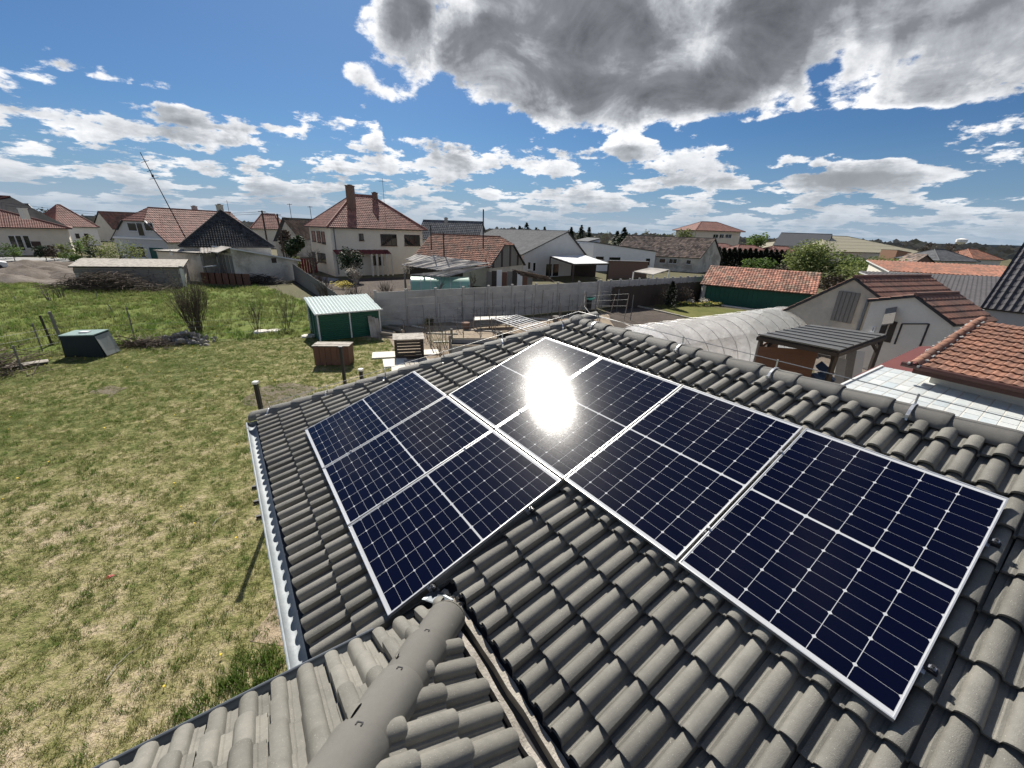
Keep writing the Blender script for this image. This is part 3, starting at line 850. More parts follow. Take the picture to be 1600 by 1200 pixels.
def sheet(name, pts, z, m_, wob=0.0, seg=1.0):
    """level ground sheet with an uneven outline"""
    out = []
    r = random.Random(len(pts) * 7 + int(z * 1e4))
    for i in range(len(pts)):
        a, b = Vector(pts[i]), Vector(pts[(i + 1) % len(pts)])
        n = max(1, int((b - a).length / seg)) if wob else 1
        for k in range(n):
            p = a.lerp(b, k / n)
            if wob and k: p += Vector((r.gauss(0, wob), r.gauss(0, wob), 0))
            out.append((p.x, p.y, z))
    mb = MB(); mb.add(out, [tuple(range(len(out)))])
    o = mb.build(name, m_, None); 
    if o.data.polygons[0].normal.z < 0: o.data.flip_normals()
    o['kind'] = 'structure'
    return o
g = G
sheet('ground', [(-2500, -300, 0), (2500, -300, 0), (2500, 4200, 0), (-2500, 4200, 0)], 0.0, M['field'])
LAWN = [(-30, -3, 0), (8, -3, 0), (8, 14, 0), (-2.5, 15.5, 0), (-5.2, 19, 0), (-7.4, 23.0, 0), (-10.5, 22.8, 0), (-17, 20.8, 0), (-21.5, 19.0, 0), (-22.5, 15.0, 0), (-30, 8, 0)]
MEADOW = [(-60, 14, 0), (-21, 14.5, 0), (-20.6, 19.2, 0), (-16, 20.9, 0), (-9.5, 22.6, 0), (-11.5, 27.3, 0), (-18, 34, 0), (-24.8, 41, 0), (-31.5, 40.5, 0), (-42, 37, 0), (-56, 44, 0), (-70, 44, 0)]
sheet('meadow', MEADOW, 0.004, M['meadow'], 0.35, 1.2)
sheet('lawn', LAWN, 0.008, M['lawn'], 0.15, 1.0)
sheet('garden_bed', [(-9.4, 23.0, 0), (-7, 22, 0), (-4.7, 17.5, 0), (-1.5, 13.0, 0), (12, 16, 0), (13, 24, 0), (9.3, 33.5, 0), (6.4, 32.6, 0), (-1, 29, 0), (-9.6, 26.6, 0)], 0.012, M['gsoil'], 0.12, 1.0)
sheet('tilled_bed', [g(945, 487), g(985, 477), g(1082, 501), g(1040, 520), g(960, 512)], 0.018, M['dsoil'], 0.1, 1.0)
sheet('small_lawn', [g(1020, 476), g(1075, 476), g(1165, 486), g(1200, 500), g(1090, 506)], 0.022, M['slawn'], 0.06, 1.0)
sheet('yard', [(12, 12, 0), (30, 14, 0), (34, 34, 0), (20, 30, 0), (16, 22, 0)], 0.006, M['dirt'], 0.2, 1.0)
sheet('dirt_lot', [(-85, 46, 0), (-56, 43.6, 0), (-42, 37.5, 0), (-39, 40, 0), (-46, 53, 0), (-60, 60, 0), (-95, 62, 0)], 0.016, M['dirt'], 0.4, 2.0)
sheet('road', [(-140, 50, 0), (-78, 55.5, 0), (-55, 60.5, 0), (-46, 64, 0), (-50, 67, 0), (-80, 62.5, 0), (-140, 56, 0)], 0.024, M['road'])
sheet('orchard_soil', [(-25.0, 46.2, 0), (-12.0, 29.0, 0), (-9.8, 29.5, 0), (-9.5, 33, 0), (0, 36, 0), (2, 44, 0), (-3, 46, 0), (-12, 46, 0), (-13, 55, 0), (-20, 50, 0)], 0.010, M['dsoil'], 0.2, 1.5)
sheet('paved_yard', [g(455, 421), g(500, 432), g(530, 436), g(505, 447), g(470, 432)], 0.012, M['road'])

M['sand'] = ground_mat('sandy_ground', [(0.0, (0.25, 0.20, 0.13)), (0.5, (0.42, 0.335, 0.235)), (1.0, (0.55, 0.45, 0.33))], 2.0, 0.8, 8)
M['bare'] = ground_mat('bare_earth', [(0.0, (0.10, 0.085, 0.06)), (0.5, (0.19, 0.16, 0.115)), (1.0, (0.29, 0.25, 0.18))], 2.0, 0.8, 8)
sheet('sand_patch', [g(425, 950), g(452, 915), g(470, 960), g(480, 1000), g(440, 1010), g(395, 990)], 0.014, M['sand'], 0.10, 0.16)
sheet('bare_patch', [g(378, 628), g(400, 608), g(455, 598), g(495, 606), g(470, 630), g(420, 640)], 0.014, M['bare'], 0.09, 0.4)
sheet('bare_patch', [g(140, 612), g(175, 602), g(200, 606), g(170, 622)], 0.014, M['bare'], 0.09, 0.4)
# grass tufts scattered over the turf (countless: one object per kind of grass)
def tuft_mesh(name, seed, nb, h, w, spread, m_):
    r = random.Random(seed); mb = MB()
    for i in range(nb):
        a = r.uniform(0, 6.28); b = r.uniform(0, spread); x, y = b * math.cos(a), b * math.sin(a)
        hh = h * r.uniform(0.5, 1.1); la = r.uniform(0, 6.28); ln = hh * r.uniform(0.2, 0.75)
        d_ = Vector((math.cos(la), math.sin(la), 0)); s = Vector((-d_.y, d_.x, 0)) * w * r.uniform(.6, 1.2)
        p = Vector((x, y, -0.01)); q = p + d_ * ln * 0.4 + Vector((0, 0, hh * 0.65)); e = p + d_ * ln + Vector((0, 0, hh))
        mb.t = r.uniform(-0.35, 0.45)
        mb.add([p - s, p + s, q + s * 0.7, q - s * 0.7, e], [(0, 1, 2, 3), (3, 2, 4)])
    me = mb.mesh(name, m_, fix=False)
    return me
M['blade'] = mat('grass_blade', (0.165, 0.190, 0.060), 0.6, 0.2, 3, tint=True, transl=0.5, col2=(0.275, 0.27, 0.105))
M['blade_dry'] = mat('dry_blade', (0.26, 0.225, 0.12), 0.8, 0.2, 3, tint=True, transl=0.35)
M['blade_lush'] = mat('lush_blade', (0.145, 0.172, 0.052), 0.6, 0.2, 3, tint=True, transl=0.5, col2=(0.22, 0.225, 0.085))
M['blade_deep'] = mat('deep_green_blade', (0.095, 0.16, 0.03), 0.6, 0.2, 3, tint=True, transl=0.5, col2=(0.15, 0.21, 0.048))
M['dand'] = mat('dandelion_head', (0.75, 0.55, 0.05), 0.7, 0.1, 3)
def scatter(name, label, poly, meshes, dens, smin, smax, nscale, lo, hi, seed, cat='grass', z=0.01, near=None, rim=None):
    """geometry-nodes scatter: tufts (instances of the given meshes) thick where a noise is high"""
    # source pieces, kept in a collection of their own that is not linked to the scene
    cl = bpy.data.collections.new(name + '_pieces')
    for me in meshes:
        o = bpy.data.objects.new(me.name, me); cl.objects.link(o)
    mb = MB(); mb.add([(p[0], p[1], z) for p in poly], [tuple(range(len(poly)))])
    ob = mb.build(name, [], None); 
    if ob.data.polygons[0].normal.z < 0: ob.data.flip_normals()
    ob['kind'] = 'stuff'; ob['label'] = label; ob['category'] = cat
    ng = bpy.data.node_groups.new(name + '_scatter', 'GeometryNodeTree')
    ng.interface.new_socket('Geometry', in_out='INPUT', socket_type='NodeSocketGeometry')
    ng.interface.new_socket('Geometry', in_out='OUTPUT', socket_type='NodeSocketGeometry')
    n = ng.nodes; L = ng.links
    gi = n.new('NodeGroupInput'); go = n.new('NodeGroupOutput')
    dp = n.new('GeometryNodeDistributePointsOnFaces'); dp.distribute_method = 'RANDOM'; dp.inputs['Seed'].default_value = seed
    dp.inputs['Density'].default_value = dens
    pos = n.new('GeometryNodeInputPosition')
    nz = n.new('ShaderNodeTexNoise'); nz.inputs['Scale'].default_value = nscale; nz.inputs['Detail'].default_value = 4; nz.inputs['Roughness'].default_value = 0.6
    nz2 = n.new('ShaderNodeTexNoise'); nz2.inputs['Scale'].default_value = nscale * 5; nz2.inputs['Detail'].default_value = 2
    ad = n.new('ShaderNodeMath'); ad.operation = 'MULTIPLY_ADD'; ad.inputs[1].default_value = 0.5
    mr = n.new('ShaderNodeMapRange'); mr.inputs[1].default_value = lo + .25; mr.inputs[2].default_value = hi + .25
    rv = n.new('FunctionNodeRandomValue'); rv.data_type = 'FLOAT'; rv.inputs['Seed'].default_value = seed + 3
    cmpn = n.new('ShaderNodeMath'); cmpn.operation = 'LESS_THAN'
    L.new(pos.outputs[0], nz.inputs['Vector']); L.new(pos.outputs[0], nz2.inputs['Vector'])
    L.new(nz2.outputs[0], ad.inputs[0]); L.new(nz.outputs[0], ad.inputs[2]); L.new(ad.outputs[0], mr.inputs[0])
    L.new(rv.outputs[1], cmpn.inputs[0]); L.new(mr.outputs[0], cmpn.inputs[1])
    ci = n.new('GeometryNodeCollectionInfo'); ci.inputs['Collection'].default_value = cl; ci.inputs['Separate Children'].default_value = True; ci.inputs['Reset Children'].default_value = True
    ip = n.new('GeometryNodeInstanceOnPoints'); ip.inputs['Pick Instance'].default_value = True
    rr = n.new('FunctionNodeRandomValue'); rr.data_type = 'FLOAT_VECTOR'; rr.inputs[0].default_value = (-0.25, -0.25, 0); rr.inputs[1].default_value = (0.25, 0.25, 6.28); rr.inputs['Seed'].default_value = seed + 5
    rs = n.new('FunctionNodeRandomValue'); rs.data_type = 'FLOAT'; rs.inputs[2].default_value = smin; rs.inputs[3].default_value = smax; rs.inputs['Seed'].default_value = seed + 7
    L.new(gi.outputs[0], dp.inputs[0]); L.new(dp.outputs[0], ip.inputs['Points']); L.new(cmpn.outputs[0], ip.inputs['Selection'])
    L.new(ci.outputs[0], ip.inputs['Instance']); L.new(rr.outputs[0], ip.inputs['Rotation']); L.new(rs.outputs[1], ip.inputs['Scale'])
    L.new(ip.outputs[0], go.inputs[0])
    md = ob.modifiers.new('scatter', 'NODES'); md.node_group = ng
    return ob
tg = [tuft_mesh('grass_tuft', s, 11, 0.055, 0.0042, 0.055, M['blade']) for s in range(4)]
td = [tuft_mesh('dry_tuft', s + 20, 10, 0.04, 0.004, 0.07, M['blade_dry']) for s in range(3)]
tdp = [tuft_mesh('lush_tuft', s + 60, 16, 0.13, 0.006, 0.10, M['blade_deep']) for s in range(4)]
tl = [tuft_mesh('lush_tuft', s + 40, 14, 0.16, 0.009, 0.12, M['blade_lush']) for s in range(4)]
LAWN_V = [(-27, 5, 0), (-19, 2, 0), (-9, 0.5, 0), (-3.5, 0.8, 0), (-2.2, 3.0, 0), (-3.2, 6, 0), (-1.5, 11, 0), (-4.5, 17, 0), (-7.2, 22.6, 0), (-10.5, 22.6, 0), (-16.5, 20.6, 0), (-21.2, 18.6, 0), (-22.5, 14.5, 0)]
scatter('lawn_grass', 'short patchy lawn grass beside the house, green and yellowish tufts', LAWN_V, tg, 330, 0.45, 1.2, 2.1, 0.42, 0.585, 3)
scatter('dry_grass', 'dry straw coloured grass between the green tufts of the lawn', LAWN_V, td, 110, 0.5, 1.3, 0.5, 0.40, 0.64, 9)
scatter('lush_grass', 'taller darker green grass under the gutter at the house corner', [g(230, 1195), g(285, 1100), g(345, 1035), g(400, 1010), g(455, 1000), g(480, 1050), g(560, 1040), g(400, 1200)], tdp, 170, 0.5, 1.4, 1.3, 0.40, 0.56, 17)
scatter('clover_tufts', 'scattered darker green grass clumps across the lawn', LAWN_V, tdp, 80, 0.3, 0.8, 1.7, 0.51, 0.585, 41)
scatter('meadow_grass', 'long bright green meadow grass behind the lawn', MEADOW[1:11] + [(-40, 20, 0)], tl, 26, 0.6, 1.7, 0.35, 0.36, 0.64, 29)
scatter('meadow_clumps', 'darker clumps in the long meadow grass behind the lawn', MEADOW[1:11] + [(-40, 20, 0)], tdp, 9, 1.2, 2.6, 0.30, 0.46, 0.62, 33)
mb = MB(); mb.tube([(0, 0, 0), (0, 0, 0.07)], 0.004, 4); mb.tube([(0, 0, 0.07), (0, 0, 0.085)], 0.022, 6); dme = mb.mesh('dandelion', M['dand'])
scatter('dandelions', 'yellow dandelion flowers dotted over the lawn', LAWN_V, [dme], 1.3, 0.6, 1.1, 0.4, 0.42, 0.65, 51, 'flowers')

# ------------------------------------------------------------------ builders for houses
def tile_plane(name, o, ux, up, W, L, left, right, course, colw, m_, parent, h=0.035, wave=0.03, tv=0.28, kind='stuff', seed=1, drop=0.0, k_per=3):
    """pitched plane laid with courses: each course a lip higher than the next, columns waved; clipped left/right by functions of the run v"""
    o, ux, up = Vector(o), Vector(ux).normalized(), Vector(up).normalized()
    nr = ux.cross(up).normalized()
    if nr.z < 0: nr = -nr
    r = random.Random(seed); mb = MB()
    rows = max(1, int(round(L / course))); cs = L / rows; sub = colw / k_per
    for i in range(rows):
        v0, v1 = i * cs, (i + 1) * cs
        l0, r0, l1, r1 = left(v0), right(v0), left(v1), right(v1)
        lo, hi = min(l0, l1), max(r0, r1)
        n = int(math.ceil((hi - lo) / sub)); j0 = int(math.floor(lo / sub))
        us = [max(lo, min(hi, (j0 + j) * sub)) for j in range(n + 2)]
        vs = []
        off = r.uniform(-.008, .008)
        for j, u in enumerate(us):
            ph = (j0 + j) % k_per
            wv = wave * (1 if ph == 1 else (0.55 if ph == 2 and k_per > 3 else 0))
            a, b = max(l0, min(r0, u)), max(l1, min(r1, u))
            vs += [o + ux * a + up * (v0 + off) + nr * (h + wv), o + ux * b + up * (v1 + 0.02) + nr * (0.004 + wv), o + ux * a + up * (v0 + off) + nr * (-0.03)]
        t = 0
        base = r.uniform(-tv * .3, tv * .3)
        o0 = len(mb.v); mb.v += [tuple(v) for v in vs]
        for j in range(len(us) - 1):
            if (j0 + j) % k_per == 0 or j == 0: t = base + r.uniform(-tv, tv)
            if us[j + 1] - us[j] < 1e-6: continue
            q = o0 + 3 * j
            mb.f += [(q, q + 3, q + 4, q + 1), (q + 2, q + 5, q + 3, q)]; mb.mi += [0, 0]; mb.tint += [t, t]
    return mb.build(name, m_, parent, kind=kind, fix=False)

def window(parent, p, along, out, w, h, mull=1, fm=None, gm=None, sill=True, bar=0.06, name='window', trans=False):
    """window whose lower centre is p on the wall face: frame, panes, sill"""
    p, al, ou = Vector(p), Vector(along).normalized(), Vector(out).normalized()
    Z = Vector((0, 0, 1)); fm = fm or M['frame_w']; gm = gm or M['glass']
    ax = (al, ou, Z); mb = MB(); c = p + ou * 0.02
    for s in (-1, 1): mb.box(c + al * (s * (w / 2 - bar / 2)) + Z * (h / 2), (bar, 0.08, h), ax)
    for zz in (bar / 2, h - bar / 2): mb.box(c + Z * zz, (w - 2 * bar, 0.08, bar), ax)
    for k in range(1, mull): mb.box(c + al * (-w / 2 + w * k / mull) + Z * (h / 2), (bar, 0.076, h - 2 * bar), ax)
    if trans: mb.box(c + Z * (h * 0.68), (w - 2 * bar, 0.07, bar * 0.8), ax)
    wn = mb.build(name, fm, parent)
    for k in range(mull):
        q = MB(); q.box(p + ou * 0.012 + al * (-w / 2 + w * (k + 0.5) / mull) + Z * (h / 2), (w / mull - bar, 0.03, h - 1.6 * bar), ax); q.build('pane', gm, wn)
    if sill:
        q = MB(); q.box(p + ou * 0.08 + Z * (-0.03), (w + 0.16, 0.16, 0.05), ax); q.build('sill', fm, wn)
    return wn
def door(parent, p, along, out, w, h, m_, name='door'):
    p, al, ou = Vector(p), Vector(along).normalized(), Vector(out).normalized(); Z = Vector((0, 0, 1)); ax = (al, ou, Z)
    mb = MB(); mb.box(p + ou * 0.02 + Z * (h / 2), (w, 0.06, h), ax)
    for s in (-1, 1): mb.box(p + ou * 0.05 + al * (s * (w / 2 - .04)) + Z * (h / 2), (0.08, 0.06, h), ax)
    mb.box(p + ou * 0.05 + Z * (h - .04), (w - .16, 0.06, .08), ax)
    d_ = mb.build(name, m_, parent)
    q = MB(); q.box(p + ou * 0.1 + al * (w / 2 - .12) + Z * 1.0, (0.12, 0.04, 0.03), ax); q.build('handle', M['steel'], d_)
    return d_
def chimney(parent, p, w, h, m_=None, name='chimney'):
    mb = MB(); mb.box(Vector(p) + Vector((0, 0, h / 2)), (w, w, h)); mb.box(Vector(p) + Vector((0, 0, h + .05)), (w + .1, w + .1, .1))
    c = mb.build(name, m_ or M['brick'], parent)
    q = MB(); q.box(Vector(p) + Vector((0, 0, h + .14)), (w * .5, w * .5, .1)); q.build('flue', M['fascia'], c)
    return c
def aerial(parent, p, h, arms=3, span=0.7):
    p = Vector(p); mb = MB(); mb.tube([p, p + Vector((0, 0, h))], 0.025, 5)
    mb.tube([p + Vector((-span / 2, 0, h * .92)), p + Vector((span / 2, 0, h * .92))], 0.015, 4)
    for k in range(arms):
        x = -span / 2 + span * k / max(1, arms - 1); mb.tube([p + Vector((x, -.25, h * .92)), p + Vector((x, .25, h * .92))], 0.01, 4)
    return mb.build('aerial', M['fascia'], parent)

Z_ = Vector((0, 0, 1))
def gable(name, label, cat, A, B, dep, sec, wallm, roofm, course=0.36, colw=0.24, over=0.3, overv=0.25, base=0.0, group=None, relief=True, h=0.035, wave=0.03, tv=0.28, closed=True, verge=None, seed=1, jk=None, skip=()):
    """building whose end wall runs A-B (seen from outside, left to right), swept back along dep; sec = outline of the end wall above, as (s along AB, z)"""
    A, B, dep = Vector((A[0], A[1], 0)), Vector((B[0], B[1], 0)), Vector((dep[0], dep[1], 0))
    t = thing(name, label, cat, A.lerp(B, .5), 0, group)
    O = t.location.copy()
    ab = B - A
    P = lambda s, z: A + ab * s + Vector((0, 0, z)) - O
    mb = MB(); wsec = sec
    if jk:
        (sa, za_), (sm, zm), (sb, zb_) = sec
        f_ = jk[0]; wsec = [(sa, za_), (sa + (sm - sa) * f_, za_ + (zm - za_) * f_), (sb + (sm - sb) * f_, zb_ + (zm - zb_) * f_), (sb, zb_)]
    mb.prism([P(0, base), P(1, base)] + [P(s, z - 0.02) for s, z in reversed(wsec)], dep)
    if wallm: mb.build('wall', wallm, t)
    dn = dep.normalized(); roofs = []
    if jk:
        a = P(*wsec[1]) - dn * overv; b = P(*wsec[2]) - dn * overv; c = P(*sec[1]) + dn * (jk[1] - overv)
        ux = (b - a).normalized(); foot = a + ux * (c - a).dot(ux); L = (c - foot).length
        ua = (c - a).dot(ux); Wj = (b - a).length
        slab = MB(); slab.add([a, b, c, a - Z_ * .08, b - Z_ * .08, c - Z_ * .08], [(0, 1, 2), (5, 4, 3), (0, 3, 4, 1), (1, 4, 5, 2), (2, 5, 3, 0)])
        jr = slab.build('half_hip', verge or M['fascia'], t)
        up0 = (c - foot).normalized(); n0 = ux.cross(up0); n0 = n0 if n0.z > 0 else -n0
        tile_plane('roof_tiles', a + n0 * .006, ux, up0, Wj, L, lambda v: ua * v / L, lambda v: Wj + (ua - Wj) * v / L, course, colw, roofm, jr, h, wave, tv, seed=seed + 50)
    for i in range(len(sec) - 1):
        (s0, z0), (s1, z1) = sec[i], sec[i + 1]
        a, b = P(s0, z0), P(s1, z1)
        lo, hi = (a, b) if z0 <= z1 else (b, a)
        up = hi - lo; L = up.length
        if L < 1e-4 or i in skip: continue
        up.normalize()
        ex = over if (i in (0, len(sec) - 2)) and (z0 != z1) else 0
        # slab under the tiles
        st = lo - up * ex - dn * overv; Lx = L + ex; Wd = dep.length + 2 * overv
        nr = dn.cross(up); nr = nr if nr.z > 0 else -nr
        cut = 0.0; vb = Lx
        if jk: vb = ex + L * jk[0]; cut = jk[1]
        slab = MB(); slab.prism([st, st + dn * Wd, st + dn * Wd + up * Lx, st + up * Lx + dn * cut] + ([st + up * vb] if cut else []), -nr * 0.10)
        rf = slab.build('roof', verge or M['fascia'], t)
        if relief:
            tile_plane('roof_tiles', st + nr * 0.004, dn, up, Wd, Lx, lambda v, vb=vb, cut=cut, Lx=Lx: 0.0 if v <= vb or not cut else cut * (v - vb) / (Lx - vb), lambda v, Wd=Wd: Wd, course, colw, roofm, rf, h, wave, tv, seed=seed + i)
        else:
            q = MB(); q.prism([st + nr * .004, st + dn * Wd + nr * .004, st + dn * Wd + up * Lx + nr * .004, st + up * Lx + nr * .004], nr * 0.03); q.build('roof_sheet', roofm, rf)
        roofs.append(rf)
    # ridge
    for i in range(1, len(sec) - 1):
        if sec[i][1] >= sec[i - 1][1] and sec[i][1] > sec[i + 1][1] or sec[i][1] > sec[i - 1][1] and sec[i][1] >= sec[i + 1][1]:
            a = P(*sec[i]) - dn * overv; st_ = jk[1] if jk else 0; mb = MB(); mb.tube([a + dn * st_ + Vector((0, 0, .03)), a + dn * (dep.length + 2 * overv) + Vector((0, 0, .03))], 0.09, 6); mb.build('ridge', roofm, t)
    return t, O, P
def hip(name, label, cat, A, B, depth, zE, zR, ridge, wallm, roofm, course=0.38, colw=0.26, over=0.45, tv=0.22, group=None, seed=1, ridge_along=True, base=0):
    """hipped house on a rectangle: front A-B, given depth; ridge = length of the ridge (along AB unless ridge_along is False)"""
    A, B = Vector((A[0], A[1], 0)), Vector((B[0], B[1], 0))
    x = (B - A).normalized(); y = Vector((-x.y, x.x, 0))
    if y.y < 0: y = -y
    W = (B - A).length; c = A.lerp(B, .5) + y * (depth / 2)
    t = thing(name, label, cat, c, 0, group)
    mb = MB(); Z = Vector((0, 0, 1))
    mb.box(Z * ((zE + base) / 2), (W, depth, zE - base), (x, y, Z)); mb.build('wall', wallm, t)
    hw, hd = W / 2 + over, depth / 2 + over
    rise = zR - zE
    mb = MB(); mb.box(Z * (zE + .02), (2 * hw, 2 * hd, 0.12), (x, y, Z)); mb.build('eaves', M['frame_w'] if False else M['fascia'], t)
    z0 = zE + 0.085
    hx_, hy_ = (ridge / 2, 0.0) if ridge_along else (0.0, ridge / 2)
    core = MB()
    cor = [-x * hw - y * hd, x * hw - y * hd, x * hw + y * hd, -x * hw + y * hd]; cor = [p + Z * z0 for p in cor]
    r0, r1 = (-x * hx_ - y * hy_ + Z * (z0 + rise)), (x * hx_ + y * hy_ + Z * (z0 + rise))
    rf = None
    faces = []
    if ridge_along: faces = [(cor[0], cor[1], r0, r1), (cor[1], cor[2], r1, r1), (cor[2], cor[3], r1, r0), (cor[3], cor[0], r0, r0)]
    else: faces = [(cor[0], cor[1], r0, r0), (cor[1], cor[2], r0, r1), (cor[2], cor[3], r1, r1), (cor[3], cor[0], r1, r0)]
    core.add(cor + [r0, r1], [(0, 1, 5, 4), (1, 2, 5), (2, 3, 4, 5), (3, 0, 4)] if ridge_along else [(0, 1, 4), (1, 2, 5, 4), (2, 3, 5), (3, 0, 4, 5)])
    rf = core.build('roof', M['fascia'], t)
    for i, (a, b, ra, rb) in enumerate(faces):
        ux = (b - a).normalized(); Wf = (b - a).length
        ua, ub = (ra - a).dot(ux), (rb - a).dot(ux)
        foot = a + ux * ua; upv = ra - foot; L = upv.length; up = upv.normalized()
        nr = ux.cross(up); nr = nr if nr.z > 0 else -nr
        tile_plane('roof_tiles', a + nr * .006, ux, up, Wf, L, lambda v, ua=ua, L=L: ua * v / L, lambda v, ub=ub, Wf=Wf, L=L: Wf + (ub - Wf) * v / L, course, colw, roofm, rf, tv=tv, seed=seed + i)
    mb = MB()
    for (p, q) in ((cor[0], r0), (cor[1], r1 if ridge_along else r0), (cor[2], r1), (cor[3], r0 if ridge_along else r1), (r0, r1)):
        if (p - q).length > .1: mb.tube([p + Z * .04, q + Z * .05], 0.10, 6)
    mb.build('hip_ridge', roofm, rf)
    return t, c, x, y, W

# ------------------------------------------------------------------ more helpers
def hit(A, B, px, py):
    """point where the sight line through a pixel meets the upright plane over A-B"""
    A = Vector((A[0], A[1], 0)); B = Vector((B[0], B[1], 0)); n = Vector((-(B - A).y, (B - A).x, 0)); r = ray(px, py); o = Vector((0, 0, CAM_Z))
    k = (A - o).dot(n) / r.dot(n); return o + r * k
def xy(px, py, Y):
    p = at(px, py, Y); return (p.x, p.y)
def wall_windows(t, A, B, O, specs, fm=None, out=None, gm=None):
    """windows given by their outlines (px0, py0, px1, py1, mullions) on the wall A-B"""
    al = (Vector((B[0], B[1], 0)) - Vector((A[0], A[1], 0))).normalized()
    ou = Vector((al.y, -al.x, 0))
    if ou.dot(Vector((A[0], A[1], 0))) > 0: ou = -ou
    for (x0, y0, x1, y1, mu) in specs:
        a = hit(A, B, x0, y0); b = hit(A, B, x1, y1); c = hit(A, B, (x0 + x1) / 2, (y0 + y1) / 2)
        ym = (y0 + y1) / 2; w = abs((hit(A, B, x1, ym) - hit(A, B, x0, ym)).dot(al)); h = max(0.3, hit(A, B, (x0 + x1) / 2, y0).z - hit(A, B, (x0 + x1) / 2, y1).z)
        p = Vector((c.x, c.y, c.z - h / 2)) - O
        window(t, p, al, ou, w, h, mu, fm, gm)
def patch(name, p00, p10, p11, p01, m_, parent, nu=24, nv=4, amp=0.03, thick=0.02, sag=0.0, wav=6, seed=0, kind=None):
    """corrugated sheet spanning four corners (corrugations run from the first edge to the far edge)"""
    r = random.Random(seed); P = [Vector(p) for p in (p00, p10, p11, p01)]
    n = (P[1] - P[0]).cross(P[3] - P[0]).normalized(); n = n if n.z > 0 else -n
    mb = MB(); vs = []
    for j in range(nv + 1):
        for i in range(nu + 1):
            u, v = i / nu, j / nv
            p = P[0].lerp(P[1], u).lerp(P[3].lerp(P[2], u), v)
            d_ = amp * math.sin(math.pi * i * 2 / (nu / wav) if False else math.pi * i) if False else amp * (1 if i % 2 else -1)
            vs.append(p + n * (d_ + r.uniform(-1, 1) * sag))
    N_ = len(vs); vs += [v - n * thick for v in vs]; w = nu + 1
    fs = []
    for j in range(nv):
        for i in range(nu):
            q = (j * w + i, j * w + i + 1, (j + 1) * w + i + 1, (j + 1) * w + i); fs.append(q); fs.append(tuple(N_ + k for k in q[::-1]))
    for i in range(nu):
        for j in (0, nv): fs.append((j * w + i, j * w + i + 1, N_ + j * w + i + 1, N_ + j * w + i))
    for j in range(nv):
        for i in (0, nu): fs.append((j * w + i, (j + 1) * w + i, N_ + (j + 1) * w + i, N_ + j * w + i))
    mb.add(vs, fs); return mb.build(name, m_, parent, kind=kind)
def post(t, p, h, w, m_, name='post'):
    mb = MB(); mb.box(Vector(p) + Vector((0, 0, h / 2)), (w, w, h)); return mb.build(name, m_, t)

# ------------------------------------------------------------------ houses, left to right
rr = random.Random(3)
# red-roofed house at the left edge
A, B = xy(-190, 372, 58), xy(108, 372, 71)
t, c, x_, y_, W_ = hip('red_roof_house', 'low cream house with a red hipped roof at the left edge', 'house', A, B, 13, 4.1, 8.7, (Vector(B) - Vector(A)).length - 26, M['beige'], M['redroof'], over=0.7)
wall_windows(t, A, B, c, [(15, 368, 26, 388, 1), (27, 368, 37, 392, 1), (38, 368, 48, 388, 1), (-30, 370, -12, 386, 2)])
chimney(t, at(38, 335, 66) - c - Vector((0, 0, .7)), 0.7, 1.5, M['plaster'])
door(t, hit(A, B, 62, 395) * 1 - c + Vector((0, 0, -hit(A, B, 62, 395).z)), (Vector((*B, 0)) - Vector((*A, 0))), Vector((0.2, -1, 0)), 1.0, 2.1, M['frame_d'])
# dark gabled house behind it
gable('grey_gable_house', 'dark slate-grey gabled house just behind the red hipped roof at far left', 'house', xy(38, 360, 92), xy(78, 360, 88), (-26, 6), [(0, 3.2), (.5, 8.2), (1, 4.2)], M['white'], M['greyroof'], relief=False)
# small houses beyond
A, B = xy(92, 360, 92), xy(152, 360, 98)
t, O, x_, y_, W_ = hip('red_gable_house', 'small house with a pointed red-brown roof and a white verge beyond the bush', 'house', A, B, 10, 3.9, 8.3, .6, M['white'], M['redroof'], course=.6, colw=.4)
wall_windows(t, A, B, O, [(118, 365, 124, 372, 1), (132, 365, 138, 372, 1)], M['frame_d'])
t, O, P = gable('brown_gable_house', 'brown-roofed house half hidden between the white-verged gable and the dormer house', 'house', xy(150, 362, 118), xy(178, 362, 116), (14, 10), [(0, 4), (.5, 7.6), (1, 3.4)], M['beige'], M['brownroof'], course=.6, colw=.4)
# house with the windowed gable
A, B = (-58.8, 62.0), (-49.6, 60.0)
t, O, P = gable('dormer_house', 'white house with a half-hipped gable, three attic windows and a long red tiled roof', 'house', A, B, (3.5, 15.6), [(0, 3.4), (.5, 7.6), (1, 3.4)], M['grey_wall'], M['redroof'], course=.5, colw=.34, over=.6, tv=.4, jk=(.56, 2.6))
wall_windows(t, A, B, O, [(200, 348, 214, 361, 1), (215, 348, 225, 369, 1), (226, 348, 240, 361, 1), (205, 385, 227, 402, 2)], M['frame_w'])
al = Vector((B[0] - A[0], B[1] - A[1], 0)).normalized(); ou = Vector((al.y, -al.x, 0))
mb = MB(); mb.box(P(.5, 3.42) + ou * .12, (9.3, .22, .22), (al, ou, Vector((0, 0, 1)))); mb.build('cornice', M['white'], t)
for s in (.2, .8):
    mb = MB(); a = P(0.0 if s < .5 else 1.0, 3.3); b = P(.28 if s < .5 else .72, 5.75); mb.beam(a + ou * .1, b + ou * .1, .25, .12); mb.build('verge_board', M['frame_w'], t)
door(t, P(.78, 0) , al, ou, 2.4, 2.2, M['green_wall'], 'garage_door')
chimney(t, at(306, 335, 74) - O - Vector((0, 0, .8)), .6, 2.0, M['concrete'])
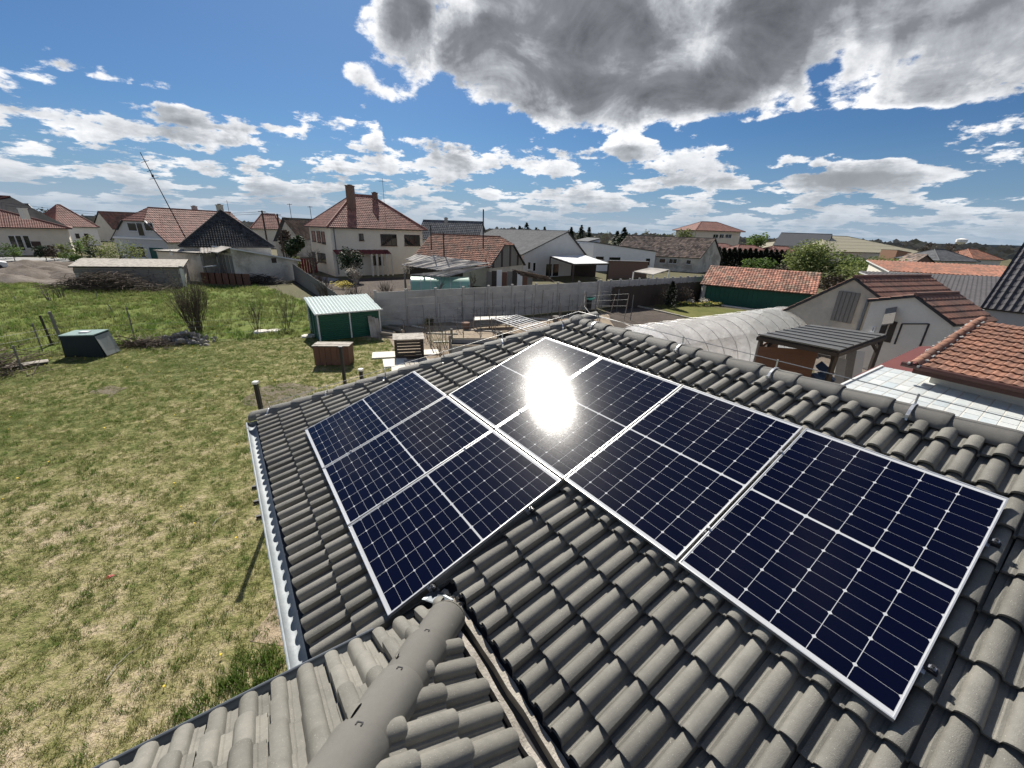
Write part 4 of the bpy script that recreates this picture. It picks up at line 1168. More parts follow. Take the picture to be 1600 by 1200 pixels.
# black-roofed house
A, B = (-35.1, 44.5), (-28.5, 49.1)
t, c, x_, y_, W_ = hip('black_roof_house', 'old house under a steep black slate roof with pale lichen flecks', 'house', A, B, 8, 3.4, 7.1, .5, M['plaster_old'], M['blackroof'], course=.26, colw=.24, over=.35, tv=.5, ridge_along=False)
chimney(t, at(345, 333, 50.5) - c - Vector((0, 0, .5)), .5, 1.3, M['plaster_dirty'])
aerial(t, at(358, 332, 55) - c - Vector((0, 0, 1)), 2.4)
wall_windows(t, A, B, c, [(330, 402, 352, 420, 2)], M['frame_d'])
# its left annex with a nearly flat roof
A, B = xy(246, 400, 45), xy(313, 400, 43.2)
t, O, P = gable('flat_roof_annex', 'pale rendered annex with a flat roof and round vent left of the black roof', 'outbuilding', A, B, (1.4, 4.5), [(0, 2.95), (1, 2.95)], M['plaster_old'], M['asbestos'], relief=False, overv=.3)
mb = MB(); p = hit(A, B, 268, 395) - O; al = Vector((B[0] - A[0], B[1] - A[1], 0)).normalized(); ou = Vector((al.y, -al.x, 0))
mb.tube([p + ou * -.01, p + ou * .06], .28, 14); mb.build('vent', M['whitesheet'], t)
# dark open porch between
A, B = xy(313, 400, 43.4), xy(362, 400, 42.6)
t = thing('porch', 'dark open porch with a white corrugated roof strip in front of the black-roofed house', 'porch', ((A[0] + B[0]) / 2, (A[1] + B[1]) / 2, 0))
O = t.location.copy(); L_ = lambda px, py, Y: at(px, py, Y) - O
patch('roof_sheet', L_(312, 395, 43), L_(362, 395, 42.6), L_(362, 387, 44), L_(312, 387, 44.4), M['asbestos'], t, 18, 2)
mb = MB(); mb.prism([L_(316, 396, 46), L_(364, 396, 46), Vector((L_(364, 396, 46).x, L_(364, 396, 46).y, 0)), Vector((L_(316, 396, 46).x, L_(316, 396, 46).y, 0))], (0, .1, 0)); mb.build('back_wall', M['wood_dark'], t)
for px in (315, 338, 361): post(t, Vector((L_(px, 396, 43.1).x, L_(px, 396, 43.1).y, 0)), 2.65, .14, M['wood_grey'])
for k in range(7):
    a = L_(320 + k * 10.5, 430, 42.2); mb = MB(); mb.box((a.x, a.y, .55), (.8, .05, 1.1)); mb.build('plank', M['wood_red'], t)
mb = MB(); mb.beam(L_(318, 417, 42.6), L_(338, 415, 42.8), .3, .08); mb.build('ladder', M['whitesheet'], t)
# shed with a bright sheet roof
A, B = (-28.7, 42.4), (-24.9, 47.6)
t, O, P = gable('white_roof_shed', 'plastered shed with a long bright white sheet roof sloping right', 'shed', A, B, (-3.6, 2.6), [(0, 3.55), (1, 2.25)], M['plaster_old'], M['whitesheet'], relief=False, overv=.35, verge=M['whitesheet'])
mb = MB(); p = hit(A, B, 428, 407) - O; al = Vector((B[0] - A[0], B[1] - A[1], 0)).normalized(); ou = Vector((al.y, -al.x, 0))
mb.box(p, (.5, .06, .5), (al, ou, Vector((0, 0, 1)))); mb.build('wall_hole', M['wood_dark'], t)
for k in range(5):
    mb = MB(); q = P(0, 0) + Vector((-3.6, 2.6, 0)) * (k / 5 + .08) - al * .04; mb.box(q + Vector((0, 0, 1.4)), (.06, .55, 2.8), (al, ou, Vector((0, 0, 1)))); mb.build('plank', M['wood_grey'], t)
mb = MB(); q = [P(0, 3.6) - al * 1.1 - ou * .2 + Vector((0, 0, -.5)), P(0, 3.6) + al * .1, P(0, 3.6) + al * .1 - ou * 2.6, P(0, 3.6) - al * 1.1 - ou * 2.6 + Vector((0, 0, -.5))]
mb.prism(q, (0, 0, .05)); mb.build('canopy', M['asbestos'], t)
# long low block shed with the pale flat roof
A = Vector((-31.7, 39.3, 0)); Bq = A + Vector((-1.75, 3.0, 0))
t, O, P = gable('low_block_shed', 'long low block-walled shed with a pale flat sheet roof behind the brush', 'shed', A, Bq, (-7.9, -2.3), [(0, 1.9), (1, 2.3)], M['plaster_dirty'], M['board'], relief=False, over=.25)
dn = Vector((-7.9, -2.3, 0)).normalized(); nn_ = Vector((dn.y, -dn.x, 0)); nn_ = nn_ if nn_.y < 0 else -nn_
blk = MB(); blk.box((0, 0, 0), (1.1, .08, .36), (dn, nn_, Vector((0, 0, 1)))); blk_me = blk.mesh('block', mat('old_block', (.24, .215, .185), .9, .3, 2, .4, 20))
for r_ in range(4):
    for k in range(7):
        o = link('block', blk_me, t); o.location = P(0, 0.24 + r_ * .41) + dn * (.6 + 1.13 * k + (.3 if r_ % 2 else 0)) + nn_ * .03
mb = MB(); mb.box(P(.0, 1.0) + nn_ * .1 - dn * .05, (.25, .25, 2.0), (dn, nn_, Vector((0, 0, 1)))); mb.build('corner_post', M['plaster'], t)
# two-storey house
A = Vector((-22.6, 52.0, 0)); fd = Vector((.777, .629, 0)); B = A + fd * 12.2
t, c, x_, y_, W_ = hip('two_storey_house', 'tall two-storey cream house with a pink-red hipped tile roof and two chimneys', 'house', A, B, 10.0, 5.72, at(570, 308, 60).z + .1, 2.6, M['beige'], M['pinkroof'], course=.36, colw=.25, over=.5, tv=.3)
wall_windows(t, A, B, c, [(561, 365, 568, 376, 1), (595, 366, 620, 384, 3), (632, 367, 656, 384, 3), (583, 400, 590, 414, 1), (592, 401, 599, 414, 1)], M['frame_d'])
wall_windows(t, A, A + Vector((-.629, .777, 0)) * 10, c, [(503, 362, 508, 381, 1), (496, 361, 501, 379, 1), (488, 361, 493, 377, 1), (503, 396, 509, 410, 1), (497, 395, 502, 409, 1), (489, 394, 493, 408, 1)], M['frame_d'])
ch = chimney(t, at(549, 318, 56.5) - c - Vector((0, 0, 1.2)), .85, 3.2)
ch = chimney(t, at(586.5, 316, 60.5) - c - Vector((0, 0, 1.0)), .6, 2.1)
aerial(t, at(601, 327, 60) - c - Vector((0, 0, .8)), 4.6, 4, 1.0)
a = hit(A, B, 520, 394) - c; b = hit(A, B, 606, 396) - c; ou = Vector((fd.y, -fd.x, 0))
patch('awning', Vector((a.x, a.y, 2.75)) + ou * 1.3, Vector((b.x, b.y, 2.75)) + ou * 1.3, Vector((b.x, b.y, 3.2)), Vector((a.x, a.y, 3.2)), mat('awning_red', (.13, .022, .026), .7), t, 20, 2, .02)
for k in range(5):
    q = Vector((a.x, a.y, 0)).lerp(Vector((b.x, b.y, 0)), .62 + k * .095) + ou * 1.2; post(t, q, 2.75, .2, M['beige'], 'column')
mb = MB(); mb.beam(hit(A, B, 521, 357) - c + ou * .08, Vector(hit(A, B, 521, 357) - c + ou * .08) * 1 - Vector((0, 0, 5.4)), .09); mb.build('downpipe', M['greygut'], t)
# dark grey house behind the orange barn
A, B = xy(745, 372, 84), xy(760, 372, 92)
t, O, P = gable('dark_grey_house', 'dark grey-roofed house with a small chimney, behind the orange barn', 'house', A, B, (-12, 1.5), [(0, 4.2), (.5, 7.6), (1, 4.2)], M['grey_wall'], M['greyroof'], course=.5, colw=.4)
chimney(t, at(697, 347, 86) - O - Vector((0, 0, .6)), .6, 1.3, M['concrete'])
# barn with the orange roof
A, B = Vector((-2.9, 46.4, 0)), Vector((0.9, 53.0, 0))
dep = Vector((-9.7, 5.0, 0))
t, O, P = gable('orange_barn', 'old barn with a weathered orange tile roof and grey boarded gable', 'barn', A, B, dep, [(0, 2.45), (.5, 5.35), (1, 2.3)], M['plaster_dirty'], M['orange'], course=.33, colw=.22, over=.35, tv=.45, seed=5, jk=(.72, 1.3), h=.05)
al = (B - A).normalized(); ou = Vector((al.y, -al.x, 0)); Z3 = Vector((0, 0, 1))
for k in range(15):
    s = .05 + .9 * (k + .5) / 15; zt_ = min(4.4, 2.3 + (5.3 - 2.35) * (1 - abs(s - .5) * 2) - .12); zb = 2.1
    mb = MB(); mb.box(P(s, (zt_ + zb) / 2) + ou * .05, (.43, .05, zt_ - zb), (al, ou, Z3)); mb.build('plank', M['wood_grey'] if k % 4 else M['wood_dark'], t)
for (px, py0, py1, Y) in ((674, 352, 385, 47.6), (694, 363, 403, 46.9), (755, 327, 383, 48.4)):
    b = at(px, py1, Y) - O; tp_ = at(px, py0, Y) - O; mb = MB(); mb.tube([b - Vector((0, 0, .4)), Vector((b.x, b.y, tp_.z))], .07, 8); mb.build('stove_pipe', M['blackm'], t)
# lean-to with corrugated roofs in front of the barn
t = thing('lean_to', 'ramshackle lean-to with weathered corrugated cement roofs in front of the orange barn', 'shed', (-6.5, 44.5, 0)); O = t.location.copy()
for i, (c4, z4, nu) in enumerate([([(625, 414), (692, 423), (766, 411), (676, 399)], (43.4, 42.4, 45.4, 46.0), 30), ([(640, 429), (698, 432), (770, 414), (694, 424)], (41.0, 41.0, 44.6, 42.2), 26), ([(632, 405), (655, 410), (675, 401), (650, 397)], (45.2, 44.6, 46.2, 46.8), 10)]):
    q = [at(a, b, z) - O for (a, b), z in zip(c4, z4)]; patch('roof_sheet', *q, M['asbestos'], t, nu, 3, .03, .02, .03, seed=i)
for px, Y in ((632, 41.5), (662, 42), (700, 42.6), (735, 45), (762, 46.5)):
    p = at(px, 425, Y) - O; post(t, (p.x, p.y, 0), 1.8, .14, M['wood_grey'])
mb = MB(); a = at(640, 425, 47) - O; b = at(760, 425, 48.5) - O; mb.prism([(a.x, a.y, 0), (b.x, b.y, 0), (b.x, b.y, 2.2), (a.x, a.y, 2.2)], (0, .1, 0)); mb.build('back_wall', M['wood_dark'], t)
# junk shed at the barn end
t = thing('tin_shed', 'small boarded shed with a sagging tiled roof at the barn end, over the concrete fence', 'shed', (1.5, 46, 0)); O = t.location.copy()
q = [g(812, 430, 1.9) - O, g(866, 441, 1.5) - O, g(835, 424, 2.3) - O, g(800, 421, 2.5) - O]
tile_plane('roof_tiles', q[0], (q[1] - q[0]), (q[3] - q[0]), (q[1] - q[0]).length, (q[3] - q[0]).length, lambda v: 0, lambda v: (q[1] - q[0]).length, .33, .24, M['oldroof'], t, h=.06, wave=.05, tv=.6)
for k in range(9):
    p = at(764 + k * 8, 440, 45.2) - O; mb = MB(); mb.box((p.x, p.y, .9), (.55, .05, 1.9 + .2 * (k % 3))); mb.build('plank', [M['wood_grey'], M['wood_dark'], M['frame_w'], M['wood_red']][k % 4], t)
# modern grey-roofed house
A, B = Vector((*xy(817, 400, 57), 0)), Vector((*xy(914, 400, 65), 0))
t, O, P = gable('grey_tile_house', 'modern pale house with a grey tiled roof, black verge and tall gable', 'house', A, B, (-11.5, 17.5), [(0, 3.25), (.66, 6.25), (1, 3.1)], M['grey_wall'], M['greyroof'], course=.42, colw=.34, over=.4, tv=.15)
wall_windows(t, A, B, O, [(852, 412, 862, 432, 1), (863, 412, 873, 432, 1), (832, 410, 837, 424, 1), (824, 409, 829, 421, 1)], M['frame_w'])
# pergola beside it
t = thing('pergola', 'black timber pergola with a bright white sheet roof beside the grey gable', 'pergola', (7, 54, 0)); O = t.location.copy()
c4 = [g(860, 400, 3.0), g(897, 412, 2.55), g(951, 411, 2.55), g(912, 398, 3.0)]
patch('roof_sheet', *[p - O for p in (c4[0], c4[1], c4[2], c4[3])], M['whitesheet'], t, 10, 2, .012)
for p in c4: post(t, Vector((p.x, p.y, 0)) - O, p.z - .05, .18, M['wood_dark'])
for a, b in ((0, 1), (1, 2), (2, 3)): mb = MB(); mb.beam(c4[a] - O - Z3 * .12, c4[b] - O - Z3 * .12, .12, .2); mb.build('beam', M['wood_dark'], t)
mb = MB(); a = g(868, 412, 1.9) - O; b = g(940, 420, 1.5) - O; mb.prism([(a.x, a.y + 4, 0), (b.x, b.y + 4, 0), (b.x, b.y + 4, 2.3), (a.x, a.y + 4, 2.3)], (0, .1, 0)); mb.build('back_screen', M['wood_dark'], t)
# white house with a single-pitch roof
A, B = Vector((*xy(926, 400, 72), 0)), Vector((*xy(1024, 400, 77), 0))
t, O, P = gable('white_pitch_house', 'white modern house with a black-edged single-pitch roof falling right', 'house', A, B, (-2.5, 9), [(0, 4.75), (1, 3.45)], M['white'], M['darkroof'], relief=False, overv=.15, over=.2)
wall_windows(t, A, B, O, [(931, 401, 943, 405, 1), (952, 402, 969, 408, 1), (1009, 404, 1015, 414, 1)], M['frame_d'])
A2, B2 = Vector((*xy(894, 390, 78), 0)), Vector((*xy(936, 390, 78), 0))
gable('grey_pitch_house', 'low modern wing with a grey roof rising right behind the grey gable', 'house', A2, B2, (-1, 8), [(0, 4.0), (1, 5.3)], M['white'], M['greyroof'], relief=False, overv=.3)
t = thing('brick_wall', 'brown brick garden wall in front of the white single-pitch house', 'wall', (12, 60, 0)); O = t.location.copy()
a, b = at(948, 430, 60) - O, at(1010, 432, 64) - O
mb = MB(); mb.prism([(a.x, a.y, 0), (b.x, b.y, 0), (b.x, b.y, 2.3), (a.x, a.y, 2.5)], (.05, .25, 0)); mb.build('wall', M['brick'], t)
mb = MB(); mb.beam((a.x, a.y, 2.55), (b.x, b.y, 2.35), .35, .08); mb.build('coping', M['concrete'], t)
# grey carport far
t = thing('flat_carport', 'small carport with a pale grey roof and white frame beyond the fence', 'carport', (20, 58, 0)); O = t.location.copy()
c4 = [g(990, 425, 2.1), g(1020, 430, 1.9), g(1046, 422, 2.2), g(1015, 419, 2.4)]
mb = MB(); mb.prism([p - O for p in c4], (0, 0, .08)); mb.build('roof_sheet', M['greyroof'] if False else M['asbestos'], t)
for p in c4: post(t, Vector((p.x, p.y, 0)) - O, p.z, .12, M['frame_w'])
# old grey-brown tiled house
A, B = Vector((*xy(1093, 405, 76), 0)), Vector((*xy(1126, 405, 82), 0))
t, O, P = gable('old_tile_house', 'old long house with a mottled grey-brown tile roof and dark end gable', 'house', A, B, (-14, 6.5), [(0, 2.7), (.5, 5.9), (1, 2.6)], M['plaster_old'], M['oldroof'], course=.42, colw=.32, tv=.65, h=.06, wave=.05)
dn = Vector((-14, 6.5, 0)).normalized(); A3 = A + dn * 14
wall_windows(t, A3, A, O, [(1030, 404, 1040, 411, 1), (1045, 404, 1058, 412, 2), (1072, 406, 1080, 413, 1)], M['frame_w'])
# two-storey house on the skyline
A, B = xy(1087, 370, 128), xy(1156, 370, 130)
t, c, x_, y_, W_ = hip('skyline_house', 'boxy two-storey house with a red hipped roof standing above the skyline', 'house', A, B, 12, 7.9, 10.5, 5, M['beige'], M['redroof'], course=.7, colw=.5, over=.9)
wall_windows(t, A, B, c, [(1114, 366, 1122, 372, 2), (1124, 366, 1131, 372, 2), (1133, 366, 1143, 372, 2)], M['frame_w'])
for i, (a, b, Y, zE, zR, lab) in enumerate([(1122, 1160, 108, 2.9, 4.6, 'red hipped bungalow roof behind the dark thuja hedge, left one'), (1152, 1218, 101, 2.6, 4.5, 'red hipped bungalow roof behind the thuja hedge, with the pale ridge lines'), (1214, 1262, 112, 2.7, 4.3, 'flat red bungalow roof between the thuja hedge and the olive bush')]):
    hip('red_bungalow', lab, 'house', xy(a, 390, Y), xy(b, 390, Y + 2), 9, zE, zR, 4, M['beige'], M['redroof'], course=.6, colw=.4, group='bungalows behind the thuja hedge', seed=i)
A, B = xy(1290, 380, 128), xy(1300, 380, 140)
gable('grey_gable_house', 'plain grey gabled roof left of the large beige hall', 'house', A, B, (-14, 2), [(0, 4.6), (.5, 8.2), (1, 4.6)], M['plaster'], M['greyroof'], relief=False)
M['hallroof'] = mat('hall_roof', (.29, .265, .185), .6, .08, .4)
A, B = xy(1292, 395, 118), xy(1452, 400, 132)
t, c, x_, y_, W_ = hip('hall', 'large low sports hall with a greenish beige metal roof and a brown stripe', 'hall', A, B, 30, 3.4, 7.7, 12, M['beige'], M['hallroof'], course=3.0, colw=1.2, over=.3, tv=.05)
A, B = xy(1402, 392, 108), xy(1424, 394, 110)
gable('brown_block', 'plain terracotta-coloured end block in front of the beige hall', 'building', A, B, (1, 6), [(0, 4.6), (1, 4.1)], mat('terracotta_wall', (.26, .15, .095), .9), M['hallroof'], relief=False, over=.1, overv=.1)
A, B = xy(1420, 410, 78), xy(1470, 415, 80)
t, O, P = gable('brick_ruin', 'roofless brick gable ruin among the bushes below the hall', 'ruin', A, B, (1.2, 5), [(0, 2.2), (.45, 4.3), (1, 2.0)], M['brick'], M['oldroof'], course=.5, colw=.4, tv=.6)
for i, (a, b, Y, zE, zR, m_, lab) in enumerate([(1472, 1532, 96, 2.7, 5.0, 'greyroof', 'small grey hipped roof near the right skyline, left of the tall dark roof'), (1524, 1570, 120, 2.6, 5.2, 'orange', 'pale orange hipped roof on the right skyline beside the tall dark roof'), (396, 440, 108, 4.6, 8.2, 'pinkroof', 'small pale house with a pink hipped roof left of the two-storey house'), (168, 205, 132, 4.2, 7.6, 'brownroof', 'distant dark brown roof left of the dormer house')]):
    hip('distant_house', lab, 'house', xy(a, 395 if i < 2 else 365, Y), xy(b, 395 if i < 2 else 365, Y + 2), 9, zE, zR, 3, M['beige'], M[m_], course=.6, colw=.45, seed=20 + i)
A, B = xy(428, 365, 78), xy(468, 365, 82)
gable('grey_gable_house', 'grey gabled house partly hidden by trees left of the two-storey house', 'house', A, B, (4, 9), [(0, 3.2), (.45, 7.0), (1, 3.4)], M['plaster_old'], M['oldroof'], course=.5, colw=.4)

# ------------------------------------------------------------------ right side: yard next door
# green-walled shed with an orange roof
A, B = Vector((18.4, 40.6, 0)), Vector((25.6, 35.6, 0))
dn = (B - A).normalized(); up_ = Vector((-dn.y, dn.x, 0)); up_ = up_ if up_.y > 0 else -up_
Bx = B + up_ * 3.2
t, O, P = gable('green_wall_shed', 'long shed with a dark green board wall and a mossy orange tile roof', 'shed', B, Bx, -dn * (B - A).length, [(0, 1.9), (1, 3.35)], M['green_wall'], M['mossroof'], course=.33, colw=.24, over=.35, overv=.3, tv=.5, seed=9)
for k in range(22):
    p = P(0, .95) - dn * ((k + .5) * (B - A).length / 22) - up_ * .03; mb = MB(); mb.box(p, (.37, .04, 1.85), (dn, up_, Z3)); mb.build('board', M['green_wall'], t)
post(t, P(0, 0) - dn * ((B - A).length - .1) - up_ * .12, 1.85, .3, M['concrete'])
# beige barn with the brown roof
A, B = Vector((*xy(1222, 500, 24.6), 0)), Vector((*xy(1380, 490, 20.4), 0))
zl = at(1222, 484, 24.6).z; m_s = .66
apx = A.lerp(B, m_s); za = hit(A, B, 1337, 433).z
bdir = Vector((.93, .37, 0)).normalized()
s_ap = (Vector((hit(A, B, 1337, 433).x, hit(A, B, 1337, 433).y, 0)) - A).length / (B - A).length
zrt = at(1378, 470, 20.5).z
t, O, P = gable('beige_barn', 'beige rendered barn with a boarded hatch in the gable and brown ribbed tile roof', 'barn', A, B, bdir * 6.6, [(0, zl), (s_ap, za), (1, zrt)], M['plaster_dirty'], M['brownroof'], course=.42, colw=.3, over=.12, overv=.12, tv=.2, h=.032, wave=.035)
al = (B - A).normalized(); ou = Vector((al.y, -al.x, 0)); ou = ou if ou.y < 0 else -ou
dr = [hit(A, B, *q) - O for q in ((1311, 455), (1345, 459), (1331, 505), (1301, 501))]
c_ = (dr[0] + dr[2]) / 2; wd = (dr[1] - dr[0]).length; hd = (dr[0] - dr[3]).length
for k in range(5):
    mb = MB(); mb.box(c_ + al * (-wd / 2 + wd * (k + .5) / 5) + ou * .04, (wd / 5 - .02, .05, hd), (al, ou, Z3)); mb.build('hatch_board', M['wood_grey'], t)
mb = MB(); mb.box(hit(A, B, 1345, 505) - O + ou * .05, (.1, .1, 2.5), (al, ou, Z3)); mb.build('downpipe', M['greygut'], t)
# whitewashed annex in front
A2 = Vector((*xy(1352, 500, 20.3), 0)); B2 = Vector((*xy(1484, 520, 17.4), 0))
s2 = (Vector((hit(A2, B2, 1433, 461).x, hit(A2, B2, 1433, 461).y, 0)) - A2).length / (B2 - A2).length
z2l, z2a, z2r = hit(A2, B2, 1378, 470).z, hit(A2, B2, 1433, 461).z, hit(A2, B2, 1484, 503).z
t, O, P = gable('whitewashed_annex', 'whitewashed barn annex with a folded-out hatch canopy and outlined door', 'outbuilding', A2, B2, Vector((.93, .37, 0)) * 3.2, [(0, z2l), (s2, z2a), (1, z2r)], M['plaster'], M['brownroof'], course=.42, colw=.3, over=.15, overv=.1, tv=.2, h=.032, wave=.035)
al = (B2 - A2).normalized(); ou = Vector((al.y, -al.x, 0)); ou = ou if ou.y < 0 else -ou
wall_windows(t, A2, B2, O, [(1362, 510, 1368, 519, 1)], M['frame_w'])
for (x0, x1, y0, y1) in ((1373, 1382, 505, 540), (1387, 1397, 502, 535)):
    a = hit(A2, B2, (x0 + x1) / 2, y0) - O; b = hit(A2, B2, (x0 + x1) / 2, y1) - O; w = (hit(A2, B2, x1, y0) - hit(A2, B2, x0, y0)).length
    mb = MB(); mb.box((a + b) / 2 + ou * .02, (w, .05, (a - b).length), (al, ou, Z3)); mb.build('doorway', M['wood_dark'], t)
a, b = hit(A2, B2, 1410, 506) - O, hit(A2, B2, 1452, 506) - O; z0_ = hit(A2, B2, 1410, 540).z
for p, q in ((a, Vector((a.x, a.y, z0_))), (b, Vector((b.x, b.y, z0_))), (a, b)): mb = MB(); mb.beam(p + ou * .02, q + ou * .02, .05); mb.build('door_frame', M['fascia'], t)
c4 = [hit(A2, B2, 1384, 484) - O, hit(A2, B2, 1402, 481) - O]; e4 = [g(1431, 506, 2.15) - O, g(1417, 509, 2.1) - O]
mb = MB(); mb.prism([c4[0] + ou * .02, c4[1] + ou * .02, c4[1] + ou * 1.0 + Vector((.6, 0, -.7)), c4[0] + ou * 1.0 + Vector((.6, 0, -.7))], (0, 0, .06)); mb.build('hatch_canopy', M['wood_grey'], t)
# dark roofs on the right
A = Vector((*xy(1540, 480, 23.0), 0)); B = A + Vector((.52, -.855, 0)) * 9
zE = at(1537, 475, 23.0).z
dn = (B - A).normalized(); up_ = Vector((-dn.y, dn.x, 0))
t, O, P = gable('anthracite_house', 'tall house with a steep anthracite tile roof at the right edge', 'house', B, B + up_ * 6.2, -dn * (B - A).length, [(0, zE), (.5, 6.42), (1, zE)], M['grey_wall'], M['darkroof'], course=.40, colw=.30, over=.3, overv=.15, tv=.12, h=.025, wave=.065)
def mono_roof(name, label, e0, e1, r0, r1, wallm, roofm, colw, course, wave, tv, seed=1):
    """outbuilding under one sloping plane: eave e0-e1 (nearer), top edge r0-r1"""
    ux = (r1 - r0); ux.z = 0; ux.normalize()
    o = e1 - ux * 60
    rel = r0 - e1; up = rel - ux * rel.dot(ux); L = up.length; up.normalize()
    x0 = min((e0 - o).dot(ux), (r0 - o).dot(ux)); x1 = max((e1 - o).dot(ux), (r1 - o).dot(ux))
    st = o + ux * x0; W_ = x1 - x0
    t = thing(name, label, 'outbuilding', (st.x, st.y, 0)); O = t.location.copy(); st = st - O
    nr = ux.cross(up); nr = nr if nr.z > 0 else -nr
    mb = MB(); mb.prism([st, st + ux * W_, st + ux * W_ + up * L, st + up * L], -nr * .1); rf = mb.build('roof', M['frame_w'], t)
    tile_plane('roof_tiles', st + nr * .005, ux, up, W_, L, lambda v: 0.0, lambda v: W_, course, colw, roofm, rf, .025, wave, tv, seed=seed)
    i = .25; q = [st + ux * i + up * i, st + ux * (W_ - i) + up * i, st + ux * (W_ - i) + up * (L - i), st + ux * i + up * (L - i)]
    mb = MB(); vs = [p - nr * .12 for p in q] + [Vector((p.x, p.y, 0)) for p in q]
    mb.add(vs, [(0, 1, 2, 3), (4, 7, 6, 5)] + [(k, 4 + k, 4 + (k + 1) % 4, (k + 1) % 4) for k in range(4)]); mb.build('wall', wallm, t)
    return t
mono_roof('dark_tile_outbuilding', 'low outbuilding with a dark tile roof and pale eave left of the tall anthracite house', g(1440, 468, 2.6), g(1545, 482, 2.6), g(1432, 428, 3.8), g(1575, 434, 3.8), M['grey_wall'], M['darkroof'], .30, .40, .065, .12)
mono_roof('red_strip_roof', 'bright red tiled roof strip showing above the dark outbuilding roof', g(1412, 428, 3.7), g(1562, 433, 3.7), g(1425, 409.5, 4.35), g(1566, 416, 4.35), M['plaster'], M['orange'], .30, .40, .06, .2)
# carport with a dark ribbed metal roof and slatted wall
t = thing('carport', 'timber carport with a grey ribbed metal roof beside the plastic tunnel', 'carport', (12.8, 16.4, 0)); O = t.location.copy()
c4 = [g(1185, 524, 2.4), g(1310, 549, 2.3), g(1385, 523, 2.35), g(1268, 508, 2.45)]
M['ribmetal'] = mat('ribbed_metal', (.16, .16, .155), .45, .15, 4, metal=.4)
q = [p - O for p in c4]
nrib = 7
for k in range(nrib):
    a, b = q[0].lerp(q[1], k / nrib), q[0].lerp(q[1], (k + 1) / nrib); c_, d_ = q[3].lerp(q[2], (k + 1) / nrib), q[3].lerp(q[2], k / nrib)
    a, b, c_, d_ = q[0].lerp(q[3], k / nrib), q[0].lerp(q[3], (k + 1) / nrib), q[1].lerp(q[2], (k + 1) / nrib), q[1].lerp(q[2], k / nrib)
    mb = MB(); e = (b - a).normalized() * .025; mb.prism([a + e, b - e, c_ - e, d_ + e], (0, 0, .03)); mb.beam(a + Z3 * .04, d_ + Z3 * .04, .05, .05); mb.build('roof_sheet', M['ribmetal'], t)
mb = MB(); mb.prism([p - Z3 * .06 for p in q], (0, 0, .04)); mb.build('soffit', M['wood_dark'], t)
for i, p in enumerate(q):
    pp = p.lerp((q[0] + q[2]) / 2, .06); post(t, (pp.x, pp.y, 0), p.z - .08, .14, M['wood_dark'])
    mid = (q[0] + q[2]) / 2
    mb = MB(); mb.beam(Vector((pp.x, pp.y, 1.6)), Vector((pp.x, pp.y, 2.2)).lerp(Vector((mid.x, mid.y, 2.25)), .22), .09); mb.build('brace', M['wood_dark'], t)
for a, b in ((0, 1), (1, 2), (2, 3), (3, 0)): mb = MB(); mb.beam(q[a] - Z3 * .13, q[b] - Z3 * .13, .1, .14); mb.build('beam', M['wood_dark'], t)
wa, wb = Vector((*xy(1182, 560, 15.9), 0)) - O, Vector((*xy(1272, 570, 15.6), 0)) - O
wa.z = wb.z = 0
dn = (wb - wa).normalized(); nn_ = Vector((dn.y, -dn.x, 0))
for k in range(14):
    mb = MB(); mb.box((wa + wb) / 2 + Z3 * (.28 + k * .125), ((wb - wa).length, .03, .122), (dn, nn_, Z3)); mb.build('slat', M['wood_red'], t)
wc = wb + Vector((2.3, 2.2, 0))
for k in range(14):
    d2 = (q[0] - wa); d2.z = 0; mb = MB(); e = wa + Vector((2.4, 2.5, 0)) ; mb.box((wa + e) / 2 + Z3 * (.28 + k * .125), ((e - wa).length, .03, .122), ((e - wa).normalized(), Vector(((e - wa).y, -(e - wa).x, 0)).normalized(), Z3)); mb.build('slat', M['wood_red'], t)
for px, Y, h_, m_ in ((1280, 15.6, .9, 'blackm'), (1300, 15.8, 1.0, 'wood_grey'), (1322, 16.2, 1.3, 'whitesheet')): pass
t = thing('tarp_bundle', 'blue and white tarpaulin bundle under the timber carport', 'tarpaulin', (*xy(1283, 560, 16.2), 0))
mb = MB(); r = random.Random(4)
for k in range(9): mb.box((r.uniform(-.4, .4), r.uniform(-.3, .3), .7 + r.uniform(-.3, .35)), (r.uniform(.3, .6), r.uniform(.3, .5), r.uniform(.2, .5)), tuple(Matrix.Rotation(r.uniform(0, 3), 3, Vector((r.random(), r.random(), 1)).normalized()).col))
mb.build('tarpaulin', mat('blue_tarp', (.05, .085, .16), .5), t)
mb = MB(); mb.box((0, 0, .2), (1.1, .8, .4)); mb.build('crate', M['wood_dark'], t)
# pieces leaning and lying by the annex
for i, (px, py, Y, h_, lab) in enumerate([(1335, 560, 17.2, 1.5, 'tall grey board leaning upright behind the right post of the carport'), (1350, 556, 17.8, 1.3, 'pale board leaning by the annex doorway'), (1322, 565, 16.8, 1.2, 'short pale board leaning beside the carport brace')]):
    b = xy(px, py, Y); t = thing('leaning_board', lab, 'board', (*b, 0)); mb = MB(); mb.beam((0, 0, 0), (.15, .45, h_), .45, .04, (0, -1, 0)); mb.build('board', [M['wood_grey'], M['plaster'], M['concrete']][i], t)
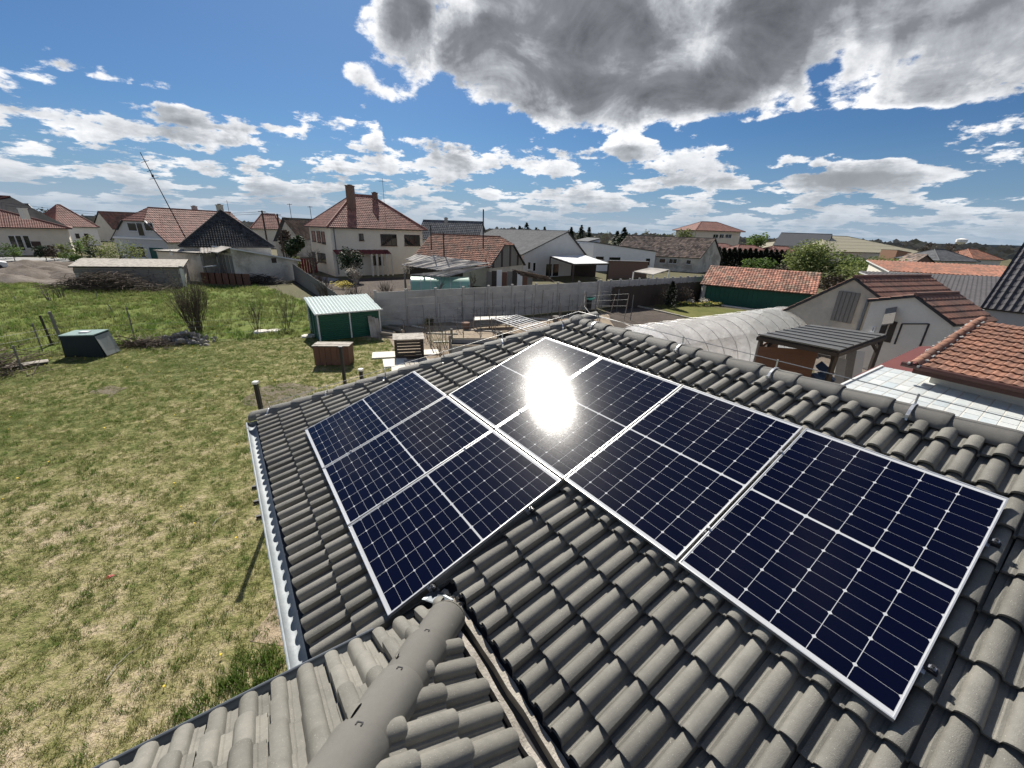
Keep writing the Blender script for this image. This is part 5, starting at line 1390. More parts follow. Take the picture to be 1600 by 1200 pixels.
# red flat roof
t = thing('red_flat_roof', 'flat brick-red felt roof of a low outbuilding beside the translucent roof', 'outbuilding', (13, 13, 0)); O = t.location.copy()
q = [g(1335, 588, 2.3) - O, g(1372, 571, 2.35) - O, g(1437, 541, 2.55) - O, g(1500, 541, 2.55) - O, g(1510, 572, 2.4) - O, g(1440, 590, 2.3) - O]
mb = MB(); mb.prism(q, (0, 0, -.12)); mb.build('roof_sheet', mat('red_felt', (.16, .048, .045), .85, .15, 2), t)
mb = MB(); cc = sum(q, Vector()) / 6; mb.prism([Vector((p.x, p.y, 0)).lerp(Vector((cc.x, cc.y, 0)), .12) for p in q], (0, 0, 2.15)); mb.build('wall', M['plaster_dirty'], t)
# translucent ribbed roof
M['polycarb'] = mat('polycarbonate', (.80, .82, .80), .28, .14, 1.2, transl=.3, col2=(.72, .78, .79), spec=.5)
t = thing('translucent_roof', 'pale translucent polycarbonate canopy roof with a grid of ribs below the orange roof', 'canopy', (11, 9.5, 0)); O = t.location.copy()
q = [g(1312, 604, 2.35) - O, g(1690, 706, 2.35) - O, g(1700, 634, 2.6) - O, g(1378, 573, 2.6) - O]
nc, nr_ = 14, 6
for i in range(nc):
    for j in range(nr_):
        def pt(u, v): return q[0].lerp(q[1], u).lerp(q[3].lerp(q[2], u), v)
        u0, u1, v0, v1 = i / nc, (i + 1) / nc, j / nr_, (j + 1) / nr_
        e = .004
        mb = MB(); mb.prism([pt(u0 + e, v0 + e), pt(u1 - e, v0 + e), pt(u1 - e, v1 - e), pt(u0 + e, v1 - e)], (0, 0, .012)); mb.build('pane', M['polycarb'], t)
rb = mat('rib_beige', (.62, .60, .54), .6)
for i in range(nc + 1):
    mb = MB(); mb.beam(pt(i / nc, 0) - Z3 * .02, pt(i / nc, 1) - Z3 * .02, .028, .05); mb.build('rib', rb, t)
for j in range(nr_ + 1):
    mb = MB(); mb.beam(pt(0, j / nr_) - Z3 * .04, pt(1, j / nr_) - Z3 * .04, .05, .05); mb.build('rail', rb, t)
mb = MB(); mb.beam(pt(0, 0), pt(0, 1), .06, .1); mb.build('edge_trim', M['frame_w'], t)
for u, v in ((0.02, .05), (.02, .95), (.5, .05), (.95, .95)): p = pt(u, v); post(t, (p.x, p.y, 0), p.z - .06, .09, M['frame_w'])
mb = MB(); mb.box(((q[0] + q[2]) / 2).to_2d().to_3d() + Z3 * .04, (3, 3, .06)); mb.build('floor', M['concrete'], t)
# orange roof at the right edge: hip and face, tiles laid singly
C0 = g(1430, 570, 3.0); E0 = C0 + (g(1600, 607, 3.0) - g(1440, 572, 3.0)) * 3
e_ = (E0 - C0).normalized(); n_ = Vector((-e_.y, e_.x, 0)); n_ = n_ if n_.y > 0 else -n_
best = None
for pt_deg in range(12, 46):
    for hr in (0.0,):
        d_ = (e_ * hr + n_).normalized() if False else (e_ * hr + n_)
        P_ = C0 + d_ * 3.0 + Z3 * (math.tan(R_(pt_deg)) * 3.0)
        c = [sum(WM[r][k] * (P_ - Vector((0, 0, CAM_Z)))[r] for r in range(3)) for k in range(3)]
        if c[2] < .1: continue
        x, y = c[0] / c[2] * F_PX + 800, c[1] / c[2] * F_PX + 600
        tx = 1428 + 172 * .9; 
        yl = 564 + (x - 1428) * (497 - 564) / 172.0
        sc = abs(y - yl)
        if best is None or sc < best[0]: best = (sc, pt_deg, hr)
_, pd, hr = best
ph = R_(pd); up3 = n_ * math.cos(ph) + Z3 * math.sin(ph); nr3 = e_.cross(up3); nr3 = nr3 if nr3.z > 0 else -nr3
t = thing('orange_roof_house', 'neighbouring house with a bright orange clay tile roof and mortared hip, right edge', 'house', C0, 0); O = C0.copy()
Wf = 8.0; Lf = 4.2
hrx = hr * math.cos(ph)    # u gained per unit of slope length
mb = MB(); mb.prism([Vector(), e_ * Wf, e_ * Wf + up3 * Lf, up3 * Lf + e_ * (hrx * Lf)], -nr3 * .1)
rf = mb.build('roof', M['wood_dark'], t)
mb = MB(); mb.prism([e_ * .3 + n_ * .35 - Z3 * 3, e_ * .3 + n_ * .35 - Z3 * .1, e_ * .3 + n_ * 3.6 + Z3 * (3.6 * math.tan(ph) - .2), e_ * .3 + n_ * 3.6 - Z3 * 3], e_ * 7.4); mb.build('wall', M['plaster'], t)
ot = MB(); prof = [(0.0, 0.0), (.02, .022), (.05, .03), (.08, .02), (.12, .004), (.16, .004), (.195, .012), (.215, .0)]
vs = []
for yy, lf in ((0, .05), (.38, .012)):
    for (x, z) in prof: vs.append((x, yy, z + lf))
for (x, z) in prof: vs.append((x, 0, z + .028))
n = len(prof); fs = []
for i in range(n - 1): fs += [(i, i + 1, n + i + 1, n + i), (2 * n + i, 2 * n + i + 1, i + 1, i)]
ot.add(vs, fs); ot_me = ot.mesh('roof_tile', M['orange_near'], smooth=50)
r = random.Random(8); nt_ = 0
otm = MB()
for j in range(12):
    v = -.06 + j * .345
    for k in range(36):
        u = k * .215 + (.0 if j % 2 else .0)
        if u < hrx * (v + .18) - .12 or u + .215 > Wf: continue
        m_ = Matrix.Identity(4)
        for i in range(3): m_[i][0] = e_[i]; m_[i][1] = up3[i]; m_[i][2] = nr3[i]
        m_.translation = e_ * u + up3 * v + nr3 * .004
        m_ = m_ @ Matrix.Rotation(r.uniform(-.02, .02), 4, 'Z') @ Matrix.Translation((0, r.uniform(-.012, .012), r.uniform(0, .006)))
        if nt_ < 290: o = link('roof_tile', ot_me, rf); o.matrix_local = m_; nt_ += 1
        else: otm.add([m_ @ Vector(v_) for v_ in vs], fs)
if otm.v: otm.build('tile_field', M['orange_near'], rf, kind='stuff', smooth=50)
hd_ = (e_ * hrx * Lf + up3 * Lf)
hl = hd_.length; hd_.normalize()
k = 0; oc_me = None
ocap = cap_mesh('hip_cap', .40, .115, .10, .85, 8); ocap.materials.clear(); ocap.materials.append(M['orange_near'])
sy_ = Z3.cross(hd_).normalized(); sz_ = hd_.cross(sy_)
while k * .36 < hl:
    m_ = Matrix.Identity(4)
    for i in range(3): m_[i][0] = hd_[i]; m_[i][1] = sy_[i]; m_[i][2] = sz_[i]
    m_.translation = hd_ * (k * .36 - .1) + Z3 * .045
    o = link('hip_cap', ocap, rf); o.matrix_local = m_ @ Matrix.Rotation(r.uniform(-.06, .06), 4, 'Z')
    mb = MB()
    for q_ in range(7): mb.box((r.uniform(-.03, .05), r.choice((-1, 1)) * r.uniform(.09, .13), r.uniform(-.02, .02)), (r.uniform(.05, .12), .05, .05), tuple(Matrix.Rotation(r.uniform(-.5, .5), 3, 'Z').col))
    o2 = mb.build('mortar', M['concrete'], rf); o2.matrix_local = m_
    k += 1
mb = MB(); mb.tube([-e_ * .25 - n_ * .08 - Z3 * .03, e_ * Wf - n_ * .08 - Z3 * .03], .07, 8); mb.build('gutter', mat('brown_gutter', (.07, .028, .022), .5), t)
mb = MB(); mb.box(e_ * (Wf / 2) + n_ * .12 - Z3 * .14, (Wf, .3, .16), (e_, n_, Z3)); mb.build('soffit', mat('brown_gutter', (.07, .028, .022), .5), t)

# ------------------------------------------------------------------ fences
H_F = 2.25
fp = [(585, 457), (800, 447), (935, 440.5)]
pts = [g(*q, H_F) for q in fp]
pts = [Vector((p.x, p.y, 0)) for p in pts]
e2 = Vector((20.3, 43.9, 0))
t = thing('concrete_fence', 'grey precast concrete slab fence with posts across the back of the vegetable garden', 'fence', pts[0])
O = pts[0].copy()
bay = 2.0; pos = []
for a, b in zip(pts[:-1], pts[1:]):
    n = max(1, round((b - a).length / bay)); pos += [a.lerp(b, k / n) for k in range(n)]
pos.append(pts[-1])
sl = MB(); sl.box((0, 0, 0), (1.9, .05, .44)); sl.box((0, -.012, 0), (1.8, .05, .36)); sl_me = sl.mesh('slab', M['concrete_fence'])
pm = MB(); pm.box((0, 0, 1.16), (.13, .13, 2.36)); pm.box((0, 0, 2.36), (.16, .16, .05)); pm_me = pm.mesh('post', M['concrete_fence'])
r = random.Random(2)
def fence_run(t, O, pos, rows=5):
    for i, p in enumerate(pos):
        d_ = (pos[min(i + 1, len(pos) - 1)] - pos[max(i - 1, 0)]).normalized(); an = math.atan2(d_.y, d_.x)
        o = link('post', pm_me, t); o.matrix_local = Matrix.Translation(p - O) @ Matrix.Rotation(an, 4, 'Z') @ Matrix.Rotation(r.uniform(-.012, .012), 4, 'Y')
        if i + 1 < len(pos):
            q = pos[i + 1]; dd = q - p; an = math.atan2(dd.y, dd.x)
            for k in range(rows):
                o = link('slab', sl_me, t); o.matrix_local = Matrix.Translation((p + q) / 2 - O + Z3 * (.24 + k * .45)) @ Matrix.Rotation(an + r.uniform(-.006, .006), 4, 'Z') @ Matrix.Scale(dd.length / 2.0, 4, (1, 0, 0)) @ Matrix.Rotation(r.uniform(-.03, .03), 4, 'X')
fence_run(t, O, pos)
q0 = pts[-1] + Vector((.3, .45, 0)); n = 13
pos2 = [q0.lerp(e2, k / n) for k in range(n + 1)]
t = thing('concrete_fence', 'paler stretch of the concrete fence showing above the dark board fence', 'fence', q0); fence_run(t, q0.copy(), pos2)
# dark board fence in front of it
t = thing('board_fence', 'dark brown board fence behind the tilled bed and the small lawn', 'fence', q0 + Vector((.9, -.6, 0))); O = t.location.copy()
dd = (e2 - q0); L = dd.length; d_ = dd.normalized(); an = math.atan2(d_.y, d_.x)
bd = MB(); bd.box((0, 0, .95), (.185, .03, 1.9)); bd_me = bd.mesh('plank', M['wood_dark'])
nb = 100
for k in range(nb):
    o = link('plank', bd_me, t); o.matrix_local = Matrix.Translation(d_ * (L * (k + .5) / nb)) @ Matrix.Rotation(an, 4, 'Z') @ Matrix.Scale(L / nb / .2, 4, (1, 0, 0)) @ Matrix.Translation((0, 0, r.uniform(-.06, .02)))
for zz in (.5, 1.5): mb = MB(); mb.beam(Z3 * zz + Vector((-d_.y, d_.x, 0)) * .04, d_ * L + Z3 * zz + Vector((-d_.y, d_.x, 0)) * .04, .05, .09); mb.build('rail', M['wood_dark'], t)
# grey plank fence left, running from the white-roofed shed towards the garden
t = thing('plank_fence', 'weathered grey plank fence running from the white-roofed shed to the fruit trees', 'fence', (-24.8, 46.6, 0)); O = t.location.copy()
a, b = Vector((-24.9, 46.6, 0)), Vector((-12.2, 29.0, 0)); n = 70
for k in range(n):
    p = a.lerp(b, k / n); h_ = 1.9 - .75 * (k / n) + r.uniform(-.06, .06)
    mb = MB(); mb.box(p - O + Z3 * (h_ / 2), ((b - a).length / n * .93, .03, h_), ((b - a).normalized(), Vector(((b - a).y, -(b - a).x, 0)).normalized(), Z3)); mb.build('plank', M['wood_grey'], t)

# ------------------------------------------------------------------ green garden shed
A, B = Vector((-10.62, 21.47, 0)), Vector((-7.62, 22.87, 0))
fdir = Vector((.81, .586, 0)).normalized(); B = A + fdir * 3.4; bk = Vector((-fdir.y, fdir.x, 0)); Wd = (B - A).length; Dp = 2.45
t = thing('garden_shed', 'dark green metal garden shed with white corner trim and a white ribbed roof', 'shed', A.lerp(B, .5)); O = t.location.copy()
zf, zb = 1.55, 2.0
Ld = lambda x, y, z: A - O + fdir * x + bk * y + Z3 * z
mb = MB(); mb.prism([Ld(.03, .03, 0), Ld(Wd - .03, .03, 0), Ld(Wd - .03, .03, zf), Ld(.03, .03, zf)], bk * .02)
mb.prism([Ld(.03, .03, 0), Ld(.03, Dp, 0), Ld(.03, Dp, zb), Ld(.03, .03, zf)], fdir * .02)
mb.prism([Ld(Wd - .05, .03, 0), Ld(Wd - .05, Dp, 0), Ld(Wd - .05, Dp, zb), Ld(Wd - .05, .03, zf)], fdir * .02)
mb.prism([Ld(.03, Dp, 0), Ld(Wd - .03, Dp, 0), Ld(Wd - .03, Dp, zb), Ld(.03, Dp, zb)], bk * -.02)
mb.build('wall', M['green_metal'], t)
n = 13
for k in range(n):
    h_ = zf / n
    for (x0, x1) in ((.08, Wd / 2 - .03), (Wd / 2 + .03, Wd - .08)):
        mb = MB(); mb.prism([Ld(x0, 0.028, k * h_ + .012), Ld(x0, 0.0, k * h_ + h_ * .35), Ld(x0, 0.0, k * h_ + h_ * .7), Ld(x0, .028, (k + 1) * h_ - .012)], fdir * (x1 - x0)); mb.build('siding', M['green_metal'], t)
    mb = MB(); mb.prism([Ld(.028, .1, k * h_ + .012), Ld(.0, .1, k * h_ + h_ * .35), Ld(.0, .1, k * h_ + h_ * .7), Ld(.028, .1, (k + 1) * h_ - .012)], bk * (Dp - .2)); mb.build('siding', M['green_metal'], t)
for (x, y, h_) in ((.03, .0, zf), (Wd / 2, .0, zf), (Wd - .03, .0, zf), (.0, Dp, zb), (.0, Dp * .38, zf + .15), (.0, Dp * .7, zf + .3)):
    mb = MB(); mb.box(Ld(x, y, h_ / 2), (.07, .07, h_), (fdir, bk, Z3)); mb.build('trim', M['frame_w'] if y == 0 or y == Dp else M['green_metal'], t)
patch('roof_sheet', Ld(-.12, -.18, zf - .01), Ld(Wd + .12, -.18, zf - .01), Ld(Wd + .12, Dp + .12, zb + .06), Ld(-.12, Dp + .12, zb + .06), mat('pale_green_sheet', (.50, .575, .545), .6, .1, 2), t, 40, 2, .028, .012)
mb = MB(); mb.beam(Ld(-.14, -.19, zf - .02), Ld(Wd + .14, -.19, zf - .02), .03, .07); mb.build('fascia', M['frame_w'], t)
for k in range(3):
    b_ = A + fdir * (Wd - .62 + .17 * k) - bk * (.34 + .05 * k)
    t2 = thing('leaning_sheet', ['left one of three grey cement sheets leaning on the green shed', 'middle one of three grey cement sheets leaning on the green shed', 'right one of three grey cement sheets leaning on the green shed'][k], 'sheet', b_)
    mb = MB(); mb.beam((0, 0, 0), bk * (.28) + Z3 * (1.2 - .1 * k) - fdir * .03, .02, .22, fdir) if False else mb.beam((0, 0, 0), bk * .28 + Z3 * (1.2 - .08 * k), .22, .02, -bk); mb.build('sheet', M['asbestos'], t2)
# wood pile beside the shed
for k, (px, py, ln, an_, lab) in enumerate([(604, 522, 1.3, .5, 'pale log lying lowest in the pile right of the green shed'), (612, 518, 1.2, .6, 'grey log on top of the pile right of the green shed'), (620, 515, 1.3, .4, 'log at the back of the pile right of the green shed'), (608, 527, 1.0, .9, 'short split log in front of the pile right of the green shed'), (624, 521, .9, .2, 'thin log at the right end of the pile by the green shed')]):
    p = g(px, py); t = thing('log', lab, 'log', p, an_ + 2.2, 'logs piled beside the green shed'); mb = MB(); mb.tube([(-ln / 2, 0, .13 + .08 * (k % 3)), (ln / 2, 0, .13 + .1 * (k % 2))], .11, 8); mb.build('log', M['bark_pale'], t)
    for s in (-1, 1): q = MB(); q.tube([(s * (ln / 2), 0, .13 + (.08 * (k % 3) if s < 0 else .1 * (k % 2))), (s * (ln / 2 + .008), 0, .13 + (.08 * (k % 3) if s < 0 else .1 * (k % 2)))], .095, 8); q.build('cut_end', M['wood_light'], t)
# rusty trough box on the lawn
p = g(524, 568); t = thing('wooden_box', 'red-brown wooden box with a bleached lid standing on the lawn before the shed', 'box', p, .1); Z3 = Vector((0, 0, 1))
wx, wy, hh_ = 1.5, .75, .85
for i in range(6):
    mb = MB(); mb.box((-wx / 2 + wx * (i + .5) / 6, -wy / 2, hh_ / 2 + .05), (wx / 6 - .015, .03, hh_)); mb.build('plank', M['wood_red'], t)
    mb = MB(); mb.box((-wx / 2 + wx * (i + .5) / 6, wy / 2, hh_ / 2 + .05), (wx / 6 - .015, .03, hh_)); mb.build('plank', M['wood_red'], t)
for s in (-1, 1):
    for i in range(3): mb = MB(); mb.box((s * wx / 2, -wy / 2 + wy * (i + .5) / 3, hh_ / 2 + .05), (.03, wy / 3 - .012, hh_)); mb.build('plank', M['wood_red'], t)
for i in range(3): mb = MB(); mb.box((.0, -wy / 2 + wy * (i + .5) / 3, hh_ + .08 + .01 * (i % 2)), (wx + .12, wy / 3 - .01, .03)); mb.build('lid_board', M['board'], t)
# pallet crate with a pale top
p = g(640, 556); t = thing('slatted_crate', 'dark slatted crate with a pale board top on the paved slabs', 'crate', p, .28)
wx, wy, hh_ = 1.35, 1.1, .95
for s in (-1, 1):
    for k in range(6): mb = MB(); mb.box((0, s * wy / 2, .12 + k * .155), (wx, .03, .11)); mb.build('slat', M['wood_dark'], t)
    for k in range(6): mb = MB(); mb.box((s * wx / 2, 0, .12 + k * .155), (.03, wy - .04, .11)); mb.build('slat', M['wood_dark'], t)
for a in (-1, 1):
    for b in (-1, 1): mb = MB(); mb.box((a * (wx / 2 - .06), b * (wy / 2 - .06), .48), (.08, .08, .96)); mb.build('corner_post', M['wood_dark'], t)
mb = MB(); mb.box((0, 0, hh_ + .05), (wx + .15, wy + .15, .03)); mb.build('top_board', M['board'], t)
# slabs and a pallet
for i, (px, py, sx_, sy_, an_, lab) in enumerate([(600, 556, 1.1, 1.0, .3, 'far left paving slab on the grass behind the slatted crate'), (618, 568, 1.1, 1.2, .35, 'middle paving slab in front of the slatted crate'), (632, 580, 1.1, 1.2, .3, 'nearest paving slab beside the hip tiles'), (668, 552, 1.2, .9, .3, 'paving slab to the right under the slatted crate')]):
    p = g(px, py); t = thing('paving_slab', lab, 'slab', p, an_); mb = MB(); mb.box((0, 0, .04), (sx_, sy_, .07)); mb.build('slab', M['plaster'], t)
p = g(662, 570); t = thing('board_platform', 'weathered board platform lying in front of the slatted crate', 'pallet', p, .35)
for k in range(8): mb = MB(); mb.box((-.75 + k * .21, 0, .12), (.19, 1.1, .03)); mb.build('board', M['board'], t)
for k in (-.4, 0, .4): mb = MB(); mb.box((0, k, .05), (1.7, .08, .1)); mb.build('bearer', M['wood_grey'], t)
# garden frames (cold frame and raised bed) and the white slatted panel
p = g(742, 555); t = thing('raised_bed', 'grey raised bed box with a pale top rail between the crate and the slatted panel', 'planter', p, .1)
for (x0, y0, x1, y1) in ((-1.2, -.7, 1.2, -.7), (1.2, -.7, 1.2, .7), (1.2, .7, -1.2, .7), (-1.2, .7, -1.2, -.7)):
    mb = MB(); mb.beam((x0, y0, .35), (x1, y1, .35), .05, .6); mb.build('side', M['concrete'], t)
    mb = MB(); mb.beam((x0, y0, .70), (x1, y1, .70), .07, .06); mb.build('top_rail', M['wood_light'], t)
for a in (-1.2, 1.2):
    for b in (-.7, .7): mb = MB(); mb.box((a, b, .6), (.12, .12, 1.2 if a < 0 else .9)); mb.build('post', M['wood_grey'], t)
mb = MB(); mb.box((0, 0, .25), (2.3, 1.3, .4)); mb.build('soil', M['soil'], t)
p = g(805, 540); t = thing('raised_bed', 'dark low frame bed close to the hip ridge below the white slatted panel', 'planter', p, .1)
for (x0, y0, x1, y1) in ((-1.0, -.6, 1.0, -.6), (1.0, -.6, 1.0, .6), (1.0, .6, -1.0, .6), (-1.0, .6, -1.0, -.6)):
    mb = MB(); mb.beam((x0, y0, .3), (x1, y1, .3), .05, .5); mb.build('side', M['wood_dark'], t)
mb = MB(); mb.box((0, 0, .2), (1.9, 1.1, .3)); mb.build('soil', M['soil'], t)
q = [g(768, 497, .8), g(806, 492, .8), g(868, 511, .75), g(835, 521, .75)]
t = thing('lattice_frame', 'bright white slatted panel lying across supports in the garden', 'panel', sum(q, Vector()) / 4); O = t.location.copy(); q = [p - O for p in q]
for k in range(7):
    a, b = q[0].lerp(q[1], k / 6), q[3].lerp(q[2], k / 6); mb = MB(); mb.beam(a, b, .07, .03); mb.build('slat', M['whitesheet'], t)
for k in (0, .33, .66, 1): a, b = q[0].lerp(q[3], k), q[1].lerp(q[2], k); mb = MB(); mb.beam(a - Z3 * .03, b - Z3 * .03, .07, .04); mb.build('crossbar', M['whitesheet'], t)
for p in q: mb = MB(); mb.beam((p.x, p.y, -O.z), (p.x, p.y, p.z - .04), .06); mb.build('leg', M['wood_grey'], t)
q = [g(742, 496, .6), g(800, 494, .6), g(796, 498.5, .6), g(740, 501, .6)]
t = thing('plank_table', 'long grey-white plank table against the vineyard, left of the white slatted panel', 'table', sum(q, Vector()) / 4); O = t.location.copy(); q = [p - O for p in q]
for k in range(3):
    a, b = q[0].lerp(q[3], (k + .5) / 3), q[1].lerp(q[2], (k + .5) / 3); mb = MB(); mb.beam(a + Z3 * .02, b + Z3 * .02, .3, .04); mb.build('plank', M['plaster'] if k != 1 else M['whitesheet'], t)
for p in q: mb = MB(); mb.beam((p.x, p.y, -O.z), (p.x, p.y, p.z), .06); mb.build('leg', M['wood_grey'], t)
for (px, py, lab) in ((812, 545, 'dark round planter pot between the frame beds and the slatted panel'), (838, 530, 'dark round pot beside the right corner of the slatted panel')):
    p = g(px, py); t = thing('plant_pot', lab, 'pot', p); mb = MB(); mb.tube([(0, 0, 0), (0, 0, .35), (0, 0, .36), (0, 0, .30)], [.22, .3, .27, .25], 12); mb.build('pot', M['blackm'], t); mb = MB(); mb.tube([(0, 0, .28), (0, 0, .31)], .26, 12); mb.build('soil', M['soil'], t)

ORD = 'first second third fourth fifth sixth seventh eighth ninth tenth eleventh twelfth thirteenth fourteenth fifteenth sixteenth seventeenth eighteenth nineteenth twentieth twenty-first twenty-second'.split()
# ------------------------------------------------------------------ vineyard
def vine_stake(loc, h, label, group, wood=False, seed=0):
    r = random.Random(seed); t = thing('vine_stake', label, 'stake', loc, r.uniform(0, 3), group)
    lx, ly = r.uniform(-.06, .06), r.uniform(-.06, .06)
    mb = MB(); mb.tube([(0, 0, -.05), (lx, ly, h)], .028 if wood else .02, 5); mb.build('stake', M['wood_grey'] if wood else M['greygut'], t)
    mb = MB(); p = Vector((.12, .05, 0)); pts = [p]
    for k in range(5): p = p + Vector((r.uniform(-.09, .09), r.uniform(-.09, .09), r.uniform(.12, .26))); pts.append(p)
    mb.tube(pts, .026, 5, r2=.010)
    for s in (-1, 1):
        p = pts[-2]; q2 = [p]
        for k in range(3): p = p + Vector((s * r.uniform(.1, .25), r.uniform(-.06, .06), r.uniform(-.02, .12))); q2.append(p)
        mb.tube(q2, .010, 4, r2=.004)
    mb.build('vine', M['bark'], t)
    return t
rows = [((-8.6, 26.2), (6.3, 31.6), 22, 1.9, 'row of vines along the concrete fence', '# vineyard stake from the left, with a bare vine, along the concrete fence'),
        ((-6.4, 24.2), (6.0, 28.6), 14, 1.6, 'second row of vines', '# vineyard stake from the left in the middle row, with a bare vine'),
        ((-4.6, 21.4), (-1.0, 22.4), 5, 1.9, 'stakes by the crate', '# stake from the left with a bare vine, between crate and raised bed')]
sd_ = 0
for (a, b, n, h_, grp, lab) in rows:
    a, b = Vector((*a, 0)), Vector((*b, 0)); wr = thing('trellis_wires', 'thin trellis wires strung between the ' + ('stakes at the concrete fence' if n == 22 else 'stakes of the middle vine row' if n == 14 else 'few stakes by the raised bed'), 'wires', a)
    for k in range(n):
        p = a.lerp(b, k / (n - 1)) + Vector((r.uniform(-.12, .12), r.uniform(-.1, .1), 0)); vine_stake(p, h_ * r.uniform(.85, 1.12), lab.replace('#', ORD[k]), grp, k % 5 == 0, sd_); sd_ += 1
    for zz in (.6, 1.05, 1.5):
        mb = MB(); mb.tube([Vector((0, 0, zz)), (b - a) * .5 + Z3 * (zz - .05), (b - a) + Z3 * zz], .006, 4); mb.build('wire', M['wire'], wr)
# end braces of the trellis
for i, (px0, py0, px1, py1, Y0, Y1) in enumerate([(905, 478, 915, 455, 31.2, 31.6), (930, 482, 940, 452, 32.6, 33.0), (975, 500, 983, 459, 30.0, 30.5), (955, 480, 962, 460, 33, 33.4)]):
    a = at(px0, py0, Y0); a.z = 0; b = at(px1, py1, Y1); t = thing('trellis_post', ['slanted pale trellis post left of the turquoise basin', 'slanted pale trellis post just right of the turquoise basin', 'pale trellis post at the near corner of the tilled bed', 'pale trellis post before the dark board fence'][i], 'post', a); mb = MB(); mb.tube([(0, 0, -.05), b - a], .028, 6); mb.build('post', M['bark_pale'], t)
    t = thing('trellis_post', ['upright dark stake next to the leftmost slanted trellis post', 'upright dark stake next to the turquoise basin', 'upright dark stake at the tilled bed corner', 'upright dark stake in front of the board fence'][i], 'post', a + Vector((.5, .1, 0))); mb = MB(); mb.tube([(0, 0, -.05), (0, 0, 1.9)], .03, 6); mb.build('post', M['greygut'], t)
t = thing('tilled_wires', 'thin wires over the tilled bed between the pale trellis posts', 'wires', (0, 0, 0))
for (p0, p1, Y0, Y1) in (((925, 462), (983, 459), 32.6, 30.5), ((928, 470), (981, 468), 32.6, 30.4), ((930, 478), (979, 478), 32.6, 30.3)):
    mb = MB(); mb.tube([at(*p0, Y0), at(*p1, Y1)], .004, 4); mb.build('wire', M['wire'], t)
p = at(921, 466, 32.4); t = thing('water_basin', 'small turquoise basin on a stand by the trellis posts', 'basin', (p.x, p.y, 0)); mb = MB(); mb.tube([(0, 0, p.z - .1), (0, 0, p.z + .06), (0, 0, p.z + .06), (0, 0, p.z - .04)], [.3, .42, .38, .28], 14); mb.build('basin', mat('turquoise', (.1, .42, .38), .4), t); mb = MB(); mb.tube([(0, 0, 0), (0, 0, p.z - .08)], .22, 8); mb.build('stand', M['blackm'], t)
t = thing('water_pipe', 'pale bent pipe arching from the turquoise basin along the garden', 'pipe', (0, 0, 0)); mb = MB(); mb.tube([at(914, 455, 32), at(913, 478, 31.5), at(920, 488, 30.5), at(940, 495, 29), at(975, 505, 26), at(1000, 516, 24)], .03, 6); mb.build('pipe', M['plaster'], t)
t = thing('garden_edging', 'pale concrete edging strip between the tilled bed and the small lawn', 'edging', g(1030, 488)); O = t.location.copy(); mb = MB(); mb.beam(g(983, 476) - O + Z3 * .05, g(1086, 500) - O + Z3 * .05, .16, .12); mb.build('edging', M['board'], t)
t = thing('garden_edging', 'pale concrete edging along the foot of the green-walled shed', 'edging', g(1165, 484)); O = t.location.copy(); mb = MB(); mb.beam(g(1128, 478) - O + Z3 * .05, g(1215, 490) - O + Z3 * .05, .3, .12); mb.build('edging', M['plaster'], t)

# ------------------------------------------------------------------ plastic tunnel
a = Vector((6.1, 18.4, 0)); b = Vector((17.2, 25.4, 0)); d_ = (b - a).normalized(); s_ = Vector((d_.y, -d_.x, 0)); Lt = (b - a).length; rad, ht = 2.15, 2.1
def film_mat(name, color):
    mt = bpy.data.materials.new(name); mt.use_nodes = True
    tt = mt.node_tree; tt.nodes.clear(); N = NT(tt)
    tc = N.n('ShaderNodeTexCoord').outputs['Object']
    bp = N.n('ShaderNodeBump'); bp.inputs['Strength'].default_value = 0.9; bp.inputs['Distance'].default_value = .12
    N.put(bp.inputs['Height'], N.noise(tc, 2.6, 6, .62, 1.2))
    c = N.mix(N.remap(N.noise(tc, 1.1, 4, .6), .4, .65, 0, 1), color, tuple(x * .82 for x in color))
    d_ = N.n('ShaderNodeBsdfPrincipled'); N.put(d_.inputs['Base Color'], c); d_.inputs['Roughness'].default_value = .22; d_.inputs['Specular IOR Level'].default_value = .9; tt.links.new(bp.outputs[0], d_.inputs['Normal'])
    tr = N.n('ShaderNodeBsdfTranslucent'); N.put(tr.inputs[0], c); tt.links.new(bp.outputs[0], tr.inputs['Normal'])
    tp = N.n('ShaderNodeBsdfTransparent')
    m1 = N.n('ShaderNodeMixShader'); m1.inputs[0].default_value = .78; tt.links.new(d_.outputs[0], m1.inputs[1]); tt.links.new(tr.outputs[0], m1.inputs[2])
    m2 = N.n('ShaderNodeMixShader'); N.put(m2.inputs[0], N.remap(N.noise(tc, 1.7, 5, .6), .35, .7, .04, .22)); tt.links.new(m1.outputs[0], m2.inputs[1]); tt.links.new(tp.outputs[0], m2.inputs[2])
    o = N.n('ShaderNodeOutputMaterial'); tt.links.new(m2.outputs[0], o.inputs[0]); return mt
M['film'] = film_mat('plastic_film', (.93, .94, .95))
t = thing('polytunnel', 'long tunnel greenhouse of wrinkled clear plastic film over hoops', 'greenhouse', a); nseg, na = 60, 18; vs = []; rt2 = random.Random(9)
for i in range(nseg + 1):
    u = i / nseg; hp_ = abs(math.sin(u * 12 * math.pi))
    for j in range(na + 1):
        an = math.pi * j / na; k = 1 - .030 * hp_ + rt2.uniform(-.008, .008) + .012 * math.sin(u * 40 + 5 * an)
        vs.append(d_ * (Lt * u) + s_ * (rad * k * math.cos(an)) + Z3 * (ht * k * math.sin(an) ** .8))
w = na + 1; fs = [(i * w + j, i * w + j + 1, (i + 1) * w + j + 1, (i + 1) * w + j) for i in range(nseg) for j in range(na)]
mb = MB(); mb.add(vs, fs); film = mb.build('film', M['film'], t, smooth=80)
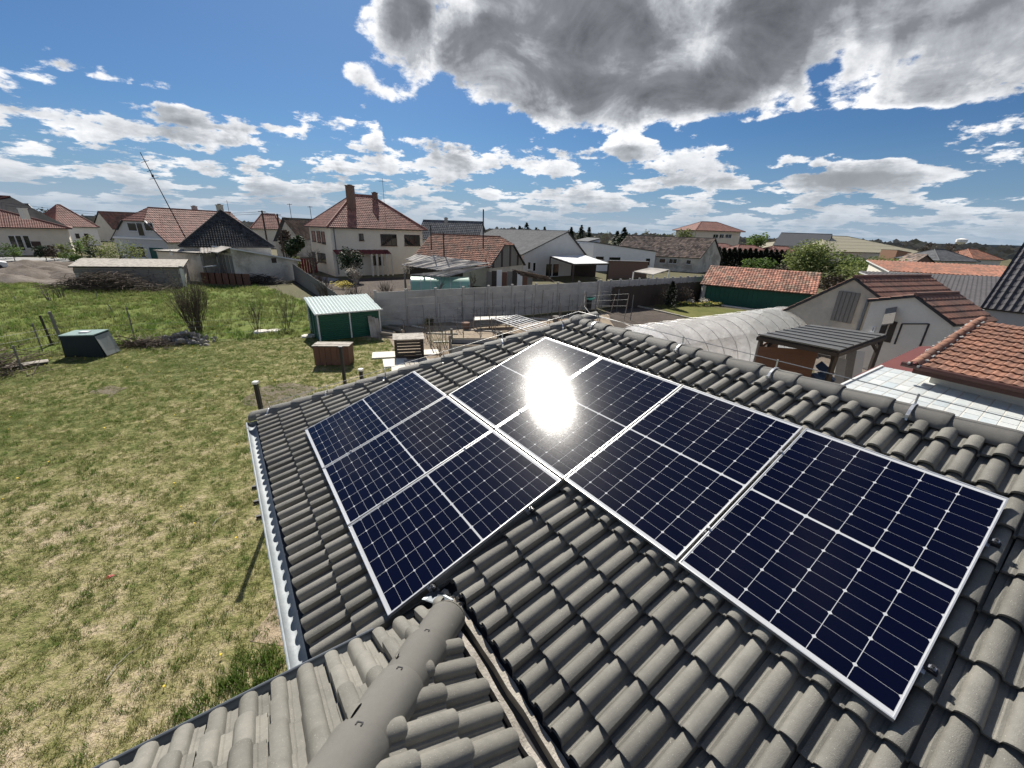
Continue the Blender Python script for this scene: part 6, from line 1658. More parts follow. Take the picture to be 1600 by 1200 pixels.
for e, uu in ((0, 0.0), (nseg, 1.0)):
    mb = MB(); mb.add([vs[e * w + j] for j in range(w)], [tuple(range(w))]); mb.build('end_film', M['film'], t)
for k in range(13):
    u = k / 12; mb = MB(); mb.tube([d_ * (Lt * u) + s_ * (rad * 1.008 * math.cos(math.pi * j / 16)) + Z3 * (ht * 1.008 * math.sin(math.pi * j / 16) ** .8) for j in range(17)], .012, 5); mb.build('hoop', M['wire'], t)
# clutter of the vegetable garden: boards, edging planks and a few tubs lying about
rk = random.Random(31)
CL = [(655, 512, 'pale board lying on the garden soil right of the log pile'), (690, 522, 'weathered plank on the soil before the middle vine row'), (718, 505, 'short plank under the left end of the plank table'), (760, 518, 'bleached plank near the raised bed post'), (850, 500, 'pale plank beyond the right corner of the white slatted panel'), (885, 494, 'long pale board on the soil near the roof apex'), (700, 535, 'grey plank edge between the weeds and the raised bed'), (780, 508, 'plank lying beneath the white slatted panel')]
for i, (px, py, lab) in enumerate(CL):
    t = thing('garden_board', lab, 'board', g(px, py), rk.uniform(-.5, .9)); mb = MB(); mb.box((0, 0, .05), (rk.uniform(1.0, 2.4), .18, .05)); mb.build('board', M['board'] if i % 2 else M['plaster'], t)
for i, (px, py, m_, lab) in enumerate([(672, 508, 'blackm', 'black tub standing in the vine rows right of the log pile'), (728, 514, 'brick', 'brown tub in the vine rows near the plank table'), (868, 503, 'wood_grey', 'grey tub right of the white slatted panel')]):
    t = thing('garden_tub', lab, 'tub', g(px, py)); mb = MB(); mb.tube([(0, 0, 0), (0, 0, .42), (0, 0, .43), (0, 0, .36)], [.2, .27, .24, .22], 10); mb.build('tub', M[m_], t)
# small green-tinted greenhouse
a = g(640, 452); a = Vector((-10.6, 42.0, 0)); b = Vector((-4.9, 43.2, 0)); d_ = (b - a).normalized(); s_ = Vector((d_.y, -d_.x, 0)); Lt = (b - a).length; rad, ht = 1.5, 1.42
M['gfilm'] = mat('green_film', (.36, .60, .50), .35, .1, 2, transl=.35, spec=.6)
t = thing('small_greenhouse', 'small pale green arched greenhouse behind the concrete fence', 'greenhouse', a)
ns, na = 6, 14
for i in range(ns):
    vs = []
    for u in (i / ns, (i + 1) / ns):
        for j in range(na + 1): an = math.pi * j / na; vs.append(d_ * (Lt * u) + s_ * (rad * math.cos(an)) + Z3 * (ht * math.sin(an) ** .75))
    w = na + 1; mb = MB(); mb.add(vs, [(j, j + 1, w + j + 1, w + j) for j in range(na)]); mb.build('film_panel', M['gfilm'], t, smooth=60)
for i in range(ns + 1): mb = MB(); mb.tube([d_ * (Lt * i / ns) + s_ * (rad * 1.01 * math.cos(math.pi * j / na)) + Z3 * (ht * 1.01 * math.sin(math.pi * j / na) ** .75) for j in range(na + 1)], .025, 4); mb.build('hoop', M['frame_w'], t)
for u in (0, 1): mb = MB(); mb.add([d_ * (Lt * u) + s_ * (rad * math.cos(math.pi * j / na)) + Z3 * (ht * math.sin(math.pi * j / na) ** .75) for j in range(na + 1)], [tuple(range(na + 1))]); mb.build('end_film', M['gfilm'], t)

# ------------------------------------------------------------------ posts by the house
for (px, py, z_, lab, capm) in ((399, 597, 2.85, 'black post with a white cap at the far left corner of the roof', 'frame_w'), (532, 542, 3.0, 'tall thin black post in front of the red-brown box', 'blackm'), (563.5, 577, 2.75, 'short black post with a white cap right of the tall one', 'frame_w')):
    p = g(px, py, z_); t = thing('black_post', lab, 'post', (p.x, p.y, 0)); mb = MB(); mb.box((0, 0, z_ / 2 - .02), (.07, .07, z_ - .04)); mb.build('post', M['blackm'], t); mb = MB(); mb.box((0, 0, z_ - .01), (.10, .10, .05)); mb.build('cap', M[capm], t); mb = MB(); mb.box((0, 0, .02), (.22, .22, .05)); mb.build('foot', M['concrete'], t)

# ------------------------------------------------------------------ left yard: tank, stones, brush, posts
p = g(120, 548); p = Vector((-19.6, 18.0, 0)); t = thing('water_tank', 'dark green boxy tank with a pale turquoise top tilted in the grass', 'tank', p, .12)
mb = MB(); vs = [(-.85, -.5, 0), (.8, -.5, 0), (.75, .45, 0), (-.85, .45, 0), (-.85, -.42, .95), (.55, -.42, 1.0), (.55, .42, 1.05), (-.85, .42, 1.0)]
mb.add(vs, [(0, 1, 5, 4), (1, 2, 6, 5), (2, 3, 7, 6), (3, 0, 4, 7), (0, 3, 2, 1)]); mb.build('body', mat('tank_green', (.010, .02, .019), .6, .3, 2), t)
mb = MB(); mb.prism([(-.88, -.45, .96), (.57, -.45, 1.01), (.57, .45, 1.06), (-.88, .45, 1.01)], (0, 0, .04)); mb.build('lid', mat('tank_lid', (.24, .33, .30), .5, .3, 2), t)
mb = MB(); mb.box((-.1, 0, 1.07), (.35, .25, .05)); mb.build('hatch', M['whitesheet'], t)
mb = MB(); mb.prism([(.57, -.4, .95), (.86, -.45, .05), (.80, .42, .05), (.57, .42, 1.0)], (.01, 0, .01)); mb.build('side_sheet', mat('tank_sheet', (.27, .29, .28), .5, .2, 3), t)
# rubble heap: stones
ico = bmesh.new(); bmesh.ops.create_icosphere(ico, subdivisions=1, radius=1.0)
st_me = []
rs = random.Random(12)
for k in range(5):
    bm = ico.copy()
    for v in bm.verts: v.co *= rs.uniform(.6, 1.15); v.co.z *= .6
    me = bpy.data.meshes.new('stone'); bm.to_mesh(me); bm.free(); me.materials.append(M['stone']); st_me.append(me)
t = thing('stone_pile', 'heap of grey rubble stones at the edge of the lawn below the tall bush', 'rubble', (-17.3, 20.6, 0))
for k in range(90):
    x = rs.gauss(0, .75); y = rs.gauss(0, .35); hmax = max(0.02, .55 * math.exp(-(x * x) / 1.0 - (y * y) / .35))
    o = link('stone', st_me[k % 5], t); s = rs.uniform(.09, .22); o.location = (x, y, rs.uniform(0, hmax)); o.rotation_euler = (rs.uniform(0, 6), rs.uniform(0, 6), rs.uniform(0, 6)); o.scale = (s, s * rs.uniform(.7, 1.2), s)
def twig_heap(name, label, loc, lx, ly, h_, n, m_, r0=.02, seed=0, cat='brush'):
    r = random.Random(seed); mb = MB()
    for k in range(n):
        x, y = r.gauss(0, lx), r.gauss(0, ly); z = r.uniform(0, 1) * h_ * math.exp(-(x / lx / 1.6) ** 2); a_ = r.uniform(0, 6.28); L = r.uniform(.4, 1.5)
        d2 = Vector((math.cos(a_), math.sin(a_), r.uniform(-.3, .35))) * L; p = Vector((x, y, z + .03)); q_ = p + d2 * .5 + Vector((r.uniform(-.1, .1), r.uniform(-.1, .1), r.uniform(-.05, .1)))
        mb.t = r.uniform(-.4, .5); mb.tube([p, q_, p + d2], r0, 3, cap=False, r2=r0 * .3)
    o = mb.build(name, m_, None, kind='stuff', loc=loc); o['label'] = label; o['category'] = cat; return o
twig_heap('brush_heap', 'long heap of cut brown brush in front of the low block shed', (-36.2, 36.2, 0), 2.4, .7, 1.5, 1100, M['leaf_brown'], .025, 1)
twig_heap('junk_heap', 'dark heap of twigs and scrap at the left edge beside the lawn', (-21.4, 15.3, 0), .9, .6, .7, 260, M['leaf_brown'], .02, 2)
twig_heap('twig_heap', 'dark strip of earth and twigs between the tank and the stone heap', (-18.6, 19.6, 0), .6, .2, .25, 200, M['leaf_brown'], .02, 3)
twig_heap('ash_heap', 'blackened brush heap at the foot of the white-roofed shed wall', (-26.6, 43.4, 0), 1.2, .4, .9, 260, M['wood_dark'], .03, 4)
t = thing('scrap_board', 'pale board lying by the junk heap at the left edge', 'board', g(42, 572), .9); mb = MB(); mb.box((0, 0, .1), (1.3, .5, .04)); mb.build('board', M['board'], t)
for i, (x0, y0, x1, y1, Yb, thick) in enumerate([(78, 530, 62, 493, 19.2, .05), (88, 512, 77, 487, 19.8, .07), (65, 545, 50, 505, 18.2, .03), (210, 527, 197, 480, 20.6, .03), (37, 585, 20, 540, 15.5, .035), (180, 498, 168, 475, 27, .025), (152, 470, 150, 456, 32, .03), (26, 477, 23, 464, 30, .03)]):
    a = at(x0, y0, Yb); a.z = 0; b = at(x1, y1, Yb)
    lab = ['dark leaning fence post left of the green tank', 'thick grey fence post right behind the green tank', 'thin leaning fence rod left of the dark posts', 'thin fence rod standing between the tank and the stone heap', 'leaning rod in front of the junk heap at the left edge', 'faint thin rod in the meadow behind the tank', 'short stake in the meadow below the brush heap', 'short stake in the meadow at far left'][i]
    t = thing('fence_post', lab, 'post', a); mb = MB(); mb.tube([(0, 0, -.05), b - a], thick, 6); mb.build('post', M['wood_grey'] if i != 0 else M['wood_dark'], t)
t = thing('fence_wires', 'sagging wire fence strands along the edge of the lawn', 'wires', (0, 0, 0))
for zz in (.4, .8, 1.1):
    mb = MB(); mb.tube([(-22.5, 14.0, zz), (-21.6, 18.4, zz), (-17.9, 20.6, zz - .1), (-12.0, 22.9, zz)], .005, 4); mb.build('wire', M['wire'], t)
t = thing('red_scrap', 'small crumpled red scrap lying on the lawn', 'scrap', g(172, 902), .5); mb = MB()
vs = [Vector(v_) * .62 for v_ in [(-.12, -.03, .01), (-.05, .05, .05), (.03, -.04, .04), (.12, .03, .01), (.02, .08, .02), (-.04, -.08, .02)]]; mb.add(vs, [(0, 5, 1), (5, 2, 1), (2, 4, 1), (2, 3, 4)]); mb.build('scrap', mat('red_plastic', (.45, .05, .05), .5), t)
# mounds of dug earth on the dirt lot
mb = MB(); rm = random.Random(5)
for (px, py, R, h_) in ((30, 432, 4.5, .9), (75, 428, 3.5, .7), (110, 432, 3.2, .6), (52, 418, 4.0, .8), (95, 416, 3.0, .6), (10, 440, 3.0, .7), (135, 430, 2.2, .5)):
    c = g(px, py); nu, nv = 16, 6; vs = []
    for i in range(nv + 1):
        for j in range(nu):
            f_ = i / nv; a_ = 2 * math.pi * j / nu; rr_ = R * f_ * (1 + .18 * mnoise.noise(Vector((a_ * 1.3, px, 0)))); vs.append((c.x + rr_ * math.cos(a_), c.y + rr_ * .7 * math.sin(a_), h_ * (1 - f_ * f_) ** 1.3 * (1 + .5 * mnoise.noise(Vector((rr_ * math.cos(a_) * .9, rr_ * math.sin(a_) * .9, px)))) + (.02 if i < nv else -.02)))
    mb.add(vs, [(i * nu + j, i * nu + (j + 1) % nu, (i + 1) * nu + (j + 1) % nu, (i + 1) * nu + j) for i in range(nv) for j in range(nu)])
mb.build('earth_mounds', M['dirt'], None, smooth=60, kind='structure')
# dry stalks and scraps lying on the lawn, as the photograph shows
for i, (px, py, an_, L, lab) in enumerate([(347, 812, 1.4, .5, 'pale dry stalk lying on the lawn left of the gutter'), (197, 1035, 1.5, .55, 'curved pale dry stalk lying on the lower left lawn')]):
    t = thing('dry_stalk', lab, 'stalk', g(px, py), an_); mb = MB(); mb.tube([(-L / 2, 0, .03), (-L / 6, .05, .05), (L / 6, .04, .045), (L / 2, -.03, .02)], .008, 5, r2=.004); mb.build('stalk', M['board'], t)
for i, (px, py, lab) in enumerate([(404, 762, 'uppermost short black peg in the grass beside the gutter'), (407, 785, 'middle short black peg in the grass beside the gutter'), (412, 808, 'lowest short black peg in the grass beside the gutter')]):
    t = thing('black_peg', lab, 'peg', g(px, py), .5); mb = MB(); mb.box((0, 0, .05), (.26, .06, .05)); mb.box((.1, 0, .1), (.05, .05, .14)); mb.build('peg', M['blackm'], t)
# flat stones by the shrubs
for i, (px, py, lab) in enumerate([(428, 518, 'flat pale stone in the grass left of the green shed'), (482, 526, 'small pale slab at the left corner of the green shed'), (408, 519, 'flat stone under the middle shrub left of the shed')]):
    t = thing('flat_stone', lab, 'stone', g(px, py), i); mb = MB(); mb.tube([(0, 0, 0), (0, 0, .09)], [.42, .36], 8); mb.build('stone', M['plaster'], t)
# lattice mast and aerial poles
a = Vector((-37.6, 50.0, 0)); b = at(219, 238, 50.5); t = thing('radio_mast', 'tall thin leaning radio mast rising beside the black roof', 'mast', a); tp_ = b - a
mb = MB(); mb.tube([(0, 0, 0), tp_], .075, 5, r2=.035); mb.build('mast', M['blackm'], t)
for f_, w_ in ((.93, .9), (.86, .7), (.80, 1.1)): mb = MB(); c = tp_ * f_; mb.tube([c - Vector((w_ / 2, 0, .1)), c + Vector((w_ / 2, 0, .1))], .025, 4); mb.build('aerial_arm', M['blackm'], t)
mb = MB(); mb.box(tp_ * .82, (.16, .14, .3)); mb.build('aerial_box', M['blackm'], t)
for i, (x, y0, y1, Y, lab) in enumerate([(409, 329, 372, 60, 'dark utility pole left of the grey gable, behind the black roof'), (433, 334, 376, 62, 'dark utility pole with a small head in front of the grey gable'), (452, 318, 360, 90, 'thin distant aerial pole left of the two-storey house'), (484, 322, 352, 88, 'thin distant aerial pole just beside the left eave of the two-storey house')]):
    p = at(x, y0, Y); t = thing('utility_pole', lab, 'pole', (p.x, p.y, 0)); mb = MB(); mb.tube([(0, 0, 0), (0, 0, p.z)], .11 if i < 2 else .05, 6); mb.build('pole', M['wood_dark'], t); mb = MB(); mb.beam((-.5, 0, p.z - .15), (.5, 0, p.z - .15), .08); mb.build('crossarm', M['wood_dark'], t)
t = thing('power_line', 'thin overhead cables across the skyline at left', 'cable', (0, 0, 0))
for (p0, p1, Y0, Y1) in (((0, 316), (410, 331), 70, 60), ((0, 320), (410, 334), 70, 60), ((410, 331), (560, 340), 60, 75)):
    a, b = at(*p0, Y0), at(*p1, Y1); mb = MB(); mb.tube([a.lerp(b, k / 10) - Z3 * (.9 * (1 - (2 * k / 10 - 1) ** 2)) for k in range(11)], .018, 4); mb.build('cable', M['blackm'], t)
p = at(1503, 375, 330); t = thing('water_tower', 'tiny distant water tower on the right horizon', 'tower', (p.x, p.y, 0)); mb = MB(); mb.tube([(0, 0, 0), (0, 0, p.z - 2)], .8, 8); mb.build('stem', M['white'], t); mb = MB(); mb.tube([(0, 0, p.z - 3.5), (0, 0, p.z - 1.5), (0, 0, p.z + .4), (0, 0, p.z + 1.2)], [.9, 3.4, 3.4, .8], 12); mb.build('tank', M['white'], t)
# parked car cut by the left frame edge
p = g(-30, 422); t = thing('parked_car', 'white parked car cut off by the left frame edge on the dirt lot', 'car', p, .9)
mb = MB(); prof = [(-2.1, .35), (-2.15, .75), (-1.3, .9), (-.8, 1.4), (.8, 1.42), (1.5, .95), (2.1, .8), (2.1, .35)]; mb.prism([(x, -.85, z) for x, z in prof], (0, 1.7, 0)); mb.build('body', M['whitesheet'], t)
for s in (-1, 1):
    mb = MB(); mb.prism([(-1.15, s * .86, .93), (-.72, s * .86, 1.33), (.72, s * .86, 1.35), (1.25, s * .86, .96)], (0, s * .01, 0)); mb.build('side_window', M['glass'], t)
    for x in (-1.35, 1.35): mb = MB(); mb.tube([(x, s * .75, .33), (x, s * .88, .33)], .33, 14); mb.build('wheel', M['blackm'], t)
    mb = MB(); mb.box((-2.14, s * .6, .68), (.06, .3, .14)); mb.build('tail_lamp', mat('lamp_red', (.4, .02, .02), .3), t)

# ------------------------------------------------------------------ plants
LEAFM = {'dark': 'leaf_dark', 'black': 'leaf_black', 'mid': 'leaf_mid', 'lime': 'leaf_lime', 'brown': 'leaf_brown', 'blossom': 'blossom', 'yellow': 'yellow'}
def leaves(n, clumps, size, rnd, flat=.5):
    """small faces spread through clumps [(centre, radii)]; outer ones denser, with gaps"""
    mb = MB(); tot = sum(c[1][0] * c[1][1] * c[1][2] for c in clumps) ** 1
    for (c, rd) in clumps:
        k = max(6, int(n * (rd[0] * rd[1] * rd[2]) / tot)); base = rnd.uniform(-.25, .25)
        for _ in range(k):
            v = Vector((rnd.gauss(0, 1), rnd.gauss(0, 1), rnd.gauss(0, 1))).normalized() * (rnd.random() ** .45)
            p = c + Vector((v.x * rd[0], v.y * rd[1], v.z * rd[2]))
            a = Vector((rnd.uniform(-1, 1), rnd.uniform(-1, 1), rnd.uniform(-.6, .6))).normalized(); b = a.cross(Vector((rnd.uniform(-1, 1), rnd.uniform(-1, 1), rnd.uniform(.2, 1)))).normalized()
            s = size * rnd.uniform(.5, 1.3); mb.t = base + rnd.uniform(-.25, .25)
            mb.add([p - a * s, p - b * s * .55, p + a * s, p + b * s * .55], [(0, 1, 2, 3)])
    return mb
def leafy(name, label, cat, loc, h_, rx, kind, n=900, leaf=.14, trunk=.25, rz=None, seed=0, group=None, bark='bark', base=.12, lumps=14):
    r = random.Random(seed * 31 + 7); t = thing(name, label, cat, loc, 0, group); cz = h_ * (base + (1 - base) / 2); rz_ = h_ * (1 - base) / 2
    cl = []
    for k in range(lumps):
        v = Vector((r.gauss(0, 1), r.gauss(0, 1), r.gauss(0, 1))).normalized() * r.uniform(.25, .72); s = r.uniform(.32, .52)
        cl.append((Vector((v.x * rx, v.y * rx, cz + v.z * rz_)), (rx * s, rx * s, rz_ * s)))
    leaves(n, cl, leaf, r).build('crown', M[LEAFM[kind]], t, fix=False)
    mb = MB(); tw = max(.05, h_ * .022); mb.tube([(0, 0, -.1), (r.uniform(-.1, .1), r.uniform(-.1, .1), h_ * .35), (0, 0, h_ * .75)], tw, 6, r2=tw * .25)
    for k in range(min(9, lumps)): c = cl[k][0]; mb.tube([(0, 0, h_ * r.uniform(.15, .4)), c * .6 + Vector((0, 0, c.z * .2)), c], tw * .45, 4, r2=.01)
    mb.build('trunk', M[bark], t); return t
def bare(name, label, cat, loc, h_, spread, seed=0, levels=3, stems=1, m_='bark', tr=None, group=None, buds=None, nb=4, up=.5):
    r = random.Random(seed * 17 + 3); t = thing(name, label, cat, loc, 0, group); mb = MB(); tips = []
    def grow(p, d_, L, rad, lev):
        q_ = [p]; k = 3
        for i in range(k):
            d_ = (d_ + Vector((r.uniform(-.22, .22), r.uniform(-.22, .22), r.uniform(-.05, .22)))).normalized(); q_.append(q_[-1] + d_ * (L / k))
        mb.tube(q_, rad, 5 if rad > .03 else 3, cap=False, r2=rad * .5)
        if lev == 0: tips.append(q_[-1]); tips.append(q_[-2]); return
        for i in range(nb):
            f_ = r.uniform(.35, 1.0); s = min(k - 1, int(f_ * k)); pp = q_[s].lerp(q_[s + 1], f_ * k - s if f_ < 1 else 1)
            a_ = r.uniform(0, 6.28); side = Vector((math.cos(a_), math.sin(a_), 0)); nd = (d_ * (1 - spread) + side * spread + Vector((0, 0, up * .35))).normalized()
            grow(pp, nd, L * r.uniform(.5, .8), rad * .5, lev - 1)
        tips.append(q_[-1])
    for s in range(stems):
        a_ = r.uniform(0, 6.28); tilt = 0 if stems == 1 else r.uniform(.05, .42); base_p = Vector((math.cos(a_), math.sin(a_), 0)) * (0 if stems == 1 else r.uniform(.03, .28))
        L = h_ * (.42 if levels > 1 and stems == 1 else .7) * r.uniform(.8, 1.1); grow(base_p + Vector((0, 0, -.05)), Vector((math.cos(a_) * tilt, math.sin(a_) * tilt, 1)).normalized(), L, (tr or h_ * .018), levels)
    mb.build('branches' if stems > 1 else 'trunk', M[m_], t, fix=False)
    if buds:
        kind, size, n = buds; lb = MB()
        for i in range(n):
            p = r.choice(tips) + Vector((r.gauss(0, .12), r.gauss(0, .12), r.gauss(0, .1))); a = Vector((r.uniform(-1, 1), r.uniform(-1, 1), r.uniform(-.6, .6))).normalized(); b = a.cross(Vector((0, .3, 1))).normalized(); s = size * r.uniform(.6, 1.3); lb.t = r.uniform(-.3, .3); lb.add([p - a * s, p - b * s * .6, p + a * s, p + b * s * .6], [(0, 1, 2, 3)])
        lb.build('buds' if kind != 'blossom' else 'flowers', M[LEAFM[kind]], t, fix=False)
    return t
def conifer(name, label, loc, h_, rx, seed=0, kind='black', group=None, n=500, leaf=.2, cat='tree', taper=1.0):
    r = random.Random(seed * 13 + 1); t = thing(name, label, cat, loc, 0, group); mb = MB()
    for i in range(n):
        f_ = r.random() ** .8; z = h_ * (.06 + .94 * f_); rad = rx * (1 - f_ ** (1.0 / taper) if taper == 1 else (1 - f_ ** 3)) * r.uniform(.55, 1.08) + .03; a_ = r.uniform(0, 6.28)
        p = Vector((math.cos(a_) * rad, math.sin(a_) * rad, z)); d_ = Vector((math.cos(a_), math.sin(a_), -.35 if taper == 1 else .8)).normalized(); b = d_.cross(Vector((0, 0, 1))).normalized(); s = leaf * r.uniform(.6, 1.4); mb.t = r.uniform(-.3, .4)
        mb.add([p - d_ * s, p - b * s * .5, p + d_ * s, p + b * s * .5], [(0, 1, 2, 3)])
    mb.build('crown', M[LEAFM[kind]], t, fix=False)
    mb = MB(); mb.tube([(0, 0, -.1), (0, 0, h_ * .9)], max(.04, h_ * .014), 5, r2=.01); mb.build('trunk', M['bark'], t); return t
def gp(px, py, Y):  # ground point below a top pixel, and the height there
    p = at(px, py, Y); return (p.x, p.y, 0), p.z
# tall twiggy bush and shrubs by the lawn
bare('twiggy_bush', 'tall dense bush of bare upright twigs above the stone heap', 'bush', g(308, 520), 2.9, .22, 5, 1, 62, 'leaf_brown', .019, buds=('lime', .022, 1100), nb=5, up=1.2)
bare('shrub', 'loose bare shrub with first leaves, second from the left along the lawn edge', 'shrub', g(402, 516), 2.2, .3, 6, 1, 13, 'leaf_brown', .014, buds=('mid', .028, 350), nb=4, up=1)
bare('shrub', 'loose leafing shrub nearest the left wall of the green shed', 'shrub', g(446, 512), 2.4, .35, 8, 1, 12, 'leaf_brown', .014, buds=('lime', .028, 400), nb=4, up=1)
bare('sapling_clump', 'clump of cut bare stems in the meadow at far left', 'shrub', g(80, 470), 1.3, .3, 9, 0, 9, 'bark', .03)
bare('shrub', 'low bare shrub in the meadow below the brush heap end', 'shrub', g(97, 465), 1.2, .3, 10, 0, 6, 'bark', .035)
bare('weed_stalks', 'thin weeds and canes beside the slatted crate', 'weeds', g(692, 556), 1.3, .4, 12, 1, 26, 'leaf_brown', .008, buds=('lime', .03, 500), nb=3, up=1)
bare('weed_stalks', 'dry canes behind the slatted crate and log pile', 'weeds', g(668, 530), 1.4, .4, 13, 1, 14, 'leaf_brown', .01, buds=('mid', .02, 200), nb=3, up=1)
# fruit trees in front of the two-storey house
bare('fruit_tree', 'bare dark fruit tree at the left corner of the two-storey house', 'tree', (-24.0, 49.0, 0), 5.2, .5, 20, 4, 1, 'bark', .14, nb=4)
bare('fruit_tree', 'bare spreading fruit tree with pale branches in front of the awning', 'tree', (-14.6, 37.5, 0), 3.9, .55, 21, 4, 1, 'bark_pale', .10, buds=('blossom', .03, 160), nb=4)
bare('fruit_tree', 'small blossoming fruit tree before the awning of the two-storey house', 'tree', (-18.0, 45.0, 0), 3.0, .5, 22, 3, 1, 'bark', .08, buds=('blossom', .07, 420), nb=4)
bare('fruit_tree', 'bare young fruit tree at the left end of the lean-to roofs', 'tree', (-11.6, 43.5, 0), 3.6, .5, 23, 3, 1, 'bark', .09, buds=('blossom', .05, 160), nb=4)
bare('fruit_tree', 'bare thin tree in front of the barn gable over the fence', 'tree', (-4.2, 39.0, 0), 3.4, .45, 24, 3, 1, 'bark', .07, nb=4)
bare('fruit_tree', 'leaning bare sapling between the green greenhouse and the fence', 'tree', (-6.5, 36, 0), 2.9, .45, 25, 3, 1, 'bark', .06, nb=4)
bare('scrub', 'tangle of bare brown brush along the plank fence', 'bush', (-15.5, 33.5, 0), 1.9, .4, 26, 1, 30, 'leaf_brown', .02, nb=4)
bare('scrub', 'tangle of bare brown brush behind the green shed', 'bush', (-12.4, 31.0, 0), 1.8, .4, 27, 1, 30, 'leaf_brown', .02, nb=4)
bare('scrub', 'tangle of brown brush in the orchard before the yellow shrubs', 'bush', (-18.5, 39.5, 0), 1.6, .4, 44, 1, 26, 'leaf_brown', .02, nb=4)
bare('scrub', 'brown brush half way along the plank fence', 'bush', (-20.0, 42.0, 0), 1.5, .4, 45, 1, 26, 'leaf_brown', .02, nb=4)
bare('scrub', 'loose brown brush right of the pale-branched fruit tree', 'bush', (-11.5, 36.5, 0), 1.5, .4, 46, 1, 26, 'leaf_brown', .02, nb=4)
bare('scrub', 'pale bare brush between the green shed and the concrete fence', 'bush', (-10.4, 30.0, 0), 1.6, .4, 28, 1, 24, 'bark_pale', .018, nb=4)
leafy('evergreen_bush', 'rounded dark evergreen in front of the awning of the two-storey house', 'bush', (-18.5, 47.2, 0), 4.6, 1.5, 'dark', 1900, .13, seed=3, base=.02)
leafy('yellow_shrub', 'low yellow flowering shrubs before the two-storey house', 'shrub', (-17.4, 41.5, 0), .9, 1.6, 'yellow', 260, .09, seed=4, base=0)
leafy('yellow_shrub', 'small yellow-green shrub beside the left fruit tree and the red fence', 'shrub', (-27.8, 52.5, 0), 2.6, 1.0, 'lime', 400, .12, seed=5, base=0)
t = thing('red_fence', 'dark red fence left of the two-storey house behind the fruit tree', 'fence', (-26.5, 52, 0)); O = t.location.copy()
a, b = at(445, 402, 52) - O, at(492, 402, 55) - O
for k in range(12): q_ = Vector((a.x, a.y, 0)).lerp(Vector((b.x, b.y, 0)), k / 11); mb = MB(); mb.box(q_ + Z3 * 1.0, (.3, .04, 1.9)); mb.build('plank', mat('awning_red', (.13, .022, .026), .7), t)
# left side greenery
loc, h_ = gp(178, 366, 48); leafy('olive_bush', 'loose olive-green willow bush behind the low block shed', 'bush', loc, h_, 2.6, 'lime', 2000, .10, seed=6, base=.05, lumps=22)
loc, h_ = gp(12, 378, 58); leafy('box_hedge', 'clipped green hedge block at the far left under the red roof windows', 'hedge', loc, h_, 1.5, 'mid', 700, .12, seed=7, base=0)
for i, (px, py, Y, rx, kind, lab) in enumerate([(62, 378, 60, 1.2, 'dark', 'dark conifer shrub before the right end of the red hipped house'), (77, 383, 60, 1.1, 'brown', 'brown bare shrub right of the dark conifer shrub at left'), (94, 380, 62, 1.3, 'lime', 'pale yellow-green shrub between the red hipped house and the olive bush'), (118, 371, 66, 1.6, 'mid', 'mid-green garden shrub, upper one left of the olive bush'), (130, 364, 70, 1.8, 'lime', 'light green garden tree left of the white-verged gable'), (108, 392, 60, 1.2, 'mid', 'low green shrub at the road edge beneath the light green tree'), (140, 378, 62, 1.5, 'dark', 'dark green shrub just left of the olive bush')]):
    loc, h_ = gp(px, py, Y); leafy('garden_shrub', lab, 'shrub', loc, h_, rx, kind, 420, .16, seed=30 + i, base=.0, lumps=9)
# small yard on the right
loc, h_ = gp(1052, 440, 36.5); conifer('cypress', 'slim dark columnar cypress at the corner of the small lawn', (loc[0], loc[1], 0), h_, .48, 1, 'black', n=900, leaf=.12, taper=2)
bare('rust_shrub', 'rust-brown twiggy shrub left of the slim cypress', 'shrub', g(1030, 478), 1.5, .4, 40, 1, 12, 'leaf_brown', .014, buds=('brown', .05, 260), nb=4)
leafy('purple_shrub', 'dusky red-brown shrub right of the slim cypress', 'shrub', (at(1072, 460, 39).x, 39, 0), 1.9, .9, 'brown', 420, .07, seed=41, base=0)
for i, px in enumerate((1064, 1076, 1088, 1100, 1112, 1122)):
    p = g(px, 478 - abs(i - 3) * .4 + 1)
    leafy('daffodils', ['clump of pale yellow daffodils next to the cypress', 'second clump of pale daffodils right of the cypress', 'third clump of pale daffodils, middle left of the flower row', 'fourth clump of daffodils, middle right of the flower row', 'fifth clump of daffodils towards the green-walled shed', 'last clump of daffodils before the green-walled shed'][i], 'flowers', p, .5, .6, 'yellow', 90, .045, seed=50 + i, base=.2, lumps=6, group='row of daffodil clumps')
    leafy('daffodil_leaves', ['green leaf tuft under the daffodils next to the cypress', 'green leaf tuft under the second daffodil clump', 'green leaf tuft under the third daffodil clump', 'green leaf tuft under the fourth daffodil clump', 'green leaf tuft under the fifth daffodil clump', 'green leaf tuft under the last daffodil clump'][i], 'plant', p + Vector((0, .15, 0)), .4, .6, 'mid', 160, .07, seed=60 + i, base=0, lumps=6, group='leaf tufts under the daffodils')
for i, (px, py, lab) in enumerate([(1082, 466, 'white flowering shrub behind the left part of the daffodil row'), (1098, 464, 'tall white flowering shrub behind the middle of the daffodil row'), (1107, 467, 'white flowering shrub beside the concrete post of the green-walled shed')]):
    loc, h_ = gp(px, py, 38.6); leafy('white_shrub', lab, 'shrub', loc, h_, .55, 'blossom', 110, .06, seed=70 + i, base=.1, lumps=7)
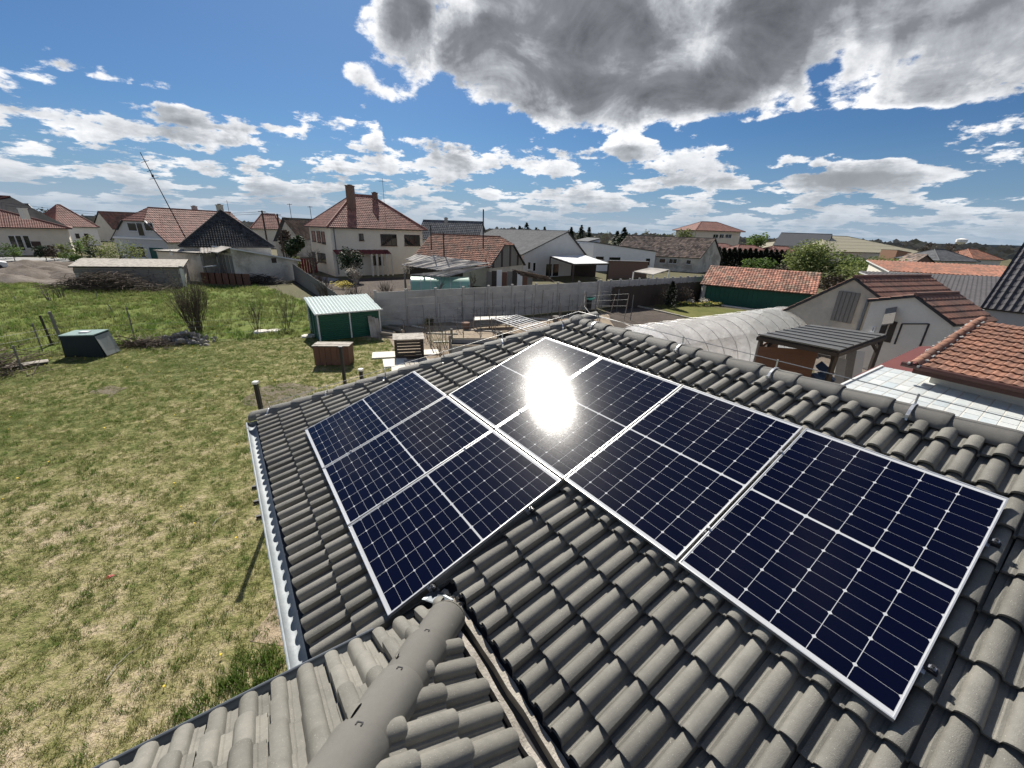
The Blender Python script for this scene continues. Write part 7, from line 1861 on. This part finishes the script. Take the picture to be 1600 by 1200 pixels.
# thuja hedge, each tree its own
for k in range(16):
    px = 1124 + k * 8.2; p = at(px, 386 + (k % 3) + k * .35, 86 + k * .5); conifer('thuja', ORD[k] + ' nearly black thuja from the left in the hedge before the red bungalows', (p.x, p.y, 0), p.z * (1 + .04 * math.sin(k * 3.1)), 1.15, 80 + k, 'black', 'thujas of the dark hedge', 700, .28, 'tree', 2)
for i, (px, py, Y, rx, kind, n, lab) in enumerate([(1192, 396, 64, 2.6, 'mid', 1500, 'rounded fresh green tree in front of the thuja hedge'), (1278, 373, 62, 5.0, 'lime', 4200, 'large olive-green willow tree behind the green-walled shed'), (1330, 396, 60, 3.4, 'mid', 2200, 'bright green bush right of the large willow tree'), (1376, 398, 70, 3.0, 'lime', 1600, 'light green bush below the terracotta block'), (1245, 400, 66, 2.2, 'dark', 900, 'dark evergreen between the fresh green tree and the willow'), (1310, 428, 52, 2.0, 'brown', 900, 'brown bare thicket behind the ridge of the beige barn'), (1352, 420, 54, 2.6, 'mid', 1400, 'low green thicket left of the beige barn ridge'), (1402, 404, 74, 1.6, 'lime', 600, 'yellow-green shrub at the foot of the terracotta block'), (1225, 412, 60, 1.8, 'brown', 600, 'brown thicket at the foot of the fresh green tree')]):
    loc, h_ = gp(px, py, Y); leafy('tree', lab, 'tree', loc, max(1.5, h_), rx, kind, int(n * 1.5), .19, seed=100 + i, base=.03, lumps=26)
for i, (px, py, Y, rx, lab) in enumerate([(823, 345, 150, 2.6, 'dark spruce on the skyline above the grey tile roof, the tallest'), (812, 350, 150, 1.8, 'dark spruce just left of the tallest skyline spruce'), (838, 353, 160, 1.8, 'low dark conifer right of the tallest skyline spruce'), (851, 352, 160, 1.8, 'dark conifer at the right end of the spruce group'), (893, 352, 150, 1.6, 'slim conifer left of the grey single-pitch wing'), (909, 349, 150, 2.2, 'broad conifer above the grey single-pitch wing'), (921, 352, 150, 1.6, 'slim conifer right above the grey single-pitch wing'), (976, 353, 120, 2.6, 'dark conifer above the white single-pitch house'), (965, 358, 125, 2.0, 'low conifer left of the dark one above the white house')]):
    loc, h_ = gp(px, py + 3, Y); conifer('spruce', lab, loc, h_, rx * 1.9, 130 + i, 'dark', n=420, leaf=.6)
for i, (px, py, Y, lab) in enumerate([(1040, 350, 125, 'bare poplar left of the skyline house, first of the bare group'), (1052, 344, 125, 'tallest bare poplar left of the skyline house'), (1064, 347, 128, 'bare poplar nearest the skyline house'), (1010, 356, 130, 'bare tree right of the dark conifer on the skyline'), (1076, 352, 126, 'leafing bare tree touching the skyline house'), (945, 356, 140, 'bare tree above the black-edged white house'), (1252, 358, 150, 'bare tree group behind the grey gable near the hall'), (1236, 362, 140, 'bare crown right of the skyline house'), (750, 350, 120, 'bare tree behind the stove pipe of the barn')]):
    loc, h_ = gp(px, py, Y); bare('bare_tree', lab, 'tree', loc, h_, .4, 150 + i, 3, 1, 'bark_pale', .22, nb=5, buds=('lime', .25, 60))
for i, (px, py, Y, rx, kind, lab) in enumerate([(1188, 358, 120, 4.0, 'mid', 'leafy tree right of the skyline house above the bungalows'), (1072, 352, 118, 3.0, 'lime', 'olive leafing tree hugging the left wall of the skyline house'), (737, 352, 110, 3.5, 'dark', 'dark tree right of the dark grey house behind the barn'), (440, 352, 74, 1.6, 'brown', 'brown tree before the grey gable left of the two-storey house'), (712, 366, 80, 1.0, 'black', 'small dark clipped tree before the dark grey house'), (724, 368, 80, .9, 'black', 'second small dark tree before the dark grey house'), (455, 366, 68, 1.8, 'dark', 'dark bush under the eave at the left of the two-storey house'), (70, 322, 140, 3.6, 'dark', 'dark skyline tree behind the grey gable at far left'), (88, 320, 150, 4.0, 'brown', 'brown skyline tree right of the dark one at far left')]):
    loc, h_ = gp(px, py, Y); leafy('skyline_tree', lab, 'tree', loc, h_, rx, kind, 1000, .34, seed=170 + i, base=.15, lumps=12)
for i, (px, py, Y, rx, kind, lab) in enumerate([(1346, 398, 52, 3.2, 'lime', 'yellow-green bush between the large willow and the barn ridge, upper one'), (1386, 401, 54, 2.8, 'mid', 'bright green bush above the barn ridge, below the terracotta block'), (1360, 412, 47, 2.4, 'lime', 'low yellow-green bush directly behind the barn ridge')]):
    loc, h_ = gp(px, py, Y); leafy('bush', lab, 'bush', loc, max(1.5, h_), rx, kind, 1900, .17, seed=210 + i, base=.02, lumps=24)
for i, (px, py, Y, lab) in enumerate([(1448, 377, 130, 'bare skyline tree right of the beige hall, nearest to it'), (1462, 375, 135, 'bare skyline tree, second to the right of the beige hall'), (1478, 378, 128, 'bare skyline tree above the small grey hipped roof, left side'), (1492, 376, 140, 'bare skyline tree above the small grey hipped roof, beside the water tower'), (1522, 380, 140, 'bare skyline tree right of the water tower'), (1026, 352, 118, 'bare tree behind the left end of the old tiled house'), (1096, 352, 150, 'bare tree behind the skyline house roof'), (640, 348, 110, 'bare tree peeping over the right eave of the two-storey house')]):
    loc, h_ = gp(px, py, Y); bare('bare_tree', lab, 'tree', loc, h_, .42, 230 + i, 3, 1, 'bark', .2, nb=5, buds=('brown', .25, 120))
# woods and far scrub along the horizon: a mass nobody could count
mb = MB(); rw = random.Random(77)
M['wood_far'] = mat('far_wood', (.21, .20, .17), .9, .3, .05, tint=True, col2=(.27, .24, .20))
for k in range(5200):
    a_ = rw.uniform(-62, 62); d_ = rw.uniform(190, 520)
    if rw.random() < .25: d_ = rw.uniform(420, 900)
    x, y = d_ * math.sin(R_(a_)), d_ * math.cos(R_(a_)); base_h = 6.4 + 2.2 * mnoise.noise(Vector((a_ * .22, 1.7, 0))) + 1.6 * mnoise.noise(Vector((a_ * 1.3, 4, 0)))
    base_h *= (.72 + d_ / 900)
    z = rw.uniform(.2, 1) ** .7 * base_h * rw.uniform(.6, 1.05); s = rw.uniform(.8, 2.2) * (d_ / 350) ** .5
    v = Vector((math.cos(R_(a_)), -math.sin(R_(a_)), 0)) ; n2 = Vector((rw.uniform(-.4, .4), rw.uniform(-.4, .4), 1)).normalized(); mb.t = rw.uniform(-.35, .35)
    mb.add([Vector((x, y, z)) - v * s, Vector((x, y, z)) - n2 * s * .6, Vector((x, y, z)) + v * s, Vector((x, y, z)) + n2 * s * .8], [(0, 1, 2, 3)])
o = mb.build('far_woods', M['wood_far'], None, kind='stuff', fix=False); o['label'] = 'far-off wood and scrub along the horizon'; o['category'] = 'woods'
mb = MB()
for k in range(160):
    a0 = -64 + 128 * k / 160; a1 = a0 + .8
    def hp_(a_): return 9 + 7 * mnoise.noise(Vector((a_ * .05, 9, 0)))
    p = [Vector((1500 * math.sin(R_(a)), 1500 * math.cos(R_(a)), 0)) for a in (a0, a1)]; q_ = [p_ + Z3 * hp_(a) for p_, a in zip(p, (a0, a1))]
    far = [Vector((2100 * math.sin(R_(a)), 2100 * math.cos(R_(a)), 0)) for a in (a0, a1)]
    mb.add([p[0], p[1], q_[1], q_[0], far[0], far[1]], [(0, 1, 2, 3), (3, 2, 5, 4)])
o = mb.build('hills', mat('hill', (.19, .23, .27), .95, .1, .01), None, kind='structure')  # pale blue-grey: distance haze is put into the hills' colour
